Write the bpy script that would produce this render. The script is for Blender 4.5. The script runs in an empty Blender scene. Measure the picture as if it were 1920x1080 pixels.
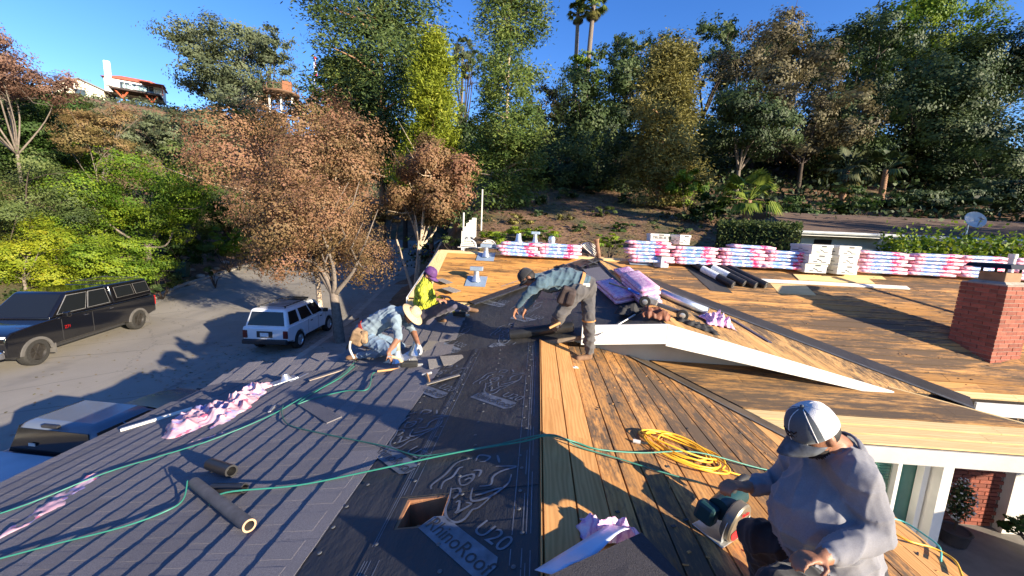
import bpy, bmesh, math, random
import numpy as np
from mathutils import Vector, Matrix, Euler
random.seed(7); RNG = np.random.default_rng(7)
SC = bpy.context.scene; COL = SC.collection
R = math.radians
# ---------------------------------------------------------------- camera
FPX = 740.0                                    # focal length in pixels of a 1920 wide picture
PITCH, ROLL, YAW, CAMH = R(8.8), R(2.5), R(3.5), 5.2
def _axes():
    fw = Vector((0, math.cos(PITCH), -math.sin(PITCH))); up0 = Vector((0, math.sin(PITCH), math.cos(PITCH))); rt0 = Vector((1, 0, 0))
    c, s = math.cos(ROLL), math.sin(ROLL)
    rt = c*rt0 + s*up0; up = c*up0 - s*rt0
    Z = Matrix.Rotation(YAW, 3, 'Z')
    return Z @ fw, Z @ rt, Z @ up
FW, RT, UP = _axes(); CAM = Vector((0, 0, CAMH))
cd = bpy.data.cameras.new('camera'); cam = bpy.data.objects.new('camera', cd); COL.objects.link(cam)
cd.sensor_width = 36; cd.lens = FPX/1920*36; cd.clip_start = 0.05; cd.clip_end = 3000
cam.matrix_world = Matrix.Translation(CAM) @ Matrix((RT, UP, -FW)).transposed().to_4x4()
SC.camera = cam
# ---------------------------------------------------------------- sky, sun, exposure
SUN_ELEV = R(15.8); SUN_DIR = Vector((0.84, -0.545, 0)).normalized()     # horizontal direction towards the sun
w = bpy.data.worlds.new('World'); SC.world = w; w.use_nodes = True
nt = w.node_tree; bg = nt.nodes['Background']
sky = nt.nodes.new('ShaderNodeTexSky'); sky.sky_type = 'NISHITA'; sky.sun_disc = False
sky.sun_elevation = SUN_ELEV; sky.sun_rotation = math.atan2(SUN_DIR.x, SUN_DIR.y)
sky.air_density = 1.0; sky.dust_density = 0.0; sky.ozone_density = 3.0; sky.altitude = 200
hs_ = nt.nodes.new('ShaderNodeHueSaturation'); hs_.inputs['Saturation'].default_value = 1.26; hs_.inputs['Hue'].default_value = 0.518
nt.links.new(sky.outputs[0], hs_.inputs['Color']); nt.links.new(hs_.outputs[0], bg.inputs[0]); bg.inputs[1].default_value = 0.105
sl = bpy.data.lights.new('sun', 'SUN'); sl.energy = 5.0; sl.angle = R(0.55); sl.color = (1.0, 0.86, 0.66)
so = bpy.data.objects.new('sun', sl); COL.objects.link(so)
tosun = Vector((SUN_DIR.x*math.cos(SUN_ELEV), SUN_DIR.y*math.cos(SUN_ELEV), math.sin(SUN_ELEV)))
so.rotation_euler = tosun.to_track_quat('Z', 'Y').to_euler()
SC.view_settings.view_transform = 'Standard'; SC.view_settings.look = 'None'
SC.view_settings.gamma = 1.0; SC.view_settings.exposure = 1.45; SC.view_settings.use_curve_mapping = False
# ---------------------------------------------------------------- pixel helpers (1920x1080 photograph pixels to points on real surfaces)
def ray(px, py): return FW + RT*((px-960)/FPX) - UP*((py-540)/FPX)
def onz(px, py, z):
    d = ray(px, py); return CAM + d*((z-CAMH)/d.z)
def at(px, py, t): return CAM + ray(px, py)*t
def onpl(px, py, pl):
    P, N = Vector(pl[0]), Vector(pl[1]); d = ray(px, py)
    return CAM + d*((P-CAM).dot(N)/d.dot(N))
# ---------------------------------------------------------------- materials
MATS = {}
def _n(nt, t, **k):
    n = nt.nodes.new(t)
    for a, b in k.items(): setattr(n, a, b)
    return n
def newmat(name):
    m = bpy.data.materials.new(name); m.use_nodes = True
    return m, m.node_tree, m.node_tree.nodes['Principled BSDF']
def c4(c): return (c[0], c[1], c[2], 1)
def ramp(nt, fac, stops, interp='LINEAR'):
    r = _n(nt, 'ShaderNodeValToRGB'); e = r.color_ramp.elements; r.color_ramp.interpolation = interp
    while len(e) < len(stops): e.new(0.5)
    for i, (p, c) in enumerate(stops): e[i].position = p; e[i].color = c4(c)
    nt.links.new(fac, r.inputs[0]); return r.outputs[0]
def vec(nt, scale=(1,1,1), rnd=False, rot=(0,0,0)):
    tc = _n(nt, 'ShaderNodeTexCoord'); mp = _n(nt, 'ShaderNodeMapping')
    mp.inputs['Scale'].default_value = scale; mp.inputs['Rotation'].default_value = rot
    src = tc.outputs['Object']
    if rnd:
        oi = _n(nt, 'ShaderNodeObjectInfo'); cb = _n(nt, 'ShaderNodeVectorMath', operation='SCALE')
        cb.inputs[0].default_value = (37, 53, 71); nt.links.new(oi.outputs['Random'], cb.inputs['Scale'])
        ad = _n(nt, 'ShaderNodeVectorMath'); nt.links.new(src, ad.inputs[0]); nt.links.new(cb.outputs[0], ad.inputs[1]); src = ad.outputs[0]
    nt.links.new(src, mp.inputs[0]); return mp.outputs[0]
def noise(nt, v, scale, detail=6, rough=0.6):
    n = _n(nt, 'ShaderNodeTexNoise'); n.inputs['Scale'].default_value = scale; n.inputs['Detail'].default_value = detail; n.inputs['Roughness'].default_value = rough
    nt.links.new(v, n.inputs['Vector']); return n.outputs['Fac']
def mixc(nt, fac, a, b, blend='MIX'):
    m = _n(nt, 'ShaderNodeMix', data_type='RGBA', blend_type=blend)
    if hasattr(fac, 'is_linked') or hasattr(fac, 'links'): nt.links.new(fac, m.inputs[0])
    else: m.inputs[0].default_value = fac
    for s, x in ((6, a), (7, b)):
        if hasattr(x, 'links'): nt.links.new(x, m.inputs[s])
        else: m.inputs[s].default_value = c4(x)
    return m.outputs[2]
def bump(nt, b, h, strength=0.3, dist=0.01):
    n = _n(nt, 'ShaderNodeBump'); n.inputs['Strength'].default_value = strength; n.inputs['Distance'].default_value = dist
    nt.links.new(h, n.inputs['Height']); nt.links.new(n.outputs[0], b.inputs['Normal'])
def objrnd(nt, col, amount=0.25):
    oi = _n(nt, 'ShaderNodeObjectInfo'); mr = _n(nt, 'ShaderNodeMapRange')
    mr.inputs['To Min'].default_value = 1-amount; mr.inputs['To Max'].default_value = 1+amount; nt.links.new(oi.outputs['Random'], mr.inputs[0])
    hs = _n(nt, 'ShaderNodeHueSaturation'); nt.links.new(mr.outputs[0], hs.inputs['Value']); nt.links.new(col, hs.inputs['Color']); return hs.outputs[0]
def mat(name, col, rough=0.7, var=0.18, scale=6, bmp=0.0, bscale=40, metal=0.0, spec=0.4, rnd=0.0, coat=0.0, trans=0.0, stretch=(1,1,1)):
    if name in MATS: return MATS[name]
    m, nt, b = newmat(name); v = vec(nt, stretch, rnd > 0)
    n = noise(nt, v, scale)
    c = ramp(nt, n, [(0.3, [x*(1-var) for x in col]), (0.7, [min(1, x*(1+var)) for x in col])])
    if rnd: c = objrnd(nt, c, rnd)
    nt.links.new(c, b.inputs['Base Color'])
    b.inputs['Roughness'].default_value = rough; b.inputs['Metallic'].default_value = metal
    b.inputs['Specular IOR Level'].default_value = spec; b.inputs['Coat Weight'].default_value = coat; b.inputs['Coat Roughness'].default_value = 0.05
    b.inputs['Transmission Weight'].default_value = trans
    if bmp: bump(nt, b, noise(nt, v, bscale), bmp)
    MATS[name] = m; return m
def wood(name, c1, c2, along='Y', residue=None, amount=0.5, rnd=0.2, rscale=3.0):
    """planks: grain along one axis, optionally patchy black felt residue"""
    m, nt, b = newmat(name)
    st = {'X': (0.12, 1, 1), 'Y': (1, 0.12, 1)}[along]
    v = vec(nt, st, True); g = noise(nt, v, 14, 8, 0.65); wv = _n(nt, 'ShaderNodeTexWave'); wv.bands_direction = 'X' if along == 'Y' else 'Y'
    wv.inputs['Scale'].default_value = 9; wv.inputs['Distortion'].default_value = 9; wv.inputs['Detail'].default_value = 3; wv.inputs['Detail Scale'].default_value = 1.2
    nt.links.new(v, wv.inputs['Vector'])
    c = ramp(nt, g, [(0.25, c1), (0.75, c2)])
    c = mixc(nt, 0.32, c, ramp(nt, wv.outputs['Color'], [(0, [x*0.55 for x in c1]), (1, c2)]), 'MIX')
    kn = _n(nt, 'ShaderNodeTexVoronoi'); kn.inputs['Scale'].default_value = 2.2; nt.links.new(v, kn.inputs['Vector'])
    c = mixc(nt, ramp(nt, kn.outputs['Distance'], [(0.03, (0.8,)*3), (0.09, (0,)*3)]), c, [x*0.35 for x in c1])
    c = objrnd(nt, c, rnd)
    if residue:
        st2 = {'X': (0.14, 1, 1), 'Y': (1, 0.25, 1)}[along]
        v2 = vec(nt, st2, False)
        a = noise(nt, v2, rscale, 9, 0.72)
        f2 = noise(nt, v2, rscale*11, 5, 0.8)
        mm = _n(nt, 'ShaderNodeMath', operation='MULTIPLY_ADD'); nt.links.new(f2, mm.inputs[0]); mm.inputs[1].default_value = 0.55; nt.links.new(a, mm.inputs[2])
        lo = 1.06 - amount*0.34
        mask = ramp(nt, mm.outputs[0], [(lo-0.06, (0,)*3), (lo+0.08, (0.9,)*3)])
        c = mixc(nt, mask, c, residue)
    nt.links.new(c, b.inputs['Base Color']); b.inputs['Roughness'].default_value = 0.78; b.inputs['Specular IOR Level'].default_value = 0.25
    bump(nt, b, g, 0.35, 0.006); MATS[name] = m; return m
def glass_dark(name, col=(0.01, 0.012, 0.014)):
    m, nt, b = newmat(name); b.inputs['Base Color'].default_value = c4(col); b.inputs['Roughness'].default_value = 0.06
    b.inputs['Specular IOR Level'].default_value = 0.7; MATS[name] = m; return m
def leafmat(name, stops, trans=0.35):
    """stops: colours from the darkest to the brightest leaf; attribute rnd is per leaf"""
    m, nt, b = newmat(name); at_ = _n(nt, 'ShaderNodeAttribute'); at_.attribute_name = 'rnd'
    k = len(stops); c = ramp(nt, at_.outputs['Fac'], [(i/(k-1), s) for i, s in enumerate(stops)])
    nt.links.new(c, b.inputs['Base Color']); b.inputs['Roughness'].default_value = 0.6; b.inputs['Specular IOR Level'].default_value = 0.25
    tr = _n(nt, 'ShaderNodeBsdfTranslucent'); nt.links.new(c, tr.inputs['Color']); mx = _n(nt, 'ShaderNodeMixShader'); mx.inputs[0].default_value = trans
    nt.links.new(b.outputs[0], mx.inputs[1]); nt.links.new(tr.outputs[0], mx.inputs[2])
    nt.links.new(mx.outputs[0], nt.nodes['Material Output'].inputs[0]); MATS[name] = m; return m
# ---------------------------------------------------------------- mesh building
class MB:
    def __init__(s): s.v, s.f, s.m = [], [], []
    def add(s, vs, fs, mi=0):
        o = len(s.v); s.v += [tuple(p) for p in vs]; s.f += [tuple(i+o for i in f) for f in fs]; s.m += [mi]*len(fs); return s
    def hexa(s, p, mi=0):                     # 8 points: bottom ring then top ring
        return s.add(p, [(3,2,1,0), (4,5,6,7), (0,1,5,4), (1,2,6,5), (2,3,7,6), (3,0,4,7)], mi)
    def box(s, c, d, rot=None, mi=0):
        c = Vector(c); M = rot if isinstance(rot, Matrix) else (Euler(rot).to_matrix() if rot else Matrix.Identity(3)); M = M.to_3x3()
        x, y, z = d[0]/2, d[1]/2, d[2]/2
        return s.hexa([c + M @ Vector(q) for q in ((-x,-y,-z),(x,-y,-z),(x,y,-z),(-x,y,-z),(-x,-y,z),(x,-y,z),(x,y,z),(-x,y,z))], mi)
    def prism(s, poly, off, mi=0):            # polygon (top, counter-clockwise from above) extruded by off
        n = len(poly); off = Vector(off); a = [Vector(p) for p in poly]; b = [p+off for p in a]
        return s.add(a+b, [tuple(range(n)), tuple(range(2*n-1, n-1, -1))] + [(i, i+n, (i+1) % n+n, (i+1) % n) for i in range(n)], mi)
    def tube(s, path, r, n=8, mi=0, caps=True):
        P = [Vector(p) for p in path]; k = len(P); rr = r if isinstance(r, (list, tuple)) else [r]*k
        t = (P[1]-P[0]).normalized(); u = t.orthogonal().normalized(); o = len(s.v)
        for i in range(k):
            t2 = ((P[min(i+1, k-1)]-P[i]).normalized() + (P[i]-P[max(i-1, 0)]).normalized())
            t2 = t2.normalized() if t2.length > 1e-6 else t
            u = (u - t2*u.dot(t2)); u = u.normalized() if u.length > 1e-6 else t2.orthogonal().normalized(); w_ = t2.cross(u); t = t2
            for j in range(n):
                a = 2*math.pi*j/n; s.v.append(tuple(P[i] + (u*math.cos(a)+w_*math.sin(a))*rr[i]))
        for i in range(k-1):
            for j in range(n): s.f.append((o+i*n+j, o+i*n+(j+1) % n, o+(i+1)*n+(j+1) % n, o+(i+1)*n+j)); s.m.append(mi)
        if caps:
            s.f.append(tuple(o+j for j in range(n-1, -1, -1))); s.m.append(mi); s.f.append(tuple(o+(k-1)*n+j for j in range(n))); s.m.append(mi)
        return s
    def lathe(s, prof, n=16, M=None, mi=0, caps=True):   # prof [(r,z)] about local z
        M = M or Matrix.Identity(4); o = len(s.v); k = len(prof)
        for r_, z in prof:
            for j in range(n):
                a = 2*math.pi*j/n; s.v.append(tuple(M @ Vector((r_*math.cos(a), r_*math.sin(a), z))))
        for i in range(k-1):
            for j in range(n): s.f.append((o+i*n+j, o+i*n+(j+1) % n, o+(i+1)*n+(j+1) % n, o+(i+1)*n+j)); s.m.append(mi)
        if caps:
            s.f.append(tuple(o+j for j in range(n-1, -1, -1))); s.m.append(mi); s.f.append(tuple(o+(k-1)*n+j for j in range(n))); s.m.append(mi)
        return s
    def sphere(s, c, r, n=12, k=8, mi=0, M=None):
        r = r if isinstance(r, (tuple, list)) else (r, r, r); M = M or Matrix.Identity(3); c = Vector(c)
        o = len(s.v)
        for i in range(k+1):
            p = math.pi*i/k
            for j in range(n):
                a = 2*math.pi*j/n; s.v.append(tuple(c + M @ Vector((r[0]*math.sin(p)*math.cos(a), r[1]*math.sin(p)*math.sin(a), r[2]*math.cos(p)))))
        for i in range(k):
            for j in range(n): s.f.append((o+(i+1)*n+j, o+(i+1)*n+(j+1) % n, o+i*n+(j+1) % n, o+i*n+j)); s.m.append(mi)
        return s
    def sheet(s, fn, nu, nv, mi=0):           # fn(u,v) -> point
        o = len(s.v)
        for i in range(nu+1):
            for j in range(nv+1): s.v.append(tuple(fn(i/nu, j/nv)))
        for i in range(nu):
            for j in range(nv): a = o+i*(nv+1)+j; s.f.append((a, a+nv+1, a+nv+2, a+1)); s.m.append(mi)
        return s
    def mesh(s, name, mats, smooth=False, angle=35):
        me = bpy.data.meshes.new(name); me.from_pydata(s.v, [], s.f)
        for m in (mats if isinstance(mats, (list, tuple)) else [mats]): me.materials.append(m)
        if any(s.m): me.polygons.foreach_set('material_index', s.m)
        if smooth:
            me.polygons.foreach_set('use_smooth', [True]*len(s.f))
            if angle: me.set_sharp_from_angle(angle=R(angle))
        me.update(); return me
    def build(s, name, mats, parent=None, smooth=False, bevel=0, seg=2, angle=35, loc=None, rot=None, solid=0):
        o = bpy.data.objects.new(name, s.mesh(name, mats, smooth, angle)); COL.objects.link(o)
        if loc is not None: o.location = loc
        if rot is not None: o.rotation_euler = rot
        if parent: o.parent = parent
        if solid: md = o.modifiers.new('thickness', 'SOLIDIFY'); md.thickness = solid; md.offset = 0
        if bevel: md = o.modifiers.new('bevel', 'BEVEL'); md.width = bevel; md.segments = seg; md.limit_method = 'ANGLE'; md.angle_limit = R(40)
        return o
def tag(o, label=None, cat=None, group=None, kind=None):
    for k, v in (('label', label), ('category', cat), ('group', group), ('kind', kind)):
        if v: o[k] = v
    return o
def thing(name, label, cat, loc=(0,0,0), rotz=0, group=None, M=None):
    o = bpy.data.objects.new(name, None); COL.objects.link(o); o.empty_display_size = 0.1
    if M is not None: o.matrix_world = M
    else: o.location = loc; o.rotation_euler = (0, 0, rotz)
    return tag(o, label, cat, group)
def inst(me, name, parent=None, M=None):
    o = bpy.data.objects.new(name, me); COL.objects.link(o)
    if parent: o.parent = parent
    if M is not None: o.matrix_local = M
    return o
def frame(origin, xdir, zdir):                # 4x4 with x along xdir, z near zdir
    x = Vector(xdir).normalized(); z = Vector(zdir); z = (z - x*z.dot(x)).normalized(); y = z.cross(x)
    M = Matrix((x, y, z)).transposed().to_4x4(); M.translation = Vector(origin); return M
def clip(poly, n, d):                         # keep the side where n.p >= d
    n = Vector(n); out = []
    for i in range(len(poly)):
        a, b = Vector(poly[i]), Vector(poly[(i+1) % len(poly)]); da, db = n.dot(a)-d, n.dot(b)-d
        if da >= 0: out.append(a)
        if (da >= 0) != (db >= 0): out.append(a + (b-a)*(da/(da-db)))
    return out
def smoothpath(pts, k=6):
    P = [Vector(p) for p in pts]; out = []
    for i in range(len(P)-1):
        p0, p1, p2, p3 = P[max(i-1, 0)], P[i], P[i+1], P[min(i+2, len(P)-1)]
        for j in range(k):
            t = j/k; out.append(0.5*((2*p1) + (p2-p0)*t + (2*p0-5*p1+4*p2-p3)*t*t + (3*p1-p0-3*p2+p3)*t**3))
    out.append(P[-1]); return out
def text_mesh(body, size, extrude=0.0):
    cu = bpy.data.curves.new('txt', 'FONT'); cu.body = body; cu.size = size; cu.extrude = extrude; cu.align_x = 'CENTER'; cu.align_y = 'CENTER'; cu.resolution_u = 3
    ob = bpy.data.objects.new('txt', cu); COL.objects.link(ob); dg = bpy.context.evaluated_depsgraph_get()
    me = bpy.data.meshes.new_from_object(ob.evaluated_get(dg)); bpy.data.objects.remove(ob); bpy.data.curves.remove(cu); return me
ORD = ['lowest', 'second', 'third', 'fourth', 'fifth', 'sixth', 'seventh', 'eighth']
# ================================================================ terrain, street
def interp(x, xs, ys): return float(np.interp(x, xs, ys))
def zst(y): return max(0.0, 0.075*(y-18)) if y < 60 else 0.075*42
def xl(y): return interp(y, [-30, 8, 16, 24, 36, 60], [-17.5, -18.6, -20.0, -22.8, -25, -27])
def xrr(y): return interp(y, [-30, 8, 14, 18.8, 37, 60], [-7.2, -8.0, -8.8, -9.4, -12.2, -14.5])
def ground(x, y):
    z = zst(y); a, b = xl(y), xrr(y)
    if x < a: z += min(0.42*max(0, a-x-2.0), 17 + 0.05*max(0, -x-60)) + 0.12
    elif x > b:
        zr = interp(y, [10.8, 14, 20, 35, 60, 90, 130], [0.12, 1.6, 4.5, 8.6, 17, 25, 29])
        t = min(1, max(0, (x-b-1.5)/5)); t = t*t*(3-2*t); z = max(z+0.12, (z+0.12)*(1-t) + zr*t)
    if y > 52: z = max(z, z + min(0.16*(y-52), 7)*(1 if x <= b else 0.0))
    if y > 62 and a <= x <= b: z = max(z, 8)
    return z
def hit(px, py):                              # first point of the ground seen through a pixel
    d = ray(px, py); t = 5.0
    while t < 300:
        p = CAM + d*t
        if p.z <= ground(p.x, p.y): return p
        t += 0.25
    return CAM + d*120
m_dirt, nt_, b_ = newmat('dirt'); v_ = vec(nt_)
c_ = ramp(nt_, noise(nt_, v_, 0.9, 10, 0.7), [(0.3, (0.09, 0.055, 0.03)), (0.5, (0.19, 0.105, 0.058)), (0.72, (0.30, 0.19, 0.105))])
c_ = mixc(nt_, ramp(nt_, noise(nt_, v_, 0.35, 6), [(0.48, (0,)*3), (0.6, (0.8,)*3)]), c_, (0.07, 0.075, 0.028))
nt_.links.new(c_, b_.inputs['Base Color']); b_.inputs['Roughness'].default_value = 0.95; bump(nt_, b_, noise(nt_, v_, 5, 10, 0.75), 1.0, 0.12); MATS['dirt'] = m_dirt
xs = np.concatenate([np.arange(-900, -140, 60), np.arange(-140, -40, 4), np.arange(-40, 44, 1.0), np.arange(44, 140, 4), np.arange(140, 901, 60)])
ys = np.concatenate([np.arange(-400, -30, 40), np.arange(-30, 70, 1.0), np.arange(70, 160, 4), np.arange(160, 1200, 60)])
g = MB(); nx, ny = len(xs), len(ys)
for i, x in enumerate(xs):
    for j, y in enumerate(ys):
        inside = xl(y)-0.1 < x < xrr(y)+0.1 and y < 60
        g.v.append((x, y, ground(x, y) - (0.35 if inside else 0) + (0 if inside or y > 160 else 0.05*math.sin(x*1.7+y*0.9))))
for i in range(nx-1):
    for j in range(ny-1): a = i*ny+j; g.f.append((a, a+ny, a+ny+1, a+1)); g.m.append(0)
tag(g.build('ground', m_dirt, smooth=True, angle=0), kind='structure')
# asphalt
m_asph, nt_, b_ = newmat('asphalt'); v_ = vec(nt_)
c_ = ramp(nt_, noise(nt_, v_, 0.35, 8, 0.6), [(0.3, (0.275, 0.25, 0.21)), (0.7, (0.36, 0.33, 0.28))])
c_ = mixc(nt_, ramp(nt_, noise(nt_, v_, 60, 3, 0.9), [(0.35, (0.35,)*3), (0.65, (0,)*3)]), c_, (0.12, 0.116, 0.11))
cr = _n(nt_, 'ShaderNodeTexVoronoi', feature='DISTANCE_TO_EDGE'); cr.inputs['Scale'].default_value = 0.28; nv = noise(nt_, v_, 1.2, 6)
mx_ = _n(nt_, 'ShaderNodeVectorMath', operation='MULTIPLY_ADD'); nt_.links.new(v_, mx_.inputs[0]); mx_.inputs[1].default_value = (1, 1, 1)
cx = _n(nt_, 'ShaderNodeCombineXYZ'); nt_.links.new(nv, cx.inputs[0]); nt_.links.new(nv, cx.inputs[1]); nt_.links.new(cx.outputs[0], mx_.inputs[2]); nt_.links.new(mx_.outputs[0], cr.inputs['Vector'])
c_ = mixc(nt_, ramp(nt_, cr.outputs['Distance'], [(0.0, (0.55,)*3), (0.006, (0,)*3)]), c_, (0.05, 0.05, 0.05))
c_ = mixc(nt_, ramp(nt_, noise(nt_, vec(nt_, (1, 0.15, 1)), 0.8, 3), [(0.52, (0,)*3), (0.68, (0.5,)*3)]), c_, (0.19, 0.18, 0.165))
c_ = mixc(nt_, ramp(nt_, noise(nt_, v_, 0.55, 3), [(0.62, (0,)*3), (0.72, (0.45,)*3)]), c_, (0.13, 0.125, 0.12))
nt_.links.new(c_, b_.inputs['Base Color']); b_.inputs['Roughness'].default_value = 0.85; bump(nt_, b_, noise(nt_, v_, 70, 4, 0.9), 0.5, 0.01)
yy = np.arange(-28, 60.1, 2.0); s_ = MB()
for y in yy: s_.v += [(xl(y), y, zst(y)), (xrr(y), y, zst(y))]
for i in range(len(yy)-1): s_.f.append((2*i, 2*i+1, 2*i+3, 2*i+2)); s_.m.append(0)
tag(s_.build('street', m_asph), kind='structure')
m_conc = mat('concrete', (0.36, 0.33, 0.28), 0.9, 0.2, 2.5, 0.4, 30)
def strip(name, f0, f1, z0, z1, y0, y1, m, joint=0, wall=0.3):
    b = MB(); ys_ = np.arange(y0, y1+0.01, 1.0); k = len(ys_)
    for y in ys_:
        zz = zst(y); b.v += [(f0(y), y, zz+z0-wall), (f0(y), y, zz+z0), (f1(y), y, zz+z1), (f1(y), y, zz+z1-wall)]
    for i in range(k-1):
        a = 4*i
        for j in range(3): b.f.append((a+j, a+j+1, a+j+5, a+j+4)); b.m.append(0)
    return tag(b.build(name, m), kind='structure')
strip('kerb', lambda y: xl(y)-0.32, lambda y: xl(y)+0.0, 0.14, 0.13, -28, 60, m_conc)
strip('kerb', lambda y: xrr(y)-0.0, lambda y: xrr(y)+0.3, 0.13, 0.14, -28, 60, m_conc)
m_walk = mat('sidewalk_concrete', (0.27, 0.25, 0.215), 0.9, 0.22, 1.2, 0.4, 40)
strip('sidewalk', lambda y: xrr(y)+0.304, lambda y: xrr(y)+3.4, 0.16, 0.16, -28, 46, m_walk)
strip('gutter', lambda y: xl(y)+0.004, lambda y: xl(y)+0.5, 0.008, 0.006, -28, 60, mat('gutter_concrete', (0.3, 0.285, 0.25), 0.9, 0.2, 2), wall=0.1)
strip('gutter', lambda y: xrr(y)-0.5, lambda y: xrr(y)-0.004, 0.006, 0.008, -28, 60, MATS['gutter_concrete'], wall=0.1)
# patio in the inside corner of the house
pt = MB(); pt.box((7.2, 3.6, 0.11), (13.4, 12.6, 0.18)); tag(pt.build('patio', mat('patio_concrete', (0.2, 0.185, 0.17), 0.85, 0.3, 1.3, 0.4, 30)), kind='structure')
# ================================================================ the house being re-roofed
PL = ((0.1, 0, 3.5), (-0.2, 0, 1)); P1 = ((0.1, 0, 3.5), (0.22, 0, 1)); L2 = ((0.1, 5.85, 3.5), (-0.2, -0.2, 1))
R2 = ((0, 9.6, 4.53), (0, -0.45, 1)); P3 = ((3.3, 4.75, 2.79), (0, -0.19, 1))
def zof(pl, x, y):
    P, N = pl; return P[2] - (N[0]*(x-P[0]) + N[1]*(y-P[1]))/N[2]
def on(pl, x, y, h=0.0):
    n = Vector(pl[1]).normalized(); return Vector((x, y, zof(pl, x, y))) + n*h
def nrm(pl): return Vector(pl[1]).normalized()
J = Vector((1.4, 9.65, 4.553)); A = Vector((1.96, 5.85, 3.872)); FR = Vector((5.3, 5.97, 3.06)); V1E = Vector((6.62, 6.1, 2.955))
house = thing('ranch_house', 'single storey house with its roof half stripped and half shingled', 'house', (0, 0, 0))
RESID = (0.075, 0.060, 0.047)
w_new = wood('new_pine_y', (0.52, 0.24, 0.075), (0.68, 0.37, 0.14), 'Y', rnd=0.1)
w_newx = wood('new_pine_x', (0.62, 0.42, 0.18), (0.78, 0.58, 0.30), 'X', rnd=0.08)
w_old = wood('old_plank_y', (0.38, 0.17, 0.05), (0.55, 0.285, 0.10), 'Y', RESID, 0.89, 0.22, 2.6)
w_r2 = wood('old_deck_x', (0.47, 0.22, 0.065), (0.62, 0.33, 0.115), 'X', RESID, 0.91, 0.30, 2.0)
w_r2l = wood('old_deck_bright_x', (0.52, 0.23, 0.05), (0.66, 0.34, 0.10), 'X', (0.10, 0.06, 0.03), 0.78, 0.1, 3.2)
w_p3 = wood('old_deck_porch_x', (0.42, 0.20, 0.065), (0.58, 0.33, 0.12), 'X', RESID, 0.9, 0.18, 2.2)
m_white = mat('white_trim_paint', (0.70, 0.68, 0.62), 0.55, 0.14, 1.8, 0.2, 14)
m_soff = mat('soffit_paint', (0.42, 0.39, 0.34), 0.8, 0.1, 3)
m_stucco = mat('stucco', (0.62, 0.60, 0.55), 0.9, 0.08, 2, 0.5, 90)
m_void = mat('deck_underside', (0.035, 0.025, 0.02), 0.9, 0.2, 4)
def planks(parent, pl, poly, axis, width, mtl, h=0.0, thick=0.022, start=None, gap=0.006, cuts=None, stagger=2.6, name='plank', jit=0.0015, nvec=None, seed=1, rowstep=0.0):
    """cut a roof polygon (x,y list) into boards running along axis, each board its own mesh"""
    rg = random.Random(seed); n = nvec or nrm(pl)
    pts = [on(pl, x, y, h) for x, y in poly] if pl else [Vector(p)+n*h for p in poly]
    a = Vector(axis).normalized(); a = (a - n*a.dot(n)).normalized(); b = n.cross(a).normalized()
    bs = [p.dot(b) for p in pts]; as_ = [p.dot(a) for p in pts]; lo, hi = min(bs), max(bs); s = lo if start is None else start
    out = []; i = 0
    while s < hi:
        row = clip(clip(pts, b, s+gap/2), -b, -(s+width-gap/2))
        if len(row) > 2:
            e = min(as_) - rg.random()*stagger; ends = []
            while e < max(as_): ends.append(e); e += stagger*(0.7+0.6*rg.random())
            ends.append(max(as_)+0.01)
            for q in range(len(ends)-1):
                pc = clip(clip(row, a, ends[q]+0.002), -a, -(ends[q+1]-0.002))
                if len(pc) > 2:
                    dz = n*(rg.uniform(-jit, jit)+rowstep*min(i, 3))
                    if sum(((pc[k]-pc[0]).cross(pc[(k+1) % len(pc)]-pc[0])).dot(n) for k in range(1, len(pc)-1)) < 0: pc = pc[::-1]
                    mm = mtl(i, s+width/2) if callable(mtl) else mtl
                    out.append(MB().prism([p+dz for p in pc], -n*thick).build(name, mm, parent))
        s += width; i += 1
    return out
def slab(name, pl, poly, h, thick, mtl, parent=house, nvec=None):
    n = nvec or nrm(pl); pts = [on(pl, x, y, h) for x, y in poly] if pl else [Vector(p)+n*h for p in poly]
    return MB().prism(pts, -n*thick).build(name, mtl, parent)
# ---- left slope: deck with a framed hole, black underlayment, shingles
hx0, hx1, hy0, hy1 = -0.80, -0.50, 2.13, 2.42
def ring_slabs(mb, x0, x1, y0, y1, h, t, mi=0):
    for (a, b, c, d) in ((x0, x1, y0, hy0), (x0, x1, hy1, y1), (x0, hx0, hy0, hy1), (hx1, x1, hy0, hy1)):
        n = nrm(PL); mb.prism([on(PL, a, c, h), on(PL, b, c, h), on(PL, b, d, h), on(PL, a, d, h)], -n*t, mi)
dk = MB(); ring_slabs(dk, -5.2, 0.1, -2, 5.85, -0.012, 0.09); deckL = dk.build('street_slope_deck', mat('deck_grey_wood', (0.2, 0.16, 0.12), 0.9), house)
m_felt, nt_, b_ = newmat('underlayment'); v_ = vec(nt_)
c_ = ramp(nt_, noise(nt_, v_, 1.3, 5), [(0.3, (0.038, 0.038, 0.040)), (0.7, (0.062, 0.060, 0.060))])
nt_.links.new(c_, b_.inputs['Base Color']); b_.inputs['Roughness'].default_value = 0.5; b_.inputs['Specular IOR Level'].default_value = 0.3
bump(nt_, b_, noise(nt_, vec(nt_, (1, 0.5, 1)), 3.0, 8, 0.6), 0.55, 0.05); MATS['underlayment'] = m_felt
m_feltprint = mat('underlayment_print', (0.15, 0.165, 0.19), 0.7, 0.35, 9)
ul = MB(); ring_slabs(ul, -1.9, 0.085, -2, 5.85, 0.0, 0.006); under = ul.build('underlayment', m_felt, house)
ring = MB()                                    # second lap lies over the first
n = nrm(PL)
for (a, b, y0, y1) in ((-0.9, 0.088, 2.43, 5.85), (-0.9, 0.088, -2, 2.12)):
    ring.prism([on(PL, a, y0, 0.004), on(PL, b, y0, 0.004), on(PL, b, y1, 0.004), on(PL, a, y1, 0.004)], -n*0.003)
ring.build('upper_lap', m_felt, under)
HM = 0.0075
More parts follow.
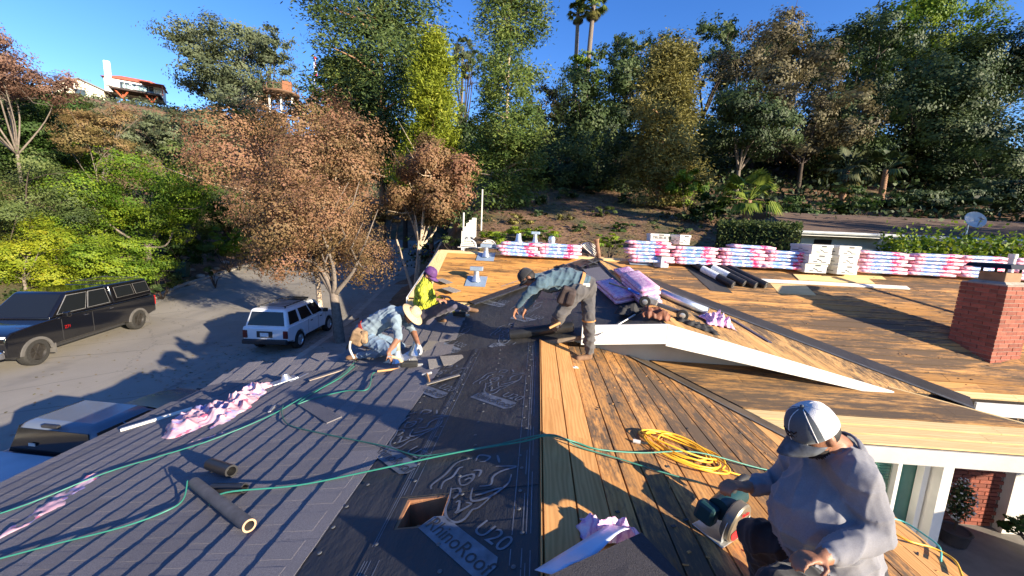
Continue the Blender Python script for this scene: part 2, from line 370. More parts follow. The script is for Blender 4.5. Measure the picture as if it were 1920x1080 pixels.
def prn(mb, pts, width, pl=PL, h=HM, closed=False):       # flat printed stroke on the roof
    P = [Vector(p) for p in pts]; nn = nrm(pl); k = len(P); L, Rr = [], []
    for i in range(k):
        t = (P[min(i+1, k-1)]-P[max(i-1, 0)]).normalized(); s = nn.cross(t).normalized(); ww = width*(0.45 + 0.55*math.sin(math.pi*(i+0.5)/k))
        L.append(P[i]+s*ww/2); Rr.append(P[i]-s*ww/2)
    mb.add(L+Rr, [(i+k, i+1+k, i+1, i) for i in range(k-1)])
RH = [[(105,500),(110,470),(200,400),(280,320),(380,290)], [(170,500),(190,450),(250,415),(290,360),(320,350)],
 [(300,470),(295,430),(330,410),(390,400),(380,440),(340,470),(300,472)], [(330,440),(360,425),(378,432)], [(390,372),(440,375),(425,415)],
 [(540,345),(680,345),(600,370),(555,390),(520,420),(505,470),(430,480)], [(645,400),(630,450),(590,490),(500,550),(400,580),(370,560),(385,490)],
 [(590,490),(540,500),(450,530),(400,540)], [(240,490),(225,570),(200,640),(215,700),(270,725),(330,700),(380,640),(430,620),(530,530)],
 [(245,500),(290,495),(300,520),(265,555),(250,562)], [(270,590),(295,580),(285,640),(270,660),(330,630),(375,600),(340,590)],
 [(405,310),(430,270),(500,280),(470,310),(430,315)], [(550,270),(565,320)]]
TH = -R(43); nPL = nrm(PL); Ux = Vector((1, 0, 0.2)).normalized(); Vy = Vector((0, 1, 0))
rd = Ux*math.cos(TH)+Vy*math.sin(TH)
def logo(anchor, pl, main=onpl(857, 1022, PL)):
    """emblem head, U20 and the lettered box, printed flat; anchor is the box centre on that plane"""
    nn = nrm(pl); d0 = Vector(anchor); e = MB()
    def tr(p): q = Vector(p)-main; x, y = d0.x+q.x, d0.y+q.y; return on(pl, x, y, HM)
    for st in RH:
        prn(e, smoothpath([tr(onpl(780+x/3.6, 780+y/3.6, PL)) for x, y in st], 4), 0.019, pl)
    e.build('printed_emblem', m_feltprint, under)
    x_ = (rd - nn*rd.dot(nn)).normalized(); y_ = nn.cross(x_)
    c0 = on(pl, d0.x, d0.y, HM); bx = MB()
    co = [(-.31, -.075), (.25, -.075), (.30, -.03), (.30, .04), (.26, .085), (-.26, .085), (-.31, .04)]
    bx.add([c0 + x_*a + y_*b for a, b in co], [tuple(range(len(co)))]); bx.build('printed_panel', m_feltprint, under)
    M = Matrix((x_, y_, nn)).transposed().to_4x4(); M.translation = on(pl, d0.x, d0.y, HM+0.0025)
    me = text_mesh('RhinoRoof', 0.135); me.materials.clear(); me.materials.append(m_felt); inst(me, 'printed_lettering', under, M)
    M2 = M.copy(); M2.translation = c0 + x_*0.12 + y_*0.165
    me = text_mesh('U20', 0.16); me.materials.clear(); me.materials.append(m_feltprint); inst(me, 'printed_lettering', under, M2)
for (px, py) in ((857, 1022), (925, 752), (738, 862), (806, 735)): logo(onpl(px, py, PL), PL)
for (px, py) in ((948, 655), (838, 652), (925, 570), (985, 600)): logo(onpl(px, py, L2), L2)
# printed guide lines and cap nails on the underlayment
gl = MB()
for xx in (0.0, 0.02, 0.045, -0.06, -0.86, -0.84, -0.875, -0.79, -1.27, -1.25):
    for (y0, y1) in ((0.5, 1.9), (2.0 if abs(xx+0.65) > 0.2 else 2.45, 5.84)):
        y = y0
        while y < y1:
            e_ = min(y1, y+random.uniform(0.25, 1.3)); prn(gl, [on(PL, xx, y, HM-0.002), on(PL, xx, (y+e_)/2, HM-0.002), on(PL, xx, e_, HM-0.002)], 0.007); y = e_+random.choice([0.01, 0.01, 0.2])
tag(gl.build('printed_guide_lines', m_feltprint, under), kind='stuff')
cn = MB(); me_c = mat('cap_nail_plastic', (0.10, 0.105, 0.11), 0.35, 0.1)
for xx in (-0.03, -0.45, -0.83, -1.2):
    for k in range(26):
        yv = 0.6+k*0.2+random.uniform(-.03, .03); xv = xx+random.uniform(-.03, .03)
        if hx0-.05 < xv < hx1+.05 and hy0-.05 < yv < hy1+.05: continue
        cn.lathe([(0.014, 0.004), (0.012, 0.0075), (0.003, 0.009)], 8, frame(on(PL, xv, yv, 0.003), (1, 0, .2), nPL))
tag(cn.build('cap_nails', me_c, under), kind='stuff')
# framed roof opening
op = MB(); wq = mat('opening_wood', (0.30, 0.14, 0.07), 0.8, 0.3, 9, 0.3, 50, stretch=(1, 1, 0.2)); zt = -0.004
for (a, b, c, d) in ((hx0, hy0, hx0, hy1), (hx1, hy0, hx1, hy1), (hx0, hy0, hx1, hy0), (hx0, hy1, hx1, hy1)):
    p, q = on(PL, a, b, zt), on(PL, c, d, zt); sd = Vector((hx0+hx1, hy0+hy1, 0))/2 - Vector((p.x+q.x, p.y+q.y, 0))/2; sd = sd.normalized()*0.018
    op.prism([p, q, q+sd, p+sd] if (q-p).cross(sd).z > 0 else [q, p, p+sd, q+sd], (0, 0, -0.34))
op.build('roof_opening_frame', wq, house)
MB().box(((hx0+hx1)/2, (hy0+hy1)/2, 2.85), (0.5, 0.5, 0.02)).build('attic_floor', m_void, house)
MB().box((hx0+0.10, hy0+0.17, 3.02), (0.06, 0.2, 0.24)).build('attic_blocking', mat('pale_blocking', (0.5, 0.38, 0.24), 0.8), house)
# rafter tail boards at the ridge
# ---- shingles (one object each, four shared meshes)
m_shin, nt_, b_ = newmat('asphalt_shingle'); v_ = vec(nt_, (1, 1, 1), True)
c_ = ramp(nt_, noise(nt_, v_, 160, 2, 0.9), [(0.3, (0.12, 0.112, 0.117)), (0.7, (0.27, 0.252, 0.255))])
c_ = mixc(nt_, ramp(nt_, noise(nt_, v_, 2.2, 4), [(0.35, (0,)*3), (0.7, (0.45,)*3)]), c_, (0.16, 0.148, 0.15)); c_ = objrnd(nt_, c_, 0.10)
nt_.links.new(c_, b_.inputs['Base Color']); b_.inputs['Roughness'].default_value = 0.92; b_.inputs['Specular IOR Level'].default_value = 0.2
bump(nt_, b_, noise(nt_, v_, 190, 2, 0.9), 0.7, 0.004); MATS['asphalt_shingle'] = m_shin
shm = []
for k in range(5):
    rg = random.Random(k+3); b = MB()
    b.hexa([(-.17, -.5, 0), (.12, -.5, 0), (.12, .5, 0), (-.17, .5, 0), (-.17, -.5, .016), (.12, -.5, .002), (.12, .5, .002), (-.17, .5, .016)])
    y = -.5 + rg.uniform(.02, .08)
    while y < .44:
        L = rg.uniform(.09, .19); e = min(.5, y+L)
        b.hexa([(-.171, y, .008), (.03, y, .004), (.03, e, .004), (-.171, e, .008), (-.171, y, .0172), (.03, y, .0078), (.03, e, .0078), (-.171, e, .0172)]); y = e + rg.uniform(.05, .12)
    shm.append(b.mesh('shingle', m_shin))
shing = MB()
shing.prism([on(PL, -5.21, -2, 0.004), on(PL, -1.4, -2, 0.004), on(PL, -1.4, 5.85, 0.004), on(PL, -5.21, 5.85, 0.004)], -nPL*0.003)
shingled = shing.build('shingled_field', m_shin, house)
x = -5.06; row = 0
while x < -1.33:
    y = -0.4 + (row % 3)*0.33
    while y < 6.3:
        pl = PL if y < 5.6 else L2
        if not (pl is L2 and x < -3.2 and y > 6.0):
            nn = nrm(pl); yd = Vector((0, 1, 0)); yd = (yd-nn*yd.dot(nn)).normalized(); xd = yd.cross(nn)
            M = Matrix((xd, yd, nn)).transposed().to_4x4() @ Matrix.Rotation(random.uniform(-.004, .004), 4, 'Z'); M.translation = on(pl, x, y, 0.006+random.uniform(0, .002))
            inst(random.choice(shm), 'shingle', shingled, M)
        y += 1.002
    x += 0.205; row += 1
for x in np.arange(-3.05, -1.4, 0.205):
    for y in (6.75, 7.5):
        if y > 7 and x < -2.5: continue
        nn = nrm(L2); yd = (Vector((0, 1, 0))-nn*nn.y).normalized(); M = Matrix((yd.cross(nn), yd, nn)).transposed().to_4x4(); M.translation = on(L2, x, y - (0.25 if x < -2.4 else 0.0), 0.007)
        inst(random.choice(shm), 'shingle', shingled, M)
# ---- L2: upper left plane (underlayment over deck)
L2poly = [(-5.2, 5.85), (0.1, 5.85), (1.96, 5.85), (1.4, 9.65), (-1.32, 7.74), (-2.55, 7.72), (-3.1, 6.33), (-5.2, 6.33)]
slab('junction_slope_deck', L2, L2poly, -0.012, 0.07, MATS['deck_grey_wood'])
slab('junction_underlayment', L2, [(-1.6, 5.85), (1.9, 5.85), (1.4, 9.64), (-1.32, 7.72), (-1.6, 7.7)], 0.002, 0.006, m_felt)
slab('junction_shingle_base', L2, [(-5.2, 5.85), (-1.55, 5.85), (-1.55, 7.70), (-2.5, 7.70), (-3.08, 6.32), (-5.2, 6.32)], 0.003, 0.006, m_shin)
# ---- right slope of the near wing: loose planks
slab('courtyard_slope_underside', P1, [(0.1, -2), (3.28, -2), (3.28, 4.75), (0.9, 7.6), (0.1, 7.6)], -0.03, 0.05, m_void)
def v2x(y): return 3.3-(y-4.75)*0.84
P1poly = [(0.1, -1.5), (3.3, -1.5), (3.3, 4.75), (0.9, 7.6), (0.1, 7.6)]
dk1 = slab('courtyard_slope_battens', P1, [(0.2, -2), (3.2, -2), (3.2, 4.6), (0.9, 7.4), (0.2, 7.4)], -0.024, 0.004, mat('plank_gap', (0.16, 0.05, 0.02), 0.9))
def clipx(poly, x0, x1):
    p = [Vector((a, b, 0)) for a, b in poly]; p = clip(clip(p, (1, 0, 0), x0), (-1, 0, 0), -x1); return [(q.x, q.y) for q in p]
planks(dk1, P1, clipx(P1poly, 0.10, 0.545), (0, 1, 0), 0.222, w_new, h=0.018, thick=0.03, gap=0.013, stagger=3.2, name='new_plank', seed=4)
planks(dk1, P1, clipx(P1poly, 0.55, 2.80), (0, 1, 0), 0.192, w_old, h=0.0, gap=0.016, stagger=4.5, seed=5)
planks(dk1, P1, clipx(P1poly, 2.80, 3.32), (0, 1, 0), 0.172, w_new, h=0.002, gap=0.007, stagger=3.2, name='new_plank', seed=6)
# ---- R2: the long slope that faces us
R2L = [(-2.58, 7.76), (-1.30, 7.74), (1.4, 9.65), (-2.45, 9.65)]; R2R = [(1.4, 9.65), (6.62, 6.1), (14.5, 6.05), (14.5, 9.65)]
bL = slab('far_left_slope_deck', R2, R2L, -0.024, 0.06, m_void); bR = slab('chimney_slope_deck', R2, R2R, -0.024, 0.06, m_void)
planks(bL, R2, clipx(R2L, -2.2, 2), (1, 0, 0), 0.150, w_r2l, gap=0.010, stagger=1.9, seed=7, name='deck_board')
planks(bL, R2, clipx(R2L, -3, -2.2), (0, 1, 0), 0.19, wood('new_pine_rake', (0.66, 0.46, 0.20), (0.8, 0.6, 0.3), 'Y', rnd=0.06), h=0.006, gap=0.004, stagger=5, name='new_plank', seed=8)
planks(bR, R2, R2R, (1, 0, 0), 0.185, lambda i, s: (w_newx if i == 0 else w_r2), gap=0.020, stagger=2.4, seed=9, name='deck_board')
# pale plywood patches let into the deck
for (a, b, c, d) in ((5.1, 8.55, 0.75, 0.36), (6.9, 9.3, 0.9, 0.25)):
    slab('plywood_patch', R2, [(a, b), (a+c, b), (a+c, b+d), (a, b+d)], 0.006, 0.006, w_newx)
# back side and ridge so that the roof is closed
bk = MB(); bk.prism([Vector((14.5, 9.65, 4.55)), Vector((14.5, 13.2, 3.2)), Vector((-2.45, 13.2, 3.2)), Vector((-2.45, 9.65, 4.55))], (0, 0, -0.06)); bk.build('rear_slope', w_r2, house)
rdg = MB(); rdg.prism([on(R2, -2.4, 9.55, 0.012), on(R2, 14, 9.55, 0.012), on(R2, 14, 9.66, 0.012), on(R2, -2.4, 9.66, 0.012)], (0, 0, -0.03)); rdg.build('ridge_board', w_newx, house)
# ---- gable roof right slope and porch slope
g1 = [A, FR, J]; n1 = (FR-A).cross(J-A).normalized(); n2 = (V1E-FR).cross(J-FR).normalized()
if n1.z < 0: n1 = -n1
if n2.z < 0: n2 = -n2
MB().prism([p-n1*0.026 for p in g1], -n1*0.04).build('gable_slope_deck', m_soff, house); gd = house.children[-1]
gs = MB().prism([p-n2*0.026 for p in (FR, V1E, J)], -n2*0.04).build('gable_lower_deck', m_void, house)
planks(gs, None, g1, (J-A), 0.17, wood('old_deck_gable', (0.42, 0.22, 0.08), (0.60, 0.36, 0.14), 'Y', RESID, 0.8, 0.2, 2.4), nvec=n1, name='deck_board', stagger=2.4, seed=11)
planks(gs, None, [FR, V1E, J], (J-A), 0.17, MATS['old_deck_gable'], nvec=n2, name='deck_board', stagger=2.4, seed=12)
P3poly = [(3.3, 4.75), (7.45, 4.75), (6.5, 5.28), (5.4, 6.02), (4.6, 7.1), (1.3, 7.13)]
b3 = slab('porch_slope_deck', P3, P3poly, -0.024, 0.05, m_void)
planks(b3, P3, P3poly, (1, 0, 0), 0.165, lambda i, s: (w_newx if i < 3 else w_p3), gap=0.012, stagger=2.6, name='deck_board', seed=13, jit=0.001, rowstep=0.012)
# fascia and walls of the gable that faces us
fa = MB()
def beam(mb, p, q, down, thick, mi=0):
    p, q = Vector(p), Vector(q); t = Vector((0, thick, 0)); d = Vector((0, 0, -down)) if not isinstance(down, Vector) else down
    mb.hexa([p+d, q+d, q+d+t, p+d+t, p, q, q+t, p+t], mi)
beam(fa, (0.72, 5.80, 3.79), (1.96, 5.80, 3.884), 0.30, 0.045); fa.build('gable_fascia', m_white, house, bevel=0.004)
fb = MB(); p, q = Vector((1.963, 5.80, 3.884)), Vector((5.32, 5.86, 3.055)); t = Vector((0, 0.045, 0))
fb.hexa([p+Vector((0, 0, -.33)), q+Vector((0, 0, -.10)), q+t+Vector((0, 0, -.10)), p+t+Vector((0, 0, -.33)), p, q, q+t, p+t]); fb.build('gable_fascia', m_white, house, bevel=0.004)
gw = MB(); gw.prism([(0.3, 6.38, 3.3), (2.0, 6.38, 2.9), (5.0, 6.38, 2.95), (4.9, 6.38, 3.14), (1.94, 6.38, 3.90), (0.3, 6.38, 3.55)], (0, 0.1, 0)); gw.build('gable_wall', m_soff, house)
# valleys
m_val = mat('valley_felt', (0.032, 0.031, 0.031), 0.55, 0.3, 3, 0.4, 20); m_oldval = mat('old_valley_felt', (0.085, 0.062, 0.042), 0.7, 0.5, 2.2, 0.4, 20, stretch=(1, 1, 1))
def valley(a, b, na, nb, wa, wb, mtl, name, lines=True):
    a, b = Vector(a), Vector(b); t = (b-a).normalized(); o = MB(); ln = MB()
    for nn, ww in ((na, wa), (nb, -wb)):
        s = nn.cross(t).normalized(); s = s if s.dot(Vector((1 if ww > 0 else -1, 0, 0))) > 0 else -s; wv = abs(ww)
        q = [a+nn*.008, b+nn*.008, b+s*wv+nn*.010, a+s*wv+nn*.010]
        if (q[1]-q[0]).cross(q[2]-q[0]).dot(nn) < 0: q = q[::-1]
        o.prism(q, -nn*0.004)
        for off in (0.93, 0.86):
            p0, p1 = a+s*wv*off+nn*.0125, b+s*wv*off+nn*.0125
            ln.add([p0, p1, p1+s*.01, p0+s*.01], [(0, 1, 2, 3)])
    ob = o.build(name, mtl, house)
    if lines: ln.build('printed_line', m_feltprint, ob)
valley(J, V1E, n2, nrm(R2), -0.40, 0.50, m_val, 'valley_lining')
valley((-1.34, 7.74, 3.675), J, nrm(L2), nrm(R2), 0.30, 0.12, m_val, 'valley_lining')
valley((3.3, 4.75, 2.80), (1.35, 7.07, 3.235), nrm(P1), nrm(P3), -0.30, 0.32, m_oldval, 'old_valley_lining', True)
# a rake board along the open hip edge
hb = MB(); p, q = Vector((5.36, 6.0, 3.07)), Vector((7.5, 4.78, 2.80)); hb.hexa([p+Vector((0, 0, -.14)), q+Vector((0, 0, -.14)), q+Vector((.03, .05, -.14)), p+Vector((.03, .05, -.14)), p, q, q+Vector((.03, .05, 0)), p+Vector((.03, .05, 0))]); hb.build('hip_edge_board', w_newx, house)
# eaves
def eave(name, p, q, depth, inward, m=m_white):
    b = MB(); p, q, i = Vector(p), Vector(q), Vector(inward); d = Vector((0, 0, -depth)); b.hexa([p+d, q+d, q+d+i, p+d+i, p, q, q+i, p+i]); return b.build(name, m, house, bevel=0.004)
eave('porch_fascia', (3.34, 4.72, 2.762), (7.5, 4.72, 2.762), 0.20, (0, .035, 0), mat('grey_white_trim', (0.46, 0.45, 0.42), .6, .12, 1.8, .2, 14)); eave('chimney_side_fascia', (6.66, 6.03, 2.905), (14.5, 6.02, 2.90), 0.20, (0, .035, 0))
eave('courtyard_fascia', (3.325, -1.6, 2.765), (3.325, 4.70, 2.765), 0.20, (-.03, 0, 0)); eave('street_fascia', (-5.23, -2, 2.40), (-5.23, 6.33, 2.40), 0.18, (.03, 0, 0))
eave('far_left_fascia', (-2.58, 7.72, 3.66), (-1.32, 7.70, 3.655), 0.30, (0, .03, 0), w_newx); eave('far_left_rake', (-2.62, 7.74, 3.69), (-2.48, 9.66, 4.54), 0.2, (.03, 0, 0))
# walls
wl = MB()
def wallbox(x0, x1, y0, y1, z0, z1): wl.box(((x0+x1)/2, (y0+y1)/2, (z0+z1)/2), (x1-x0, y1-y0, z1-z0))
wallbox(-4.6, -4.4, -2, 6.2, 0, 2.42); wallbox(-4.4, -2.3, 6.0, 6.2, 0, 2.6); wallbox(-2.3, -2.1, 6.2, 13, 0, 2.95); wallbox(2.75, 2.9, -2, 5.1, 0.2, 2.72)
wallbox(8.47, 14, 6.85, 7.0, 0.2, 2.95); wallbox(-2.1, 14, 12.4, 12.55, 0, 3.3)
wl.build('wall', m_stucco, house)

# splinters and torn felt bits left on the stripped decks, too many to count
for (pl_, xr2, yr2, n_, ok_) in ((P1, (0.6, 3.2), (0.8, 6.4), 130, lambda x, y: x < v2x(y)-.1), (R2, (-2.1, 13), (6.2, 9.5), 420, lambda x, y: (x-1.4)*3.55+(y-9.65)*5.2 > .4 if x > 1.4 else y-7.9 > (x+1.3)*.72)):
    db = MB()
    for k in range(n_):
        x, y = random.uniform(*xr2), random.uniform(*yr2)
        if ok_(x, y):
            L_ = random.uniform(.012, .05); db.box(on(pl_, x, y, .006), (L_, random.uniform(.006, .02), .006), (0, 0, random.uniform(0, 3.1)), k % 2)
    tag(db.build('deck_debris', [w_new, m_felt], house), kind='stuff')

# unseen wing added on the far side of the courtyard to shade the porch
MB().box((9.75, 1.4, 1.5), (.3, 8.6, 2.9)).build('added_wing_wall', m_stucco, house); MB().box((11.2, 1.4, 3.0), (4.2, 9.0, .12)).build('added_wing_roof', w_r2, house)
# ---- porch corner: window, posts, recessed brick entry
m_frame = mat('window_frame_white', (0.74, 0.73, 0.69), 0.5, 0.05); m_blind = mat('green_blind', (0.22, 0.47, 0.37), 0.6, 0.08, 2)
wn = MB()
yw = 5.18
wn.box((3.1, yw+0.06, 1.5), (0.62, 0.12, 2.6)); wn.box((4.3, yw+0.06, 2.56), (1.8, 0.12, 0.36)); wn.box((4.3, yw+0.06, 0.5), (1.8, 0.12, 0.6)); wn.build('porch_wall', m_stucco, house)
wf = MB()
for (x, z, dx, dz) in ((3.45, 1.6, .07, 1.62), (5.24, 1.6, .07, 1.62), (4.35, 2.38, 1.8, .07), (4.35, 0.82, 1.8, .07), (4.90, 1.6, .05, 1.5)): wf.box((x, yw-0.02, z), (dx, .1, dz))
win = wf.build('window', m_frame, house, bevel=0.004)
for k in range(38): MB().box((4.18, yw+0.055, 0.9+k*0.039), (1.42, .03, .034), (0.35, 0, 0)).build('blind_slat', m_blind, win)
MB().box((5.06, yw+0.05, 1.6), (.32, .02, 1.5)).build('pane', mat('green_glass', (0.06, 0.16, 0.13), 0.12, 0.1, spec=0.6), win)
MB().box((4.18, yw+0.005, 1.6), (1.42, .006, 1.5)).build('pane', mat('clear_glass', (0.9, 0.95, 0.93), 0.02, 0.0, trans=1.0), win)
MB().box((5.36, 5.06, 1.35), (.13, .16, 2.55)).build('porch_post', m_white, house, bevel=0.006)
MB().box((5.52, 5.24, 1.35), (.14, .10, 2.55)).build('door_jamb', mat('cream_trim', (0.62, 0.52, 0.38), 0.6), house, bevel=0.006)
# recessed entry wall in brick, each brick its own piece
m_brick, nt_, b_ = newmat('chimney_brick'); v_ = vec(nt_, (1, 1, 1), True)
c_ = ramp(nt_, noise(nt_, v_, 18, 6, 0.7), [(0.25, (0.17, 0.045, 0.03)), (0.75, (0.34, 0.095, 0.055))]); c_ = objrnd(nt_, c_, 0.3)
nt_.links.new(c_, b_.inputs['Base Color']); b_.inputs['Roughness'].default_value = 0.9; bump(nt_, b_, noise(nt_, v_, 60, 5, 0.8), 0.6, 0.006)
m_mort = mat('mortar', (0.30, 0.24, 0.20), 0.95, 0.2, 20, 0.4, 80)
ew = MB().box((7.0, 7.06, 1.4), (2.9, .1, 2.6)).build('entry_wall', m_mort, house)
brk = [MB().box((0, 0, 0), (.205, .03, .06)).mesh('brick', m_brick) for k in range(2)]
for r_ in range(27):
    for k in range(7): inst(random.choice(brk), 'brick', ew, Matrix.Translation((6.98+k*.222+(r_ % 2)*.09, 7.0, 0.25+r_*.075)))
MB().box((5.62, 6.1, 1.4), (.12, 1.7, 2.6)).build('entry_side_wall', m_stucco, house)
# ---- chimney, brick by brick
CHR = R(14); ch0 = Vector((7.62, 7.08, 0)); CW, CD, CH = 0.64, 0.60, 1.36
Mc = Matrix.Rotation(CHR, 4, 'Z'); Mc.translation = (7.86, 7.22, 3.27)
chim = MB().box((0, 0, 0.45), (CW-.02, CD-.02, 1.78)).build('chimney', m_mort, house); chim.matrix_local = Mc
bm_ = {L: MB().box((0, 0, 0), (L, .10, .058)).build('b', m_brick, bevel=0.004) for L in (.205, .10, .095)}
meshes = {}
for L, o in bm_.items(): meshes[L] = o
def course(z, odd):
    for (cx, cy, ang, span) in ((0, -CD/2, 0, CW), (-CW/2, 0, -90, CD), (CW/2, 0, 90, CD)):
        L = [.205, .205, .205] if not odd else [.10, .205, .205, .10]
        tot = sum(L)+.01*(len(L)-1); s = (span-.002)/tot; x = -span/2
        for l in L:
            M = Matrix.Translation((cx, cy, z)) @ Matrix.Rotation(R(ang), 4, 'Z') @ Matrix.Translation((x+l*s/2, 0.048+random.uniform(-.003, .003), 0)) @ Matrix.Diagonal((s, 1, 1, 1))
            o = bpy.data.objects.new('brick', meshes[l].data); COL.objects.link(o); o.parent = chim; o.matrix_local = M; x += (l+.01)*s
        # the row is inset so that its outer face is flush with the stack
z = -0.30; k = 0
while z < 1.30: course(z, k % 2); z += 0.069; k += 1
for o in bm_.values(): bpy.data.objects.remove(o)
m_cmort = mat('chimney_crown_mortar', (0.36, 0.33, 0.28), 0.95, 0.25, 8, 0.6, 40)
MB().add([(-.31, -.29, 1.315), (.31, -.29, 1.315), (.31, .29, 1.315), (-.31, .29, 1.315), (-.2, -.19, 1.38), (.2, -.19, 1.38), (.2, .19, 1.38), (-.2, .19, 1.38)], [(0, 1, 5, 4), (1, 2, 6, 5), (2, 3, 7, 6), (3, 0, 4, 7), (4, 5, 6, 7)]).build('crown', m_cmort, chim)
MB().box((0, 0, 1.45), (.36, .34, .16)).build('flue', mat('flue_clay', (0.28, 0.17, 0.10), 0.9, 0.25), chim, bevel=0.01)
cp = MB(); cp.add([(-.33, -.30, 1.60), (.33, -.30, 1.60), (.33, .30, 1.60), (-.33, .30, 1.60), (-.29, -.26, 1.67), (.29, -.26, 1.67), (.29, .26, 1.67), (-.29, .26, 1.67)], [(3, 2, 1, 0), (0, 1, 5, 4), (1, 2, 6, 5), (2, 3, 7, 6), (3, 0, 4, 7), (4, 5, 6, 7)])
for sx in (-1, 1):
    for sy in (-1, 1): cp.box((sx*.16, sy*.15, 1.565), (.025, .025, .09))
cp.build('chimney_cap', mat('black_metal', (0.02, 0.02, 0.022), 0.4, 0.2, metal=0.6), chim)
MB().box((0, -.02, -.31), (CW+.05, CD+.06, .10)).build('base_flashing', m_cmort, chim)
# ================================================================ things lying and standing on the roof
m_galv = mat('galvanised_steel', (0.62, 0.66, 0.70), 0.38, 0.15, 14, metal=0.85); m_bluef = mat('flashing_film', (0.30, 0.38, 0.48), 0.35, 0.12, 5, metal=0.3)
# shingle bundles in printed wrapper
def wrapper(name, seed, blue=(0.20, 0.38, 0.72)):
    m, nt, b = newmat(name); tc = _n(nt, 'ShaderNodeTexCoord'); oi = _n(nt, 'ShaderNodeObjectInfo')
    sx = _n(nt, 'ShaderNodeSeparateXYZ'); nt.links.new(tc.outputs['Object'], sx.inputs[0])
    nz = noise(nt, vec(nt, (1, 1, 2.2), True), 7, 3)
    ad = _n(nt, 'ShaderNodeMath', operation='MULTIPLY_ADD'); nt.links.new(nz, ad.inputs[0]); ad.inputs[1].default_value = 0.10; nt.links.new(sx.outputs[0], ad.inputs[2])
    mr = _n(nt, 'ShaderNodeMapRange'); mr.inputs['From Min'].default_value = -0.45; mr.inputs['From Max'].default_value = 0.55; nt.links.new(ad.outputs[0], mr.inputs[0])
    pink, wht, mag = (0.86, 0.46, 0.55), (0.84, 0.78, 0.84), (0.72, 0.04, 0.18)
    c = ramp(nt, mr.outputs[0], [(0, pink), (0.14, (0.7, .12, .25)), (0.165, pink), (0.22, blue), (0.44, wht), (0.5, blue), (0.66, mag), (0.79, pink)], 'CONSTANT')
    n2_ = noise(nt, vec(nt, (0.7, 1, 2.0), True), 22, 2); c = mixc(nt, ramp(nt, n2_, [(0.52, (0,)*3), (0.58, (0.75,)*3)], 'LINEAR'), c, (0.88, 0.70, 0.78))
    n3_ = noise(nt, vec(nt, (1, 1, 3), True), 34, 2); c = mixc(nt, ramp(nt, n3_, [(0.64, (0,)*3), (0.68, (0.6,)*3)]), c, (0.70, 0.10, 0.25))
    nt.links.new(c, b.inputs['Base Color']); b.inputs['Roughness'].default_value = 0.28; b.inputs['Specular IOR Level'].default_value = 0.5
    bump(nt, b, noise(nt, vec(nt, (0.6, 1, 1), True), 16, 6, 0.6), 0.5, 0.02); return m
m_wrap = wrapper('bundle_wrapper', 1)
def bundle_mesh(L=1.0, W=0.34, T=0.082, seed=0, m=None):
    rg = random.Random(seed); b = MB(); nu, nv = 10, 4
    ph = rg.random()*6
    def pt(u, v, top):
        x = (u-.5)*L; y = (v-.5)*W; e = min(1, min(u, 1-u)*14, min(v, 1-v)*8); z = T/2*(0.55+0.45*e) + .004*math.sin(9*u+ph)*e
        return (x*(0.985+.015*e), y*(0.97+.03*e), z if top else -z)
    b.sheet(lambda u, v: pt(u, v, True), nu, nv); b.sheet(lambda u, v: pt(1-u, v, False), nu, nv)
    # side walls
    for (f, nn) in ((lambda t: (t, 0), nu), (lambda t: (1, t), nv), (lambda t: (1-t, 1), nu), (lambda t: (0, 1-t), nv)):
        b.sheet(lambda u, v: (lambda p, q: tuple(np.array(q)*(1-v)+np.array(p)*v + np.array([0, 0, 0])))(pt(*f(u), True), pt(*f(u), False)), nn, 1)
    bmx = bmesh.new(); me = b.mesh('shingle_bundle', m or m_wrap, True, 50); bmx.from_mesh(me); bmesh.ops.remove_doubles(bmx, verts=bmx.verts, dist=1e-5); bmesh.ops.recalc_face_normals(bmx, faces=bmx.faces); bmx.to_mesh(me); bmx.free(); return me
BM = [bundle_mesh(seed=k) for k in range(4)]
def stack(x, y, zb, n, where, tilt=0.0, rz=0.0, jog=None):
    for k in range(n):
        lab = f'{"top" if k == n-1 else ORD[k]} pink bundle{"" if k in (0, n-1) else " up"} in the {where}'
        o = inst(BM[(k*3+int(x*7)) % 4], 'shingle_bundle'); dx = random.uniform(-.085, .085)
        o.location = (x+dx, y+random.uniform(-.02, .02)-(0.05 if k == 0 else 0), zb+0.042+k*0.0825); o.rotation_euler = (tilt+random.uniform(-.01, .01), random.uniform(-.022, .022), rz+random.uniform(-.05, .05))
        tag(o, lab, 'shingle bundle', 'wrapped shingle bundles stacked along the ridge')
ZR = 4.535
stack(-0.46, 9.50, ZR-.02, 4, 'stack beside the half round vents'); stack(0.50, 9.52, ZR-.02, 4, 'stack left of the leaning rusty pipe')
for i, (x, n, wh) in enumerate(((2.6, 6, 'stack under the small white carton'), (3.63, 5, 'second stack right of the rusty pipe'), (4.66, 5, 'stack behind the black rolls'),
     (5.68, 5, 'stack just left of the six white boxes'), (7.75, 6, 'stack just right of the six white boxes'), (8.80, 6, 'stack midway between boxes and chimney'), (9.85, 6, 'stack directly left of the chimney cap'), (10.9, 6, 'stack behind the chimney cap'), (11.95, 6, 'stack right of the chimney'))):
    stack(x, 9.50, ZR-.02, n, wh)
o = inst(BM[1], 'shingle_bundle'); o.location = (4.95, 9.62, ZR-.02+5*.0825+.05); o.rotation_euler = (0, .02, .05); tag(o, 'loose pink wrapped bundle lying askew across two stacks behind black rolls', 'shingle bundle', 'wrapped shingle bundles stacked along the ridge')
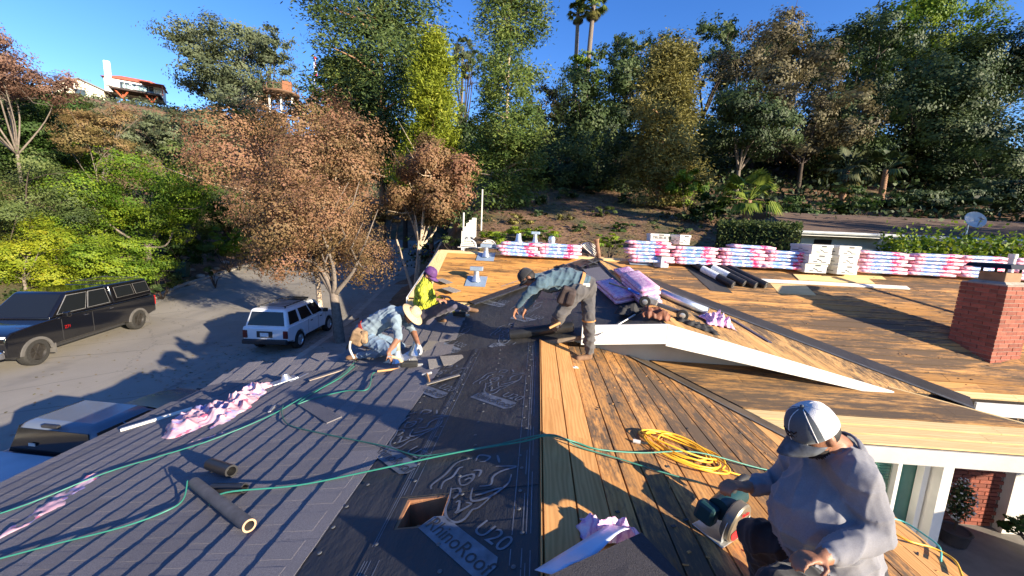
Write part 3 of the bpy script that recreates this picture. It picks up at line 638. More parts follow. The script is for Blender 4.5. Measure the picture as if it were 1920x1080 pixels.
# white cartons
m_card = mat('white_carton', (0.58, 0.57, 0.52), 0.75, 0.05, 4); m_ink = mat('carton_ink', (0.05, 0.05, 0.06), 0.8); m_card_in = mat('carton_inside', (0.5, 0.38, 0.25), 0.9); m_red = mat('carton_red_ink', (0.45, 0.05, 0.06), 0.8)
def carton(name, loc, dims, rz, label, group=None, words=None, tiltx=0.0, taped=True):
    t = thing(name, label, 'box', loc, rz, group); t.rotation_euler = (tiltx, 0, rz); L, W, H = dims
    bd = MB().box((0, 0, H/2), dims).build('carton_body', m_card, t, bevel=0.006)
    MB().box((0, 0, H*.84), (L+.024, W+.024, H*.28)).build('lid', m_card, t, bevel=0.005)
    dk = MB(); yf = -W/2-.0135
    dk.add([(-.03, yf, H*.76), (.09, yf, H*.76), (.09, yf, H*.90), (-.03, yf, H*.90)], [(0, 1, 2, 3)])
    dk.build('hand_hole', m_ink, t)
    pr = MB(); yb = -W/2-.003; rg = random.Random(int(abs(loc[0])*100+loc[2]*37))
    for (a, b, c) in ((-.13, .18, .09), (.04, .14, .11), (-.06, .42, .05), (-.02, .34, .05), (.02, .26, .03)):
        for q in range(4):
            w0 = c/4*.8; pr.add([(a+q*c/4, yb, H*b), (a+q*c/4+w0, yb, H*b), (a+q*c/4+w0, yb, H*(b+.09)), (a+q*c/4, yb, H*(b+.09))], [(0, 1, 2, 3)])
    xs_ = -L/2-.003
    for (a, b, c) in ((-.22, .3, .16), (.05, .3, .2), (-.05, .48, .12)): pr.add([(xs_, a*W*1.6, H*b), (xs_, a*W*1.6, H*(b+.07)), (xs_, (a+c)*W*1.6, H*(b+.07)), (xs_, (a+c)*W*1.6, H*b)], [(0, 1, 2, 3)])
    if words is None: pr.build('printed_marks', m_ink, t)
    else:
        me = text_mesh(words, 0.085); me.materials.clear(); me.materials.append(m_ink); inst(me, 'printed_lettering', t, Matrix.Translation((0.03, -W/2-.007, H*.45)) @ Matrix.Rotation(R(90), 4, 'X'))
    return t
bw, bd_, bh = 0.47, 0.64, 0.205
for c in range(2):
    for k in range(3):
        carton('ridge_cap_box', (6.22+c*0.60+random.uniform(-.03, .03), 9.50+random.uniform(-.05, .04), ZR-.06+k*(bh+.006)), (bw, bd_, bh), 0.10+random.uniform(-.09, .09),
               f'white lidded cardboard box, {["bottom", "middle", "top"][k]} of the {["left", "right"][c]} column of three on the ridge', 'white boxes stacked in two columns')
carton('cardboard_carton', (2.78, 9.52, ZR+6*.0825-.01), (0.42, 0.3, 0.17), 0.03, 'small white carton with dark lettering on top of a pink stack', words='TRUBUILT')
carton('cardboard_carton', (3.30, 9.52, ZR+5*.0825+.02), (0.28, 0.32, 0.22), 0.35, 'plain white cube carton on top of the second pink stack')
# timber plate under boxes and long white trim board
MB().box((6.6, 9.2, 4.36), (1.6, .25, .02), (0.42, 0, 0)).build('plywood_offcut', w_newx); tag(bpy.data.objects['plywood_offcut'], 'pale plywood offcut lying under the six white boxes', 'plywood')
M = frame(on(R2, 6.45, 8.98, 0.02), (1, 0, 0), nrm(R2)); tb = MB().box((0, 0, 0), (3.1, .11, .03)).build('trim_board', m_white, bevel=0.003); tb.matrix_world = M
tag(tb, 'long white trim board lying across the deck below the pink stacks', 'board')
# rolls of underlayment on the far slope
m_roll = mat('roll_black', (0.022, 0.022, 0.023), 0.42, 0.3, 9); m_lab = mat('roll_label', (0.66, 0.70, 0.72), 0.5, 0.2, 18)
def felt_roll(px, py, L, ang, label, lab=True, pl=R2, r=0.075, group='rolls of black underlayment on the far slope'):
    p = onpl(px, py, pl); p = on(pl, p.x, p.y, r+.004); d = Vector((math.sin(ang), -math.cos(ang), 0)); d = (d-nrm(pl)*d.dot(nrm(pl))).normalized()
    t = thing('underlayment_roll', label, 'roll', group=group, M=frame(p, d, nrm(pl)))
    RX = Matrix.Rotation(R(90), 4, 'Y')
    MB().lathe([(r*.45, -L/2+.004), (r*.97, -L/2), (r, -L/2+.01), (r, L/2-.01), (r*.97, L/2), (r*.45, L/2-.004)], 20, RX).build('rolled_sheet', m_roll, t, smooth=True)
    MB().lathe([(r*.42, -L/2-.003), (r*.42, L/2+.003)], 14, RX).build('core', mat('core_card', (0.07, 0.06, 0.05), 0.9), t)
    for k in range(3): MB().lathe([(r*(.55+.15*k), L/2+.0005), (r*(.57+.15*k), L/2+.002), (r*(.59+.15*k), L/2+.0005)], 20, RX).build('winding', m_galv if False else mat('winding', (0.08, 0.08, 0.08), 0.5), t)
    if lab: MB().lathe([(r+.0015, -L*.28), (r+.0015, L*.12)], 20, RX, caps=False).build('paper_label', m_lab, t, smooth=True)
    return t
felt_roll(1335, 520, 1.0, R(32), 'leftmost black underlayment roll with a torn white label'); felt_roll(1355, 518, 1.0, R(33), 'second black underlayment roll with a long white label')
felt_roll(1375, 521, 1.0, R(33), 'third black underlayment roll without a visible label', False); felt_roll(1393, 521, 1.0, R(34), 'rightmost black underlayment roll set apart from the others', False)
p = onpl(1315, 520, R2); ps = [on(R2, p.x+dx, p.y+dy, .009) for dx, dy in ((-.25, .45), (.25, .45), (.45, -.55), (.02, -.5))]
tag(MB().prism(ps[::-1], -nrm(R2)*.003).build('felt_offcut', m_felt), 'flat black felt offcut under the left end of the rolls', 'felt sheet')
# half round vents
def dormer_vent(px, py, z, y, label, tilt=0):
    d = ray(px, py); t = (y)/d.y; p = CAM+d*t
    T = thing('half_round_vent', label, 'roof vent', (p.x, p.y, p.z), 0.05, 'half round attic vents'); T.rotation_euler = (0, tilt, 0.05)
    r = 0.19; sh = MB(); n_ = 16
    pts = [(r*math.cos(math.pi*i/n_), r*math.sin(math.pi*i/n_)) for i in range(n_+1)]
    sh.add([(x, -.02, z_) for x, z_ in pts]+[(x*.96, .30, z_*.96) for x, z_ in pts], [(i, i+1, i+n_+2, i+n_+1) for i in range(n_)]); sh.build('hood', m_white, T, smooth=True, solid=.012)
    MB().add([(x*.93, .02, z_*.93) for x, z_ in pts], [tuple(range(n_+1))]).build('backing', m_void, T)
    for k in range(4):
        z_ = .02+k*.042; hw = math.sqrt(max(0, (r*.95)**2-(z_+.02)**2)); MB().box((0, 0, z_+.012), (2*hw, .05, .012), (0.55, 0, 0)).build('louvre', m_white, T)
    MB().box((0, .12, -.01), (.5, .42, .012)).build('base_flange', m_white, T); return T
dormer_vent(878, 463, 0, 9.75, 'white half round louvred vent at the left end of the ridge'); dormer_vent(916, 464, 0, 9.85, 'white half round louvred vent partly behind a grey hooded vent'); dormer_vent(1103, 470, 0, 9.75, 'white half round louvred vent tipped over beside the rusty pipe', R(38))
# T-top vents and cones
def ttop(p, n_, label, big=1.0, rz=0.1):
    T = thing('flue_vent', label, 'roof vent', group='sheet metal flue vents', M=frame(p, (math.cos(rz), math.sin(rz), 0), n_))
    MB().box((0, 0, .006), (.42*big, .40*big, .008)).build('base_flashing', m_bluef, T)
    up = T.matrix_world.to_3x3().inverted() @ Vector((0, 0, 1))
    MB().tube([Vector((0, 0, .005)), up*.10*big, up*.15*big], [.10*big, .065*big, .06*big], 16).build('cone', m_galv, T, smooth=True)
    c = up*.21*big; MB().tube([up*.12*big, up*.26*big], .058*big, 16).build('pipe', m_galv, T, smooth=True)
    MB().box(c+up*.06, (.26*big, .15*big, .08*big), up.to_track_quat('Z', 'Y').to_matrix()).build('hood', m_bluef, T, bevel=.008); return T
ttop(on(R2, *onpl(893, 528, R2).xy, .004), nrm(R2), 'galvanised hooded vent on blue flashing in the middle of the orange deck', 1.05, 0.0)
ttop(on(R2, *onpl(911, 482, R2).xy, .004), nrm(R2), 'pale T shaped hooded vent near the ridge left of pink bundles', 1.0, 0.0)
for (px, lab, k) in ((972, 'small galvanised cone cap on the left pink stack', .7), (1003, 'wide galvanised hooded vent sitting on the pink bundles', .9), (1034, 'round galvanised cap on the right of the left pink stacks', .75)):
    d = ray(px, 457); t = 9.55/d.y; p = CAM+d*t; p.z = ZR+4*.0825-.012
    if k == .9: ttop(p, Vector((0, 0, 1)), lab, .8)
    else:
        T = thing('galvanised_flue_cap', lab, 'roof vent', p, 0, 'sheet metal flue vents')
        MB().lathe([(.10, 0), (.075, .05), (.06, .17), (.055, .19)] if k == .7 else [(.075, 0), (.085, .04), (.095, .09), (.075, .15), (.03, .175)], 18).build('cap_body', m_galv, T, smooth=True); MB().lathe([(.13, -.002), (.13, .004)], 18).build('flange', m_galv, T)
# leaning rusty pipe at the hip
p = onpl(1122, 474, R2); p = Vector((p.x, 9.62, 4.53)); T = thing('vent_pipe', 'rusty brown vent pipe with a flared top leaning at the ridge', 'pipe', p)
MB().tube([(0, 0, -.05), (-.10, 0, .42)], .05, 14).build('pipe', mat('rusty_iron', (0.22, 0.12, 0.07), 0.8, 0.4, 12, 0.3, 50), T, smooth=True); MB().tube([(-.10, 0, .40), (-.115, 0, .47)], [.055, .075], 14).build('flared_collar', MATS['rusty_iron'], T, smooth=True)
p = on(R2, 9.95, 9.2, 0); T = thing('vent_pipe', 'pale plastic vent pipe standing behind the chimney', 'pipe', (8.75, 7.9, zof(R2, 8.75, 7.9)-.02)); MB().tube([(0, 0, 0), (0, 0, 1.30)], .05, 14).build('pipe', mat('pvc', (0.7, 0.68, 0.62), 0.5), T, smooth=True); MB().tube([(0, 0, 1.28), (0, 0, 1.36)], .062, 14).build('coupling', MATS['pvc'], T, smooth=True)
# grey utility box and flashing sheet below the stacks
p = onpl(1238, 500, R2); T = thing('utility_box', 'small grey metal box on the deck in front of pink bundles', 'box', (p.x, p.y, p.z-.02), 0.5)
MB().box((0, 0, .13), (.24, .26, .24)).build('box_body', mat('grey_box', (0.36, 0.38, 0.44), 0.6), T, bevel=.008); MB().box((0, 0, .265), (.26, .28, .03)).build('lid', mat('grey_lid', (0.16, 0.14, 0.13), 0.7), T, bevel=.006)
p = onpl(1200, 494, R2); M = frame(on(R2, p.x, p.y, .05), (1, .1, 0), Vector((0, -.3, 1))); o = MB().add([(-.28, -.12, -.03), (.25, -.12, -.04), (.28, .12, .0), (-.1, .12, .05), (-.28, .08, 0)], [(0, 1, 2, 3, 4)]).build('flashing_sheet', m_bluef, solid=.004); o.matrix_world = M; tag(o, 'bent pale blue flashing sheet against the first right hand pink stack', 'flashing')
p = onpl(922, 505, R2)
# ================================================================ pink bundles tinted purple for shade, pipe and tools on the gable
m_wrap2, nt_, b_ = newmat('torn_wrapper'); v_ = vec(nt_, (1, 1, 1), True)
c_ = ramp(nt_, noise(nt_, v_, 9, 5), [(0.35, (0.60, 0.30, 0.52)), (0.55, (0.80, 0.52, 0.66)), (0.7, (0.84, 0.72, 0.80))])  # purple tones put the shade on the pink film into its colour
wv = _n(nt_, 'ShaderNodeTexWave'); wv.inputs['Scale'].default_value = 7; wv.inputs['Distortion'].default_value = 12; nt_.links.new(v_, wv.inputs['Vector'])
c_ = mixc(nt_, ramp(nt_, wv.outputs['Fac'], [(0.72, (0,)*3), (0.86, (.55,)*3)]), c_, (0.42, 0.13, 0.40))
nt_.links.new(c_, b_.inputs['Base Color']); b_.inputs['Roughness'].default_value = 0.25; bump(nt_, b_, noise(nt_, v_, 22, 6, .7), .8, .02)
BP = [bundle_mesh(seed=20+k, m=m_wrap2) for k in range(3)]
def upl(pl, px, py, h=0.0):
    p = onpl(px, py, pl)
    if pl is L2 and p.y < 5.85: pl = PL; p = onpl(px, py, pl)
    return on(pl, p.x, p.y, h)
nL2 = nrm(L2)
def lay(me, name, px, py, pl, ang, h, label, cat, group=None):
    o = inst(me, name); d = Vector((math.cos(ang), math.sin(ang), 0)); d = (d-nrm(pl)*d.dot(nrm(pl))).normalized(); o.matrix_world = frame(upl(pl, px, py, 0)+nrm(pl)*h, d, nrm(pl)); tag(o, label, cat, group); return o
for k in range(4):
    lay(BP[k % 3], 'shingle_bundle', 1200, 556, L2, R(97)+random.uniform(-.04, .04), .047+k*.084, f'{["lowest", "second lowest", "second highest", "topmost"][k]} pink bundle, shade painted lilac, of the stack beside the bending man', 'shingle bundle', 'lilac wrapped bundles on the gable')
for k in range(2):
    lay(BP[(k+1) % 3], 'shingle_bundle', 1152, 553, L2, R(100), .047+k*.084, f'{["lower", "upper"][k]} of two torn pink bundles, shade painted purple, right behind the bending man', 'shingle bundle', 'lilac wrapped bundles on the gable')
o = lay(BP[0], 'shingle_bundle', 1180, 520, L2, R(96), .047, 'pink bundle, shade painted purple, lying farthest up the gable behind the others', 'shingle bundle', 'lilac wrapped bundles on the gable')
lay(MB().box((0, 0, 0), (.36, .95, .06)).mesh('shingle_pile', m_shin), 'shingle_pile', 1120, 520, L2, R(8), .04, 'unwrapped brown shingle pile between the bending man and purple bundles', 'shingles')
# crumpled black felt by the apex
def crumple(name, M, L, W, H, mtl, label, cat, seed, nu=26, nv=12, twist=0.0, taper=None, fold=7):
    rg = np.random.default_rng(seed); ph = rg.random((6, 3))*6.28; fr = rg.uniform(1.2, fold, (6, 2))
    dr = rg.normal(size=(9, 2)); dr /= np.linalg.norm(dr, axis=1)[:, None]; fq = rg.uniform(1.6, 2.2+fold*1.15, 9); po = rg.random(9)*6.28
    def rid(x, y):
        z = 0
        for k in range(9):
            q = math.sin((x*dr[k, 0]+y*dr[k, 1])*fq[k]+po[k]+.9*math.sin((y*dr[k, 0]-x*dr[k, 1])*fq[k]*.45+po[8-k])); z += (1-abs(q))**1.15/(1+.3*k)
        return z/2.6
    def f(u, v):
        tp = taper(u) if taper else 1.0; ed = .55+.45*math.sin(6.28*(1.3*u+ph[0, 0]))*math.sin(6.28*(2.1*u+ph[1, 0]))+.25*math.sin(31*u+ph[2, 0])
        X, Y = (u-.5)*L, (v-.5)*W*tp*(.75+.45*ed); Y += .10*W*math.sin(5.5*u+ph[3, 0])+twist*math.sin(u*3.1); X += .05*L*math.sin(9*v+ph[4, 0])*(abs(u-.5)*2)**2
        e = min(1, 5*min(u, 1-u)+.12)*min(1, 4*min(v, 1-v)+.10); sc2 = 3.2/max(W, .05)*.33
        return Vector((X, Y, .004+H*rid(X*sc2+seed, Y*sc2)*e))
    nu, nv = int(nu*1.6), int(nv*1.6); o = MB().sheet(f, nu, nv).build(name, mtl, smooth=True, angle=38, solid=.002)
    o.matrix_world = M; tag(o, label, cat); return o
crumple('felt_scrap', frame(upl(L2, 1080, 506), (1, .3, 0), nL2), .8, .5, .12, m_roll, 'crumpled black felt scrap by the hip behind the bending man', 'felt sheet', 3)
# galvanised duct on the gable slope
PG = (tuple(A), tuple(n1))
def pg(px, py, h=0): return onpl(px, py, PG)+n1*h
a_, b2_ = pg(1236, 556, .08), pg(1322, 592, .08)
T = thing('duct_pipe', 'long galvanised duct pipe lying along the gable slope', 'pipe', a_); MB().tube([Vector((0, 0, 0)), (b2_-a_)*.33, (b2_-a_)*.335, b2_-a_], [.075, .075, .077, .077], 20, caps=False).build('pipe', m_galv, T, smooth=True, solid=.004)
MB().tube([(b2_-a_)*.995, (b2_-a_)*1.01], .079, 20, caps=False).build('rim', m_galv, T, smooth=True)
# magnetic sweeper with wheels and blue handle
m_blue = mat('tool_blue', (0.03, 0.12, 0.55), 0.35, 0.1); m_rub = mat('rubber', (0.02, 0.02, 0.02), 0.8, 0.3, 12, 0.3, 60); m_alu = mat('aluminium', (0.55, 0.55, 0.54), 0.35, 0.2, 10, metal=0.7)
c0 = pg(1240, 586, .11); ax = (pg(1275, 592, .11)-pg(1215, 570, .11)).normalized()
T = thing('magnetic_sweeper', 'wheeled magnetic sweeper with a blue handle by the gable peak', 'sweeper', M=frame(c0, ax, n1))
MB().box((0, 0, 0), (.55, .07, .06)).build('magnet_bar', mat('sweeper_dark', (0.05, 0.055, 0.07), 0.4), T, bevel=.01); MB().tube([(-.28, .02, .03), (-.62, .10, .05)], .022, 10).build('handle', m_blue, T, smooth=True); MB().tube([(-.60, .09, .05), (-.95, .16, .02)], .014, 8).build('handle_rod', MATS['sweeper_dark'], T, smooth=True)
MB().box((-.2, -.02, .03), (.18, .10, .12)).build('bracket', m_alu, T, bevel=.02)
for sx in (-.30, .30):
    wl_ = MB().lathe([(.035, -.022), (.085, -.02), (.092, -.01), (.092, .01), (.085, .02), (.035, .022)], 20, Matrix.Translation((sx, -.06, -.02)) @ Matrix.Rotation(R(90), 4, 'X')).build('wheel', m_rub, T, smooth=True)
    MB().lathe([(.045, .023), (.02, .03), (.0, .03)], 16, Matrix.Translation((sx, -.06, -.02)) @ Matrix.Rotation(R(90), 4, 'X')).build('hub', m_alu, wl_, smooth=True)
MB().tube([(.0, .03, .0), (.38, .02, -.03)], .012, 8).build('axle', m_blue, T)
# leather tool bag, folded tarp, pole
crumple('leather_pouch', frame(pg(1228, 594, .02), (1, 0, -.1), Vector((0, -.3, 1))), .42, .26, .16, mat('leather', (0.17, 0.06, 0.03), 0.6, 0.4, 9, 0.4, 40), 'brown leather tool pouch lying at the gable peak', 'tool bag', 5, fold=3)
crumple('black_tool_bag', frame(upl(L2, 1178, 588, .01), (.6, .8, 0), nL2), .55, .22, .14, mat('black_cloth', (0.018, 0.018, 0.02), 0.75, .3, 9), 'black cloth tool bag left of the gable peak', 'tool bag', 6, fold=3)
crumple('black_tarp_scrap', frame(pg(1305, 612, .006), ax, n1), .65, .22, .07, MATS['black_cloth'], 'dark tarp scrap right of the sweeper wheel', 'tarp', 9)
crumple('pink_wrapper_scrap', frame(pg(1342, 606, .01), (1, .2, -.2), n1), .55, .42, .18, m_wrap2, 'crumpled pink wrapper beyond the end of the galvanised pipe', 'plastic wrap', 11, fold=9)
a_, b2_ = pg(1372, 600, .012), pg(1443, 643, .012); o = MB().box((0, 0, 0), ((b2_-a_).length, .09, .02)).build('metal_strip', mat('dark_blue_metal', (0.06, 0.07, 0.13), 0.4, .1, metal=.4)); o.matrix_world = frame((a_+b2_)/2, b2_-a_, n1); tag(o, 'long dark blue metal strip lying on the gable slope', 'metal strip')
a_, b2_ = Vector((0.80, 5.60, 3.60)), upl(L2, 1200, 590, .05); T = thing('pry_pole', 'thin pale metal pole leaning across the gable fascia', 'pole', a_); MB().tube([Vector((0, 0, 0)), b2_-a_], .013, 10).build('shaft', m_alu, T, smooth=True); MB().tube([(b2_-a_)*.9, (b2_-a_)*1.02], .02, 10).build('grip', m_rub, T, smooth=True)
# white small scrap
crumple('paper_scrap', frame(pg(1390, 594, .02), (1, 0, 0), n1), .06, .05, .03, m_card, 'tiny white scrap on the gable slope below the valley', 'scrap', 2, 6, 4)
# long black roll being unrolled under the bending man
p0, p1 = at(958, 590, 5.75), at(1068, 594, 5.6); p0 = on(L2, p0.x, 6.02, .09); p1 = on(L2, 0.62, 5.97, .11)
T = thing('underlayment_roll', 'long black underlayment roll under the hands of the bending man', 'roll', M=frame((p0+p1)/2, p1-p0, nL2)); L = (p1-p0).length
RX = Matrix.Rotation(R(90), 4, 'Y'); MB().lathe([(.05, -L/2), (.085, -L/2), (.085, L/2), (.05, L/2)], 20, RX).build('rolled_sheet', m_roll, T, smooth=True); MB().lathe([(.046, -L/2-.01), (.046, L/2+.01)], 14, RX).build('core', MATS['core_card'], T)
MB().sheet(lambda u, v: Vector(((u-.5)*L, .085+v*.5, -.075-.005*math.sin(u*9))), 8, 4).build('loose_end', m_felt, T, solid=.003)
# ================================================================ left slope clutter
m_pink, nt_, b_ = newmat('pink_plastic'); v_ = vec(nt_, (1, 1, 1))
c_ = ramp(nt_, noise(nt_, v_, 5, 4), [(0.35, (0.86, 0.50, 0.55)), (0.6, (0.90, 0.62, 0.66)), (0.75, (0.82, 0.66, 0.78))])
c_ = mixc(nt_, ramp(nt_, noise(nt_, v_, 9, 2), [(0.60, (0,)*3), (0.63, (.8,)*3)]), c_, (0.70, 0.08, 0.20)); c_ = mixc(nt_, ramp(nt_, noise(nt_, vec(nt_, (1.3, .7, 1)), 7, 3), [(0.58, (0,)*3), (0.62, (.75,)*3)]), c_, (0.30, 0.36, 0.72))
nt_.links.new(c_, b_.inputs['Base Color']); b_.inputs['Roughness'].default_value = 0.35; MATS['pink_plastic'] = m_pink
tr_ = _n(nt_, 'ShaderNodeBsdfTranslucent'); nt_.links.new(c_, tr_.inputs[0]); ms_ = _n(nt_, 'ShaderNodeMixShader'); ms_.inputs[0].default_value = .3; nt_.links.new(b_.outputs[0], ms_.inputs[1]); nt_.links.new(tr_.outputs[0], ms_.inputs[2]); nt_.links.new(ms_.outputs[0], nt_.nodes['Material Output'].inputs[0])
def pldir(a, b): return onpl(*b, PL)-onpl(*a, PL)
crumple('pink_wrapper', frame(upl(PL, 372, 787), pldir((325, 812), (420, 745)), nPL), 1.0, .46, .15, m_pink, 'left half of the crumpled pink wrapper heap on the shingles', 'plastic wrap', 21, 40, 18, fold=6)
crumple('pink_wrapper', frame(upl(PL, 452, 757), pldir((400, 795), (505, 722)), nPL), 1.45, .44, .15, m_pink, 'right longer half of the crumpled pink wrapper heap on the shingles', 'plastic wrap', 22, 46, 18, fold=7)
crumple('pink_wrapper', frame(upl(PL, 105, 945), pldir((20, 1002), (188, 893)), nPL), 1.05, .24, .035, m_pink, 'narrow lilac wrapper strip lying alone near the left edge', 'plastic wrap', 23, 30, 8, taper=lambda u: .25+.9*math.sin(math.pi*u)**1.3)
crumple('pink_wrapper', frame(upl(PL, 398, 821), pldir((362, 832), (436, 810)), nPL), .55, .06, .02, m_pink, 'thin torn pink shred below the wrapper heap', 'plastic wrap', 24, 16, 4, taper=lambda u: .4+.6*u)
crumple('pink_wrapper', frame(upl(PL, 212, 856), pldir((205, 858), (220, 853)), nPL), .14, .04, .012, m_pink, 'tiny pink shred left of the wrapper heap', 'plastic wrap', 25, 8, 3)
def barpl(name, a, b, wd, th, m, label, cat, pl=PL, h=.02):
    p, q = upl(pl, *a, h+th/2), upl(pl, *b, h+th/2); o = MB().box((0, 0, 0), ((q-p).length, wd, th)).build(name, m, bevel=.002); o.matrix_world = frame((p+q)/2, q-p, nrm(pl)); return tag(o, label, cat)
barpl('metal_flashing', (228, 811), (362, 770), .06, .03, m_white, 'white metal flashing strip sticking out left of the pink heap', 'flashing')
barpl('shingle_strip', (580, 716), (655, 692), .09, .012, mat('tan_strip', (0.36, 0.29, 0.22), .8), 'pale brown strip on the shingles near the crouching man', 'shingles'); barpl('metal_flashing', (545, 718), (578, 702), .05, .004, m_galv, 'short bright metal strip right of the step flashing', 'flashing')
T = thing('step_flashing', 'small galvanised boot flashing at the right end of the pink heap', 'flashing', M=frame(upl(PL, 533, 716, .022), pldir((515, 720), (550, 708)), nPL)); MB().box((0, 0, .004), (.34, .22, .006)).build('flange', m_galv, T); MB().tube([(.03, 0, .0), (.03, 0, .06), (.03, 0, .09)], [.09, .05, .045], 14).build('cone', m_galv, T, smooth=True)
T = thing('utility_knife', 'silver utility knife lying beside the green hose', 'knife', M=frame(upl(PL, 510, 772, .03), pldir((500, 785), (521, 758)), nPL)); MB().box((0, 0, 0), (.17, .035, .02)).build('handle', m_alu, T, bevel=.006); MB().box((.11, 0, 0), (.06, .018, .004)).build('blade', m_galv, T)
# cardboard tube and dark rolls
def rollpl(name, a, b, r, m, label, cat, hollow=True, core=None):
    p, q = upl(PL, *a, r+.022), upl(PL, *b, r+.022); T = thing(name, label, cat, M=frame((p+q)/2, q-p, nPL)); L = (q-p).length; RX = Matrix.Rotation(R(90), 4, 'Y')
    MB().lathe([(r, -L/2), (r*1.0, L/2), (r*.72, L/2), (r*.72, L/2-.12), (0.001, L/2-.12)], 20, RX, caps=False).build('tube', m, T, smooth=True)
    MB().lathe([(r*1.003, L/2-.004), (r*1.003, L/2+.001), (r*.72, L/2+.001)], 20, RX, caps=False).build('rim', core or m, T, smooth=True); MB().lathe([(0.001, -L/2-.0005), (r*.98, -L/2-.0005)], 20, RX, caps=False).build('end', m, T); return T
rollpl('cardboard_tube', (368, 918), (472, 1002), .042, mat('tube_grey', (0.16, 0.145, 0.13), .9, .2, 12), 'long grey cardboard tube lying on the shingles', 'tube', core=mat('card_tan', (0.48, 0.30, 0.18), .9))
rollpl('felt_core', (398, 884), (438, 898), .05, m_roll, 'short black felt core above the cardboard tube', 'roll'); rollpl('felt_core', (402, 928), (462, 928), .036, m_roll, 'short black felt core touching the middle of the tube', 'roll')
barpl('starter_shingle', (560, 750), (628, 792), .16, .012, m_shin, 'single dark shingle lying loose across the courses', 'shingles')
# galvanised pipes with cone flashings by the crouching man
def vent(px, py, pl, hgt, r, label, col=m_galv):
    b = upl(pl, px, py, .012); T = thing('plumbing_vent', label, 'roof vent', b, .2)
    MB().box((0, 0, .012), (.30, .30, .004), Vector(pl[1]).to_track_quat('Z', 'Y').to_matrix()).build('flange', m_galv, T); MB().tube([(0, 0, -.01), (0, 0, .12), (0, 0, .17)], [.13, r*1.25, r*1.1], 18).build('cone', m_galv, T, smooth=True); MB().tube([(0, 0, 0), (0, 0, hgt)], r, 18, caps=False).build('pipe', col, T, smooth=True, solid=.004); return T
vent(745, 678, L2, .50, .048, 'tall galvanised vent pipe with cone flashing in front of the crouching man', mat('old_galv', (0.42, 0.40, 0.30), .5, .3, 14, metal=.5)); vent(781, 663, L2, .20, .05, 'short cone flashing beside the gloved hand of the crouching man')
# nail guns
def nailgun(px, py, pl, ang, label, accent):
    d = Vector((math.cos(ang), math.sin(ang), 0)); T = thing('nail_gun', label, 'nail gun', M=frame(upl(pl, px, py, .03), d, nrm(pl)), group='coil nail guns')
    MB().box((0, 0, .05), (.24, .075, .085)).build('body', m_rub, T, bevel=.02); MB().lathe([(.02, -.035), (.062, -.03), (.065, 0), (.062, .03), (.02, .035)], 18, Matrix.Translation((.05, .085, .045)) @ Matrix.Rotation(R(90), 4, 'X')).build('magazine', m_alu, T, smooth=True)
    MB().tube([(-.09, 0, .06), (-.14, 0, .14), (-.24, 0, .17)], [.03, .022, .022], 10).build('handle', accent, T, smooth=True); MB().box((.15, 0, .03), (.08, .035, .04)).build('nose', m_alu, T, bevel=.006); MB().tube([(-.24, 0, .17), (-.29, 0, .17)], .012, 8).build('hose_fitting', m_alu, T); return T
nailgun(768, 692, L2, R(15), 'silver coil nail gun on the shingles in front of the tall vent pipe', mat('tan_grip', (0.45, 0.33, 0.2), .7)); nailgun(862, 596, L2, R(5), 'coil nail gun with yellow accent at the feet of the yellow jacket man', mat('yellow_grip', (0.75, 0.55, 0.05), .5))
# hammers and small tools
def hammer(px, py, pl, ang, label):
    d = Vector((math.cos(ang), math.sin(ang), 0)); T = thing('hammer', label, 'hammer', M=frame(upl(pl, px, py, .03), d, nrm(pl))); MB().tube([(-.18, 0, 0), (.12, 0, 0)], .016, 8).build('handle', mat('hammer_wood', (0.5, 0.26, 0.10), .6), T, smooth=True); MB().box((.13, 0, 0), (.03, .13, .03)).build('head', m_alu, T, bevel=.006); return T
hammer(733, 697, L2, R(30), 'wooden handled hammer beside the silver nail gun'); hammer(803, 712, PL, R(112), 'orange handled hammer lying on the black underlayment')
# loose shingles
def loose(px, py, pl, ang, label, h=.012, nx=1.0):
    b = MB(); 
    b.box((0, 0, 0), (.33, .30, .008)); b.box((-.09, -.17, 0), (.02, .05, .006)); o = b.build('loose_shingle', mat('loose_shingle_grey', (0.21, 0.19, 0.165), .95, .25, 60, .6, 150, rnd=.2)); d = Vector((math.cos(ang), math.sin(ang), 0)); o.matrix_world = frame(upl(pl, px, py, h), d, nrm(pl)); return tag(o, label, 'shingle', 'loose shingles waiting to be nailed')
loose(826, 683, L2, R(20), 'left of two light shingles lying flat on the underlayment'); loose(850, 677, L2, R(24), 'right of two light shingles lying flat on the underlayment', .017)
loose(815, 650, L2, R(-8), 'loose shingle lapping from the course by the gloved hand'); loose(864, 572, L2, R(12), 'light shingle above the yellow nail gun', .02); loose(848, 576, L2, R(8), 'shingle next to the knee of the yellow jacket man', .014)
loose(848, 546, R2, R(65), 'shingle propped upright against the orange deck edge', .04); loose(836, 528, R2, R(62), 'dark shingle behind the purple cap', .02)
barpl('starter_strip', (800, 724), (862, 706), .06, .01, MATS['loose_shingle_grey'], 'narrow shingle strip next to the orange handled hammer', 'shingle', PL)
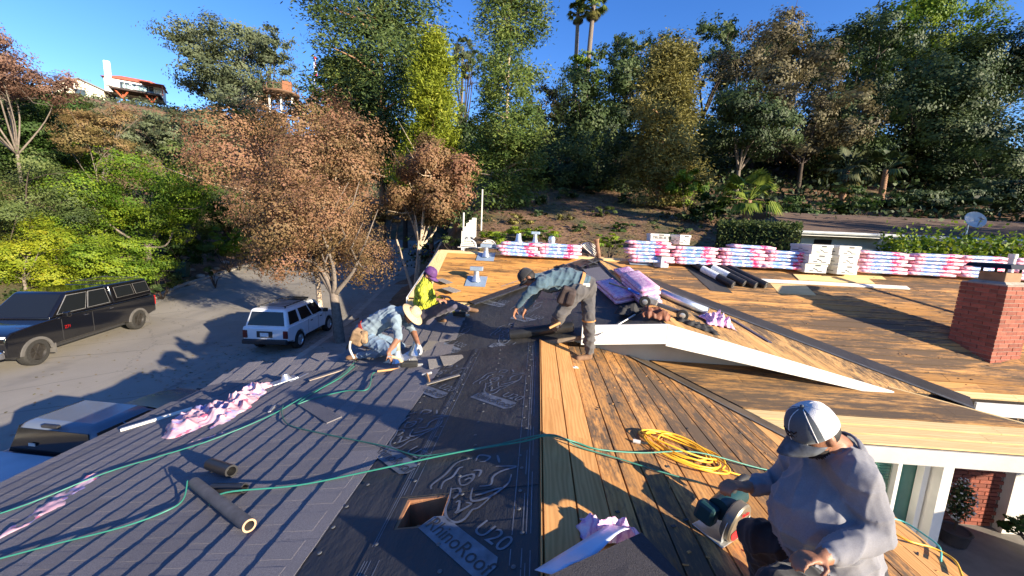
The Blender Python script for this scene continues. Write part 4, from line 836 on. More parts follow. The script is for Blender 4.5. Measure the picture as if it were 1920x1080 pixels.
# foreground stack of shingles with wrapper at the ridge
fs = thing('opened_shingle_bundle', 'dark opened shingle bundle with pink wrapper right below the camera', 'shingle bundle', (0, 0, 0))
def fpt(px, py, z): return onz(px, py, z)
c1_, c2_, c3_, c4_ = fpt(1208, 1000, 3.58), fpt(1330, 1130, 3.56), fpt(1120, 1230, 3.66), fpt(985, 1105, 3.66)
def quad(mb, dz, sh=Vector((0, 0, 0)), t=.006): mb.prism([c4_+Vector((0, 0, dz))+sh, c3_+Vector((0, 0, dz))+sh, c2_+Vector((0, 0, dz))+sh, c1_+Vector((0, 0, dz))+sh], (0, 0, -t))
for k in range(5):
    b = MB(); quad(b, -.012*(4-k), Vector((random.uniform(-.02, .02), random.uniform(-.02, .015), 0)), .009); b.build('shingle', mat('new_shingle_dark', (0.04, 0.038, 0.045), .95, .3, 90, .6, 160), fs)
e1, e2 = fpt(1150, 995, 3.52), fpt(1010, 1085, 3.56)
MB().sheet(lambda u, v: e1+(e2-e1)*u+Vector((-.02+.10*v, .03-.06*v, .015+.02*math.sin(u*9)*v+.03*v)), 14, 4).build('torn_wrapper_edge', mat('pale_film', (0.62, 0.66, 0.78), .3, .1), fs, smooth=True, angle=0, solid=.002)
crumple('w', frame(fpt(1140, 1002, 3.46), (1, -.2, 0), (0, 0, 1)), .34, .14, .10, m_wrap2, 'x', 'x', 33); o = bpy.data.objects['w']; o.name = 'wrapper'; o.parent = fs
for k in ('label', 'category'): del o[k]
# ================================================================ hoses
m_green = mat('hose_green', (0.035, 0.20, 0.145), .4, .12, 9); m_dkgreen = mat('hose_dark_green', (0.03, 0.15, 0.115), .45, .15, 9); m_yel = mat('hose_yellow', (0.80, 0.42, 0.03), .4, .12, 8); m_teal = mat('hose_teal', (0.08, 0.45, 0.40), .4, .1)
def hose(name, pts, r, m, label, cat='hose', h=.03):
    P = []
    for q in pts:
        px, py, pl = q[0], q[1], q[2]; hh = q[3] if len(q) > 3 else h; P.append(upl(pl, px, py, hh+r))
    o = MB().tube(smoothpath(P, 7), r, 8).build(name, m, smooth=True, angle=0); tag(o, label, cat); return o
hose('air_hose', [(-30, 980, PL), (60, 950, PL), (200, 893, PL), (300, 862, PL), (400, 830, PL), (505, 786, PL), (560, 755, PL), (620, 722, PL), (650, 700, PL), (668, 680, L2)], .0058, m_green, 'green air hose running up the left shingles to the crouching man')
hose('air_hose', [(-20, 1062, PL), (100, 1030, PL), (230, 997, PL), (310, 968, PL), (345, 945, PL), (358, 922, PL, .10)], .0058, m_green, 'green air hose from the lower left corner to the cardboard tube end')
hose('air_hose', [(395, 955, PL), (430, 945, PL, .09), (560, 918, PL), (700, 890, PL), (860, 856, PL), (980, 836, PL), (1030, 829, PL, .05), (1075, 838, P1, .04), (1120, 850, P1), (1200, 856, P1), (1300, 862, P1, .07), (1420, 884, P1), (1500, 900, P1)], .0066, m_green, 'long green air hose crossing the underlayment and the planks')
hose('air_hose', [(532, 765, PL), (530, 782, PL), (545, 803, PL), (620, 822, PL), (720, 843, PL), (780, 861, PL), (830, 859, PL), (930, 842, PL), (1032, 829, PL, .06), (1085, 848, P1, .04), (1160, 868, P1), (1230, 890, P1), (1310, 912, P1)], .006, m_dkgreen, 'dark green air hose looping over the shingle edge beside the long hose')
hose('air_hose', [(666, 690, L2), (640, 712, PL), (600, 735, PL), (560, 762, PL), (590, 752, PL), (650, 738, PL), (690, 735, PL), (700, 705, L2), (722, 700, L2)], .007, m_green, 'short green hose looping in front of the crouching man')
hose('air_hose', [(808, 598, L2), (830, 597, L2), (852, 596, L2, .08)], .007, m_green, 'short green hose feeding the yellow nail gun')
# coil of yellow hose
cc = onpl(1275, 850, P1); rg = random.Random(5); pts = []; turns = 7
for k in range(turns*14):
    a = 2*math.pi*k/14; q = k/14; ra = .30+.06*math.sin(q*2.3)+rg.uniform(-.01, .01); rb = .20+.05*math.cos(q*1.7)
    x = cc.x + ra*math.cos(a)*1.0+.05*math.sin(q*1.9); y = cc.y + rb*math.sin(a)+.06*math.sin(q*1.3) - .25*(ra*math.cos(a))*.6
    pts.append(on(P1, x, y, .012+.010*(k//14) % .06 + .012*math.sin(a*2+q)+.012))
for q in ((1340, 880), (1380, 893), (1430, 905), (1475, 915)): pts.append(upl(P1, *q, .02))
coil = MB().tube(smoothpath(pts, 3), .0085, 8).build('yellow_air_hose', m_yel, smooth=True, angle=0); tag(coil, 'coiled yellow air hose on the planks left of the sitting man', 'hose')
hose('yellow_air_hose', [(1660, 1000, P1), (1700, 1022, P1), (1745, 1035, P1), (1785, 1058, P1), (1800, 1090, P1)], .0085, m_yel, 'yellow air hose behind the sitting man at the eave boards'); hose('teal_air_hose', [(1650, 975, P1), (1690, 985, P1), (1730, 1010, P1), (1758, 1034, P1), (1760, 1060, P1)], .007, m_teal, 'teal air hose over the eave boards behind the sitting man')
T = thing('hose_coupling', 'white plug at the end of the yellow hose coil', 'plug', upl(P1, 1186, 830, .02)); MB().tube([(0, 0, 0), (.06, -.02, .0)], .018, 8).build('plug_body', m_white, T); MB().tube([(.05, -.017, 0), (.12, -.03, 0)], .011, 8).build('sleeve', m_rub, T)
crumple('paper_scrap', frame(upl(P1, 1075, 690, .004), (1, 0, 0), nrm(P1)), .12, .06, .02, m_card, 'small pale scrap on the planks below the bending man', 'scrap', 7, 6, 4)
# ================================================================ people
def _capsule(mb, p0, r0, p1, r1, n=14):
    p0, p1 = Vector(p0), Vector(p1); d = p1-p0; L = d.length
    if L < 1e-5: d = Vector((0, 0, 1)); L = 1e-5
    prof = [(r0*math.cos(a), -r0*math.sin(a)) for a in (1.5, 1.1, .75, .35, 0)] + [(r1*math.cos(a), L+r1*math.sin(a)) for a in (0, .35, .75, 1.1, 1.5)]
    mb.lathe(prof, n, frame(p0, d.orthogonal(), d))
def seg_dist(P, a, b, ra, rb):
    a, b = np.array(a), np.array(b); ab = b-a; L2_ = max(1e-9, ab @ ab); t = np.clip((P-a) @ ab/L2_, 0, 1)
    return np.linalg.norm(P-(a+t[:, None]*ab), axis=1) - (ra+(rb-ra)*t)
def body(name, bones, ells, mats, parent, voxel=0.012, smooth=3, wrinkle=None, seed=0):
    """bones (p0,r0,p1,r1,region) and ellipsoids (c,(rx,ry,rz),M,region) fused into one continuous skin"""
    mb = MB()
    for p0, r0, p1, r1, g_ in bones: _capsule(mb, p0, r0, p1, r1)
    for c, r_, M, g_ in ells: mb.sphere(c, r_, 18, 12, 0, M)
    ob = mb.build('tmp', []); bmx = bmesh.new(); bmx.from_mesh(ob.data); bmesh.ops.recalc_face_normals(bmx, faces=bmx.faces); bmx.to_mesh(ob.data); bmx.free()
    md = ob.modifiers.new('r', 'REMESH'); md.mode = 'VOXEL'; md.voxel_size = voxel; md.adaptivity = 0
    sm = ob.modifiers.new('s', 'SMOOTH'); sm.factor = .5; sm.iterations = smooth
    dg = bpy.context.evaluated_depsgraph_get(); me = bpy.data.meshes.new_from_object(ob.evaluated_get(dg)); bpy.data.objects.remove(ob)
    regs = list(mats.keys()); me.materials.clear()
    for r_ in regs: me.materials.append(mats[r_])
    V = np.empty(len(me.vertices)*3); me.vertices.foreach_get('co', V); V = V.reshape(-1, 3); D = []
    G = []
    for p0, r0, p1, r1, g_ in bones: D.append(seg_dist(V, p0, p1, r0, r1)); G.append(regs.index(g_))
    for c, r_, M, g_ in ells:
        Q = (V-np.array(c)) @ np.array(M if M else Matrix.Identity(3)); rr = np.array(r_); D.append((np.linalg.norm(Q/rr, axis=1)-1)*min(r_)); G.append(regs.index(g_))
    D = np.array(D); reg = np.array(G)[D.argmin(0)]
    if wrinkle:
        N = np.empty(len(me.vertices)*3); me.vertex_normals.foreach_get('vector', N) if hasattr(me, 'vertex_normals') else me.vertices.foreach_get('normal', N); N = N.reshape(-1, 3)
        w_ = np.zeros(len(V)); rg = np.random.default_rng(seed)
        for k in range(6):
            d = rg.normal(size=3); d /= np.linalg.norm(d); e = np.cross(d, rg.normal(size=3)); e /= np.linalg.norm(e); g2 = np.cross(d, e); f = rg.uniform(16, 38)
            ph_ = V @ d*f + 1.5*np.sin(V @ e*7+k)+1.1*np.sin(V @ g2*11+2*k); gate = np.clip(.5+.9*np.sin(V @ e*5.5+1.7*k)*np.sin(V @ g2*4.7+k), 0, 1)
            w_ += gate*((1-np.abs(np.sin(ph_)))**2-.25)*.55
        cl = np.isin(reg, [regs.index(q) for q in wrinkle[1]]); V = V+N*(w_*wrinkle[0]*cl)[:, None]; me.vertices.foreach_set('co', V.ravel())
    fl = np.empty(len(me.loops), dtype=np.int32); me.loops.foreach_get('vertex_index', fl); ls = np.empty(len(me.polygons), dtype=np.int32); me.polygons.foreach_get('loop_start', ls)
    me.polygons.foreach_set('material_index', reg[fl[ls]].astype(np.int32)); me.polygons.foreach_set('use_smooth', [True]*len(me.polygons)); me.update()
    o = bpy.data.objects.new(name, me); COL.objects.link(o); o.parent = parent; return o
def hand(bones, w, fdir, pn, s=1.0, curl=.9, side=1, reg='skin', thumb=None):
    """palm and five bent fingers from wrist w; fdir finger direction, pn palm normal (fingers curl towards it)"""
    f = Vector(fdir).normalized(); n_ = Vector(pn); n_ = (n_-f*n_.dot(f)).normalized(); a = f.cross(n_)*side; w = Vector(w)
    k = w+f*.085*s
    for q in (-.03, -.01, .01, .03): bones.append((w+a*q*.6*s, .017*s, k+a*q*s, .0135*s, reg))
    for i, (q, L) in enumerate(((-.033, .075), (-.011, .088), (.011, .082), (.032, .066))):
        p = k+a*q*s; d = f
        for j, (l, r_) in enumerate(((.45, .0095), (.32, .0088), (.25, .008))):
            c = curl*(.55 if j == 0 else .85); d = (d*math.cos(c)+n_*math.sin(c)).normalized() if j == 0 else (lambda e: (e*math.cos(c)+(n_ if abs(e.dot(n_)) < .7 else -f)*math.sin(c)).normalized())(d)
            e = p+d*(L*l*s); bones.append((p, r_*s, e, r_*.92*s, reg)); p = e
    p = w+f*.02*s-a*.03*s; d = (f*.6-a*.65+n_*.35).normalized()
    e = p+d*.045*s; bones.append((p, .0125*s, e, .0105*s, reg)); e2 = e+(f*.6+n_*.75+a*.1).normalized()*.036*s; bones.append((e, .0105*s, e2, .009*s, reg))
def head(bones, ells, c, look, up_, s=1.0, beard=None):
    """skull, jaw, nose, ears, brow from centre c; look is where the face points"""
    f = Vector(look).normalized(); u = Vector(up_); u = (u-f*u.dot(f)).normalized(); r_ = f.cross(u); c = Vector(c); M = Matrix((r_, f, u)).transposed()
    ells.append((c+u*.012*s, (.076*s, .096*s, .10*s), M, 'skin')); ells.append((c+f*.022*s-u*.052*s, (.056*s, .068*s, .058*s), M, beard or 'skin'))
    bones.append((c+f*.088*s+u*.012*s, .010*s, c+f*.108*s-u*.022*s, .015*s, 'skin')); bones.append((c+f*.07*s-u*.088*s, .016*s, c+f*.055*s-u*.09*s, .02*s, beard or 'skin'))
    bones.append((c+f*.084*s-u*.058*s-r_*.018*s, .009*s, c+f*.084*s-u*.058*s+r_*.018*s, .009*s, 'lip' if beard is None else 'lip'))
    for q in (-1, 1):
        ells.append((c+r_*q*.078*s-f*.008*s-u*.008*s, (.012*s, .022*s, .034*s), M, 'skin')); bones.append((c+f*.083*s+u*.028*s+r_*q*.012*s, .010*s, c+f*.074*s+u*.026*s+r_*q*.042*s, .011*s, 'skin'))
    return f, u, r_, M
def face_bits(parent, c, f, u, r_, s=1.0):
    for q in (-1, 1):
        e = MB().sphere(Vector(c)+f*.078*s+u*.008*s+r_*q*.03*s, .0125*s, 10, 8).build('eye', mat('eye_white', (0.7, 0.68, 0.64), .2), parent, smooth=True)
        MB().sphere(Vector(c)+f*.087*s+u*.006*s+r_*q*.03*s, .006*s, 8, 6).build('iris', mat('iris_brown', (0.03, 0.015, 0.01), .2), e, smooth=True)
def cap(parent, c, f, u, r_, s, mf, mb_, mbrim, brim=.075, droop=.10):
    """six panel cap with a curved peak"""
    M = Matrix((r_, f, u)).transposed(); c = Vector(c)+u*.028*s; cr = MB(); n_, k = 24, 9; R0, RF, H = .088*s, .106*s, .112*s
    P = []
    for i in range(k+1):
        t = i/k; ph = t*math.pi/2
        for j in range(n_):
            a = 2*math.pi*j/n_; P.append(c + M @ Vector((R0*math.cos(a)*math.cos(ph)**.62, RF*math.sin(a)*math.cos(ph)**.62, H*math.sin(ph)-.005)))
    o = len(cr.v); cr.v += [tuple(p) for p in P]
    for i in range(k):
        for j in range(n_):
            cr.f.append((o+i*n_+j, o+i*n_+(j+1) % n_, o+(i+1)*n_+(j+1) % n_, o+(i+1)*n_+j)); am = 2*math.pi*(j+.5)/n_; cr.m.append(0 if math.sin(am) > .25 else 1)
    hat = cr.build('cap', [mf, mb_], parent, smooth=True, angle=60, solid=.004)
    br = MB(); br.sheet(lambda x, y: c + M @ Vector(((x-.5)*2*R0*.96*(1-.28*y*y), math.sqrt(max(0, 1-((x-.5)*1.92)**2))*RF*.97+y*brim*s*(1-.35*((x-.5)*2)**2), .006-droop*.35*((x-.5)*2)**2*s-.022*y*s)), 16, 6)
    br.build('peak', mbrim, hat, smooth=True, angle=0, solid=.005)
    for j in range(6):
        a = math.pi/6+j*math.pi/3; MB().tube([c + M @ Vector((R0*1.012*math.cos(a)*math.cos(ph)**.62, RF*1.012*math.sin(a)*math.cos(ph)**.62, H*1.01*math.sin(ph)-.005)) for ph in np.linspace(0, 1.5, 9)], .0022*s, 5).build('seam', mb_, hat, smooth=True)
    MB().sphere(c+u*H, .008*s, 8, 6).build('button', mf, hat, smooth=True); return hat
def cloth(name, col, rough=.85, fold=.5, sc=14):
    m, nt, b = newmat(name); v = vec(nt); n_ = noise(nt, v, 7, 5); c = ramp(nt, n_, [(0.3, [x*.82 for x in col]), (0.7, [min(1, x*1.12) for x in col])])
    fine = noise(nt, v, 170, 3, .9); c = mixc(nt, .38, c, ramp(nt, fine, [(.3, [x*.6 for x in col]), (.7, [min(1, x*1.3) for x in col])]))
    nt.links.new(c, b.inputs['Base Color']); b.inputs['Roughness'].default_value = rough; b.inputs['Sheen Weight'].default_value = .15
    mr = _n(nt, 'ShaderNodeTexNoise'); mr.noise_type = 'RIDGED_MULTIFRACTAL'; mr.inputs['Scale'].default_value = sc*.28; mr.inputs['Detail'].default_value = 2; mr.inputs['Distortion'].default_value = .6; nt.links.new(vec(nt, (1, .7, 1.3)), mr.inputs['Vector'])
    bump(nt, b, mr.outputs['Fac'], min(1, fold*.8), .03); return m
m_skin = mat('skin_brown', (0.28, 0.13, 0.075), .5, .15, 20, .15, 120); m_skin2 = mat('skin_tan', (0.36, 0.17, 0.10), .5, .15, 20); m_lip = mat('lip', (0.25, 0.09, 0.07), .5); m_beard = mat('beard', (0.018, 0.013, 0.011), .9, .3, 60, .5, 140); m_hair = mat('hair_black', (0.012, 0.01, 0.01), .7, .2, 50)
m_boot = mat('boot', (0.16, 0.09, 0.05), .8, .3, 10); m_glove = mat('glove_grey', (0.30, 0.31, 0.33), .8, .3, 14)
# ---- man 4: sitting, grey long sleeve shirt, holding the saw
c_grey = cloth('grey_shirt', (0.19, 0.19, 0.21), .9, .55, 16); c_blk = cloth('black_trousers', (0.016, 0.016, 0.02), .9, .5)
P4 = thing('person', 'person in a grey long sleeve shirt and trucker cap holding a saw', 'person', onpl(1560, 1060, P1))
b4, e4 = [], []
hd = at(1528, 812, 1.93); nk = at(1585, 850, 1.98); ch = at(1568, 905, 1.98); bl = at(1535, 972, 1.93); pv = at(1568, 1060, 1.98)
sR, eR, hR = at(1498, 868, 2.17), at(1458, 905, 2.22), at(1398, 913, 2.15); sL, eL, hL = at(1608, 897, 1.80), at(1642, 1000, 1.74), at(1540, 1046, 1.64)
b4 += [(nk, .075, hd, .065, 'skin'), (nk, .09, ch, .175, 'shirt'), (ch, .175, bl, .212, 'shirt'), (bl, .21, pv, .19, 'shirt'), (pv, .20, at(1575, 1105, 2.0), .20, 'pants'),
       (ch+Vector((0, 0, .06)), .15, sR, .095, 'shirt'), (ch+Vector((0, 0, .06)), .15, sL, .095, 'shirt'), (nk, .08, sL, .088, 'shirt'), (nk, .09, sR, .09, 'shirt'),
       (sR, .088, eR, .068, 'shirt'), (eR, .066, eR+(hR-eR)*.72, .048, 'shirt'), (eR+(hR-eR)*.7, .034, hR, .031, 'skin'),
       (sL, .092, eL, .068, 'shirt'), (eL, .066, eL+(hL-eL)*.80, .050, 'shirt'), (eL+(hL-eL)*.78, .036, hL, .032, 'skin')]
kR, fR = at(1420, 1005, 2.15), at(1440, 1120, 2.25); kL, fL = at(1462, 1110, 1.72), at(1600, 1200, 1.9)
b4 += [(pv, .15, kR, .092, 'pants'), (kR, .088, fR, .06, 'pants'), (at(1580, 1100, 1.95), .15, kL, .095, 'pants'), (kL, .09, fL, .06, 'pants'), (fR, .05, fR+Vector((-.2, .02, -.03)), .045, 'boot'), (fL, .05, fL+Vector((-.2, 0, -.05)), .045, 'boot')]
look4 = Vector((-.80, -.18, -.50)); f4, u4, r4, M4 = head(b4, e4, hd, look4, Vector((-.2, .05, 1)), 1.02, 'beard')
hand(b4, hR, at(1372, 908, 2.13)-hR, Vector((-.1, -.1, -1)), 1.05, 1.0, 1); hand(b4, hL, at(1490, 1042, 1.60)-hL, Vector((-.3, -.3, -1)), 0.95, .62, -1)
body('body', b4, e4, {'shirt': c_grey, 'pants': c_blk, 'skin': m_skin, 'lip': m_lip, 'beard': m_beard, 'boot': m_boot}, P4, .0085, 2, (.023, ('shirt', 'pants')), 4)
face_bits(P4, hd, f4, u4, r4); MB().sphere(hd-f4*.03+u4*.0, (.082, .082, .075), 16, 10, 0, M4).build('hair', m_hair, P4, smooth=True)
m_mesh = mat('cap_mesh_white', (0.70, 0.70, 0.69), .8, .05, 6, .6, 300); m_capf = cloth('cap_grey', (0.075, 0.09, 0.105), .9, .15); m_peak = mat('cap_peak_camo', (0.085, 0.095, 0.11), .85, .45, 26)
hat4 = cap(P4, hd, f4, u4, r4, 1.12, m_capf, m_mesh, m_peak, .085, .12)
st_ = MB()
for k_ in range(2): st_.tube([hat4_c + f4*.118 + u4*(.062+.022*k_+.007*math.sin(t_*2.1+k_)) + r4*((t_-6)*.0062) - f4*(.00045*(t_-6)**2) for hat4_c in (hd,) for t_ in range(13)], .0035, 6)
st_.build('embroidery', m_hair, hat4)
# collar and cuffs
MB().lathe([(.088, -.012), (.094, .0), (.088, .012)], 20, frame(nk+(hd-nk)*.18, (hd-nk).orthogonal(), hd-nk), caps=False).build('collar', c_grey, P4, smooth=True, solid=.008)
# ---- circular saw
sw = onpl(1338, 985, P1); ax_ = (onpl(1405, 930, P1)-onpl(1300, 985, P1)).normalized()
T = thing('circular_saw', 'teal worm drive circular saw held on the planks by the sitting man', 'saw', M=frame(on(P1, sw.x, sw.y, .03), ax_, nrm(P1)) @ Matrix.Scale(1.3, 4))
m_sawg = mat('saw_teal', (0.01, 0.045, 0.05), .45, .15, 9); m_sawd = mat('saw_dark', (0.03, 0.03, 0.032), .5); m_guard = mat('saw_guard', (0.22, 0.19, 0.145), .4, .15, metal=.4)
MB().box((.02, -.03, -.015), (.32, .16, .006)).build('base_plate', m_alu, T, bevel=.002)
RXy = Matrix.Rotation(R(90), 4, 'X'); yb = -.085
MB().lathe([(.01, -.028), (.098, -.026), (.105, -.018), (.105, .018), (.098, .026), (.01, .028)], 26, Matrix.Translation((-.02, yb, .085)) @ RXy).build('blade_guard', m_guard, T, smooth=True)
MB().lathe([(.0, .0), (.112, .0), (.112, .002), (.0, .002)], 30, Matrix.Translation((-.02, yb, .06)) @ RXy).build('blade', m_galv, T)
lb = MB(); n_ = 14
lb.add([(-.02, yb-.030, .085)]+[(-.02+.088*math.cos(a), yb-.030, .085+.088*math.sin(a)) for a in np.linspace(3.5, 5.9, n_)], [(0, i+1, i+2) for i in range(n_-1)], 0); lb.build('red_label', mat('label_red', (0.62, 0.02, 0.03), .4), T)
lc = MB().add([(-.02, yb-.0305, .085)]+[(-.02+.088*math.cos(a), yb-.0305, .085+.088*math.sin(a)) for a in np.linspace(5.9, 6.7, 8)], [(0, i+1, i+2) for i in range(7)]).build('white_label', m_card, T)
me = text_mesh('Makita', .034, .0006); me.materials.clear(); me.materials.append(MATS['label_red']); inst(me, 'lettering', T, Matrix.Translation((-.02, yb-.031, .145)) @ RXy)
MB().tube([(-.06, -.01, .10), (.10, .0, .12), (.20, .0, .12)], [.055, .058, .05], 18).build('motor_housing', m_sawg, T, smooth=True); MB().box((-.10, .02, .07), (.08, .10, .10)).build('gear_case', m_sawg, T, bevel=.02)
MB().tube(smoothpath([(.06, .0, .14), (.09, .0, .21), (.19, .0, .225), (.26, .0, .18), (.24, .0, .12)], 5), .02, 12).build('rear_handle', m_sawd, T, smooth=True); MB().tube([(.26, 0, .15), (.36, .02, .10), (.46, .05, .02)], .01, 8).build('power_cord', m_sawd, T, smooth=True)
# ---- man 3: bending from the hips, blue shirt, grey trousers
c_blue = cloth('blue_grey_shirt', (0.055, 0.10, 0.135), .9, .6, 18); c_gpant = cloth('grey_trousers', (0.075, 0.07, 0.07), .9, .6, 12)
f3a, f3b = Vector((0.30, 5.60, 3.49)), Vector((0.92, 5.60, 3.335))
f3a = onpl(1036, 634, P1)+Vector((0, -.12, .06)); f3b = on(P1, .80, 5.52, .06); DB = 5.55
P3p = thing('person', 'person in a blue shirt and grey trousers bending over the black roll', 'person', (f3a+f3b)/2)
pv = at(1094, 535, DB+.15); ch = at(1030, 528, DB+.1); nk = at(1008, 522, DB+.05); hd = at(990, 521, DB); kA, kB = at(1050, 590, DB-.05), at(1104, 592, DB-.02); hA, hB = at(1082, 548, DB-.02), at(1102, 548, DB+.28)
b3_, e3_ = [], []
b3_ += [(pv, .165, at(1062, 522, DB+.15), .165, 'shirt'), (at(1062, 522, DB+.15), .165, ch, .155, 'shirt'), (ch, .14, nk, .08, 'shirt'), (nk, .06, hd, .055, 'skin'), (pv+Vector((.03, 0, -.02)), .165, pv+Vector((.02, 0, -.06)), .165, 'pants'),
        (hA, .115, kA, .085, 'pants'), (kA, .088, f3a+Vector((0, 0, .10)), .07, 'pants'), (hB, .115, kB, .085, 'pants'), (kB, .088, f3b+Vector((0, 0, .10)), .07, 'pants'), (pv+Vector((0, 0, -.05)), .14, hA, .12, 'pants'), (pv+Vector((0, 0, -.05)), .14, hB, .12, 'pants'),
        (f3a, .05, f3a+Vector((-.03, -.02, .08)), .055, 'boot'), (f3a, .046, f3a+Vector((-.19, -.05, -.01)), .042, 'boot'), (f3b, .05, f3b+Vector((0, 0, .08)), .055, 'boot'), (f3b, .046, f3b+Vector((-.17, -.08, -.01)), .042, 'boot')]
s1, s2 = at(1016, 530, DB-.15), at(1020, 522, DB+.3); e1_, e2_ = at(988, 552, DB-.15), at(1000, 556, DB+.3); h1, h2 = at(968, 578, DB-.05), at(985, 580, DB+.25)
for s_, e_, h_ in ((s1, e1_, h1), (s2, e2_, h2)):
    b3_ += [(ch, .12, s_, .085, 'shirt'), (s_, .078, e_, .058, 'shirt'), (e_, .055, e_+(h_-e_)*.8, .042, 'shirt'), (e_+(h_-e_)*.8, .033, h_, .03, 'skin')]; hand(b3_, h_, Vector((-.35, -.1, -1)), Vector((.6, -.2, -.6)), 1.05, .8, 1)
f_, u_, r_, M_ = head(b3_, e3_, hd, Vector((-.62, -.25, -.75)), Vector((-.75, .1, .62)), 1.0)
body('body', b3_, e3_, {'shirt': c_blue, 'pants': c_gpant, 'skin': m_skin, 'lip': m_lip, 'boot': m_boot}, P3p, .014, 2, (.030, ('shirt', 'pants')), 3)
MB().sphere(hd-f_*.02+u_*.01, (.086, .10, .095), 16, 10, 0, M_).build('hair', m_hair, P3p, smooth=True); cap(P3p, hd, f_, u_, r_, 1.1, c_blk, c_blk, c_blk, .06)
# belt, pouch, hammer loop, knee straps
def ringband(name, c, ax, rx, m, wd=.03, parent=None, th=.012): return MB().lathe([(rx, -wd/2), (rx+th, -wd/2), (rx+th, wd/2), (rx, wd/2), (rx, -wd/2)], 24, frame(c, Vector(ax).orthogonal(), ax), caps=False).build(name, m, parent, smooth=True)
m_lea = mat('tan_leather', (0.45, 0.22, 0.08), .6, .25, 12)
pw = pv+(at(1062, 522, DB+.15)-pv)*.25; ringband('belt', pw, (at(1062, 522, DB+.15)-pv), .168, m_lea, .045, P3p)
po = MB(); pc = at(1062, 555, DB-.12); po.box(pc, (.20, .14, .26), (.1, .35, 0)); po.box(pc+Vector((.05, -.06, -.02)), (.12, .08, .2), (.1, .2, 0)); po.build('tool_pouch', mat('pouch_brown', (0.05, 0.035, 0.032), .8, .35, 14), P3p, bevel=.035, seg=3)
ringband('knee_strap', (kB+f3b)/2*.2+kB*.8, (f3b-kB), .092, m_lea, .02, P3p, .006); MB().tube([at(1050, 605, DB-.16), at(1030, 615, DB-.2)], .017, 8).build('hammer_handle', MATS['hammer_wood'], P3p, smooth=True)
MB().box(pv+Vector((.02, -.168, .03)), (.10, .01, .05)).build('back_patch', m_card, P3p, bevel=.004)
# ---- man 1: crouching with a straw hat
c_lblue = cloth('light_blue_shirt', (0.19, 0.25, 0.30), .9, .6, 18); c_jean = cloth('jeans', (0.14, 0.21, 0.30), .9, .5, 14)
D1 = 6.25; P1p = thing('person', 'person in a straw hat and light blue shirt crouching over shingles', 'person', upl(L2, 700, 670))
pv = at(684, 622, D1+.1); ch = at(738, 592, D1); nk = at(758, 584, D1-.05); hd = at(770, 592, D1-.08)
b_1, e_1 = [], []
kA, kB = at(733, 655, D1-.25), at(752, 652, D1+.35); aA, aB = upl(L2, 676, 674, .07), upl(L2, 700, 655, .08)
b_1 += [(pv, .165, at(712, 602, D1+.05), .165, 'shirt'), (at(712, 602, D1+.05), .165, ch, .16, 'shirt'), (ch, .14, nk, .08, 'shirt'), (nk, .06, hd, .058, 'skin'), (pv, .165, pv+Vector((-.04, 0, -.08)), .165, 'pants'),
        (pv+Vector((0, -.08, -.08)), .12, kA, .085, 'pants'), (kA, .08, aA, .055, 'pants'), (pv+Vector((0, .1, -.08)), .12, kB, .085, 'pants'), (kB, .08, aB, .055, 'pants'),
        (aA, .05, aA+Vector((-.02, -.02, -.05)), .045, 'boot'), (aA, .045, aA+Vector((-.15, -.08, -.02)), .04, 'boot'), (aB, .05, aB+Vector((-.15, .04, -.03)), .04, 'boot')]
s1, s2 = at(742, 598, D1-.22), at(750, 592, D1+.22); e1_, e2_ = at(748, 632, D1-.25), at(775, 622, D1+.12); h1, h2 = at(728, 662, D1-.32), at(784, 645, D1-.1)
for s_, e_, h_ in ((s1, e1_, h1), (s2, e2_, h2)):
    b_1 += [(ch, .12, s_, .085, 'shirt'), (s_, .08, e_, .06, 'shirt' if h_ is h1 else 'shirt'), (e_, .055, h_, .034, 'skin')]; hand(b_1, h_, Vector((.5, -.1, -.8)), Vector((-.5, 0, -.7)), 1.15, .6, 1, 'glove' if h_ is h2 else 'skin')
f_, u_, r_, M_ = head(b_1, e_1, hd, Vector((.62, -.35, -.72)), Vector((.7, 0, .7)), 1.0)
body('body', b_1, e_1, {'shirt': c_lblue, 'pants': c_jean, 'skin': m_skin, 'lip': m_lip, 'boot': m_boot, 'glove': m_glove}, P1p, .014, 2, (.028, ('shirt', 'pants')), 5)
m_straw = mat('straw', (0.58, 0.42, 0.24), .85, .15, 40, .4, 90)
ht = MB().lathe([(.205, -.012), (.20, .0), (.13, .018), (.098, .03), (.092, .075), (.078, .115), (.04, .128), (.001, .12)], 30, frame(hd+u_*.045, r_, u_), caps=False).build('straw_hat', m_straw, P1p, smooth=True, angle=60, solid=.006); ringband('hat_band', hd+u_*.085, u_, .096, m_straw, .025, ht, .004)
MB().sphere(hd-f_*.03, (.08, .08, .085), 14, 10, 0, M_).build('hair', m_hair, P1p, smooth=True)
ringband('belt', pv+(at(712, 602, D1+.05)-pv)*.2, at(712, 602, D1+.05)-pv, .168, mat('red_belt', (0.35, 0.04, 0.03), .7), .05, P1p); pc = at(672, 632, D1-.12); pb = MB(); pb.box(pc, (.20, .16, .24), (.2, .4, 0)); pb.box(pc+Vector((.12, -.05, .02)), (.10, .08, .2)); pb.build('tool_pouch', mat('pouch_tan', (0.28, 0.18, 0.10), .8, .45, 14), P1p, bevel=.035, seg=3)
MB().tube(smoothpath([at(657, 640, D1-.2), at(656, 655, D1-.25), at(664, 672, D1-.3)], 4), .016, 8).build('hammer_handle', mat('pale_handle', (0.62, 0.58, 0.5), .6), P1p, smooth=True)
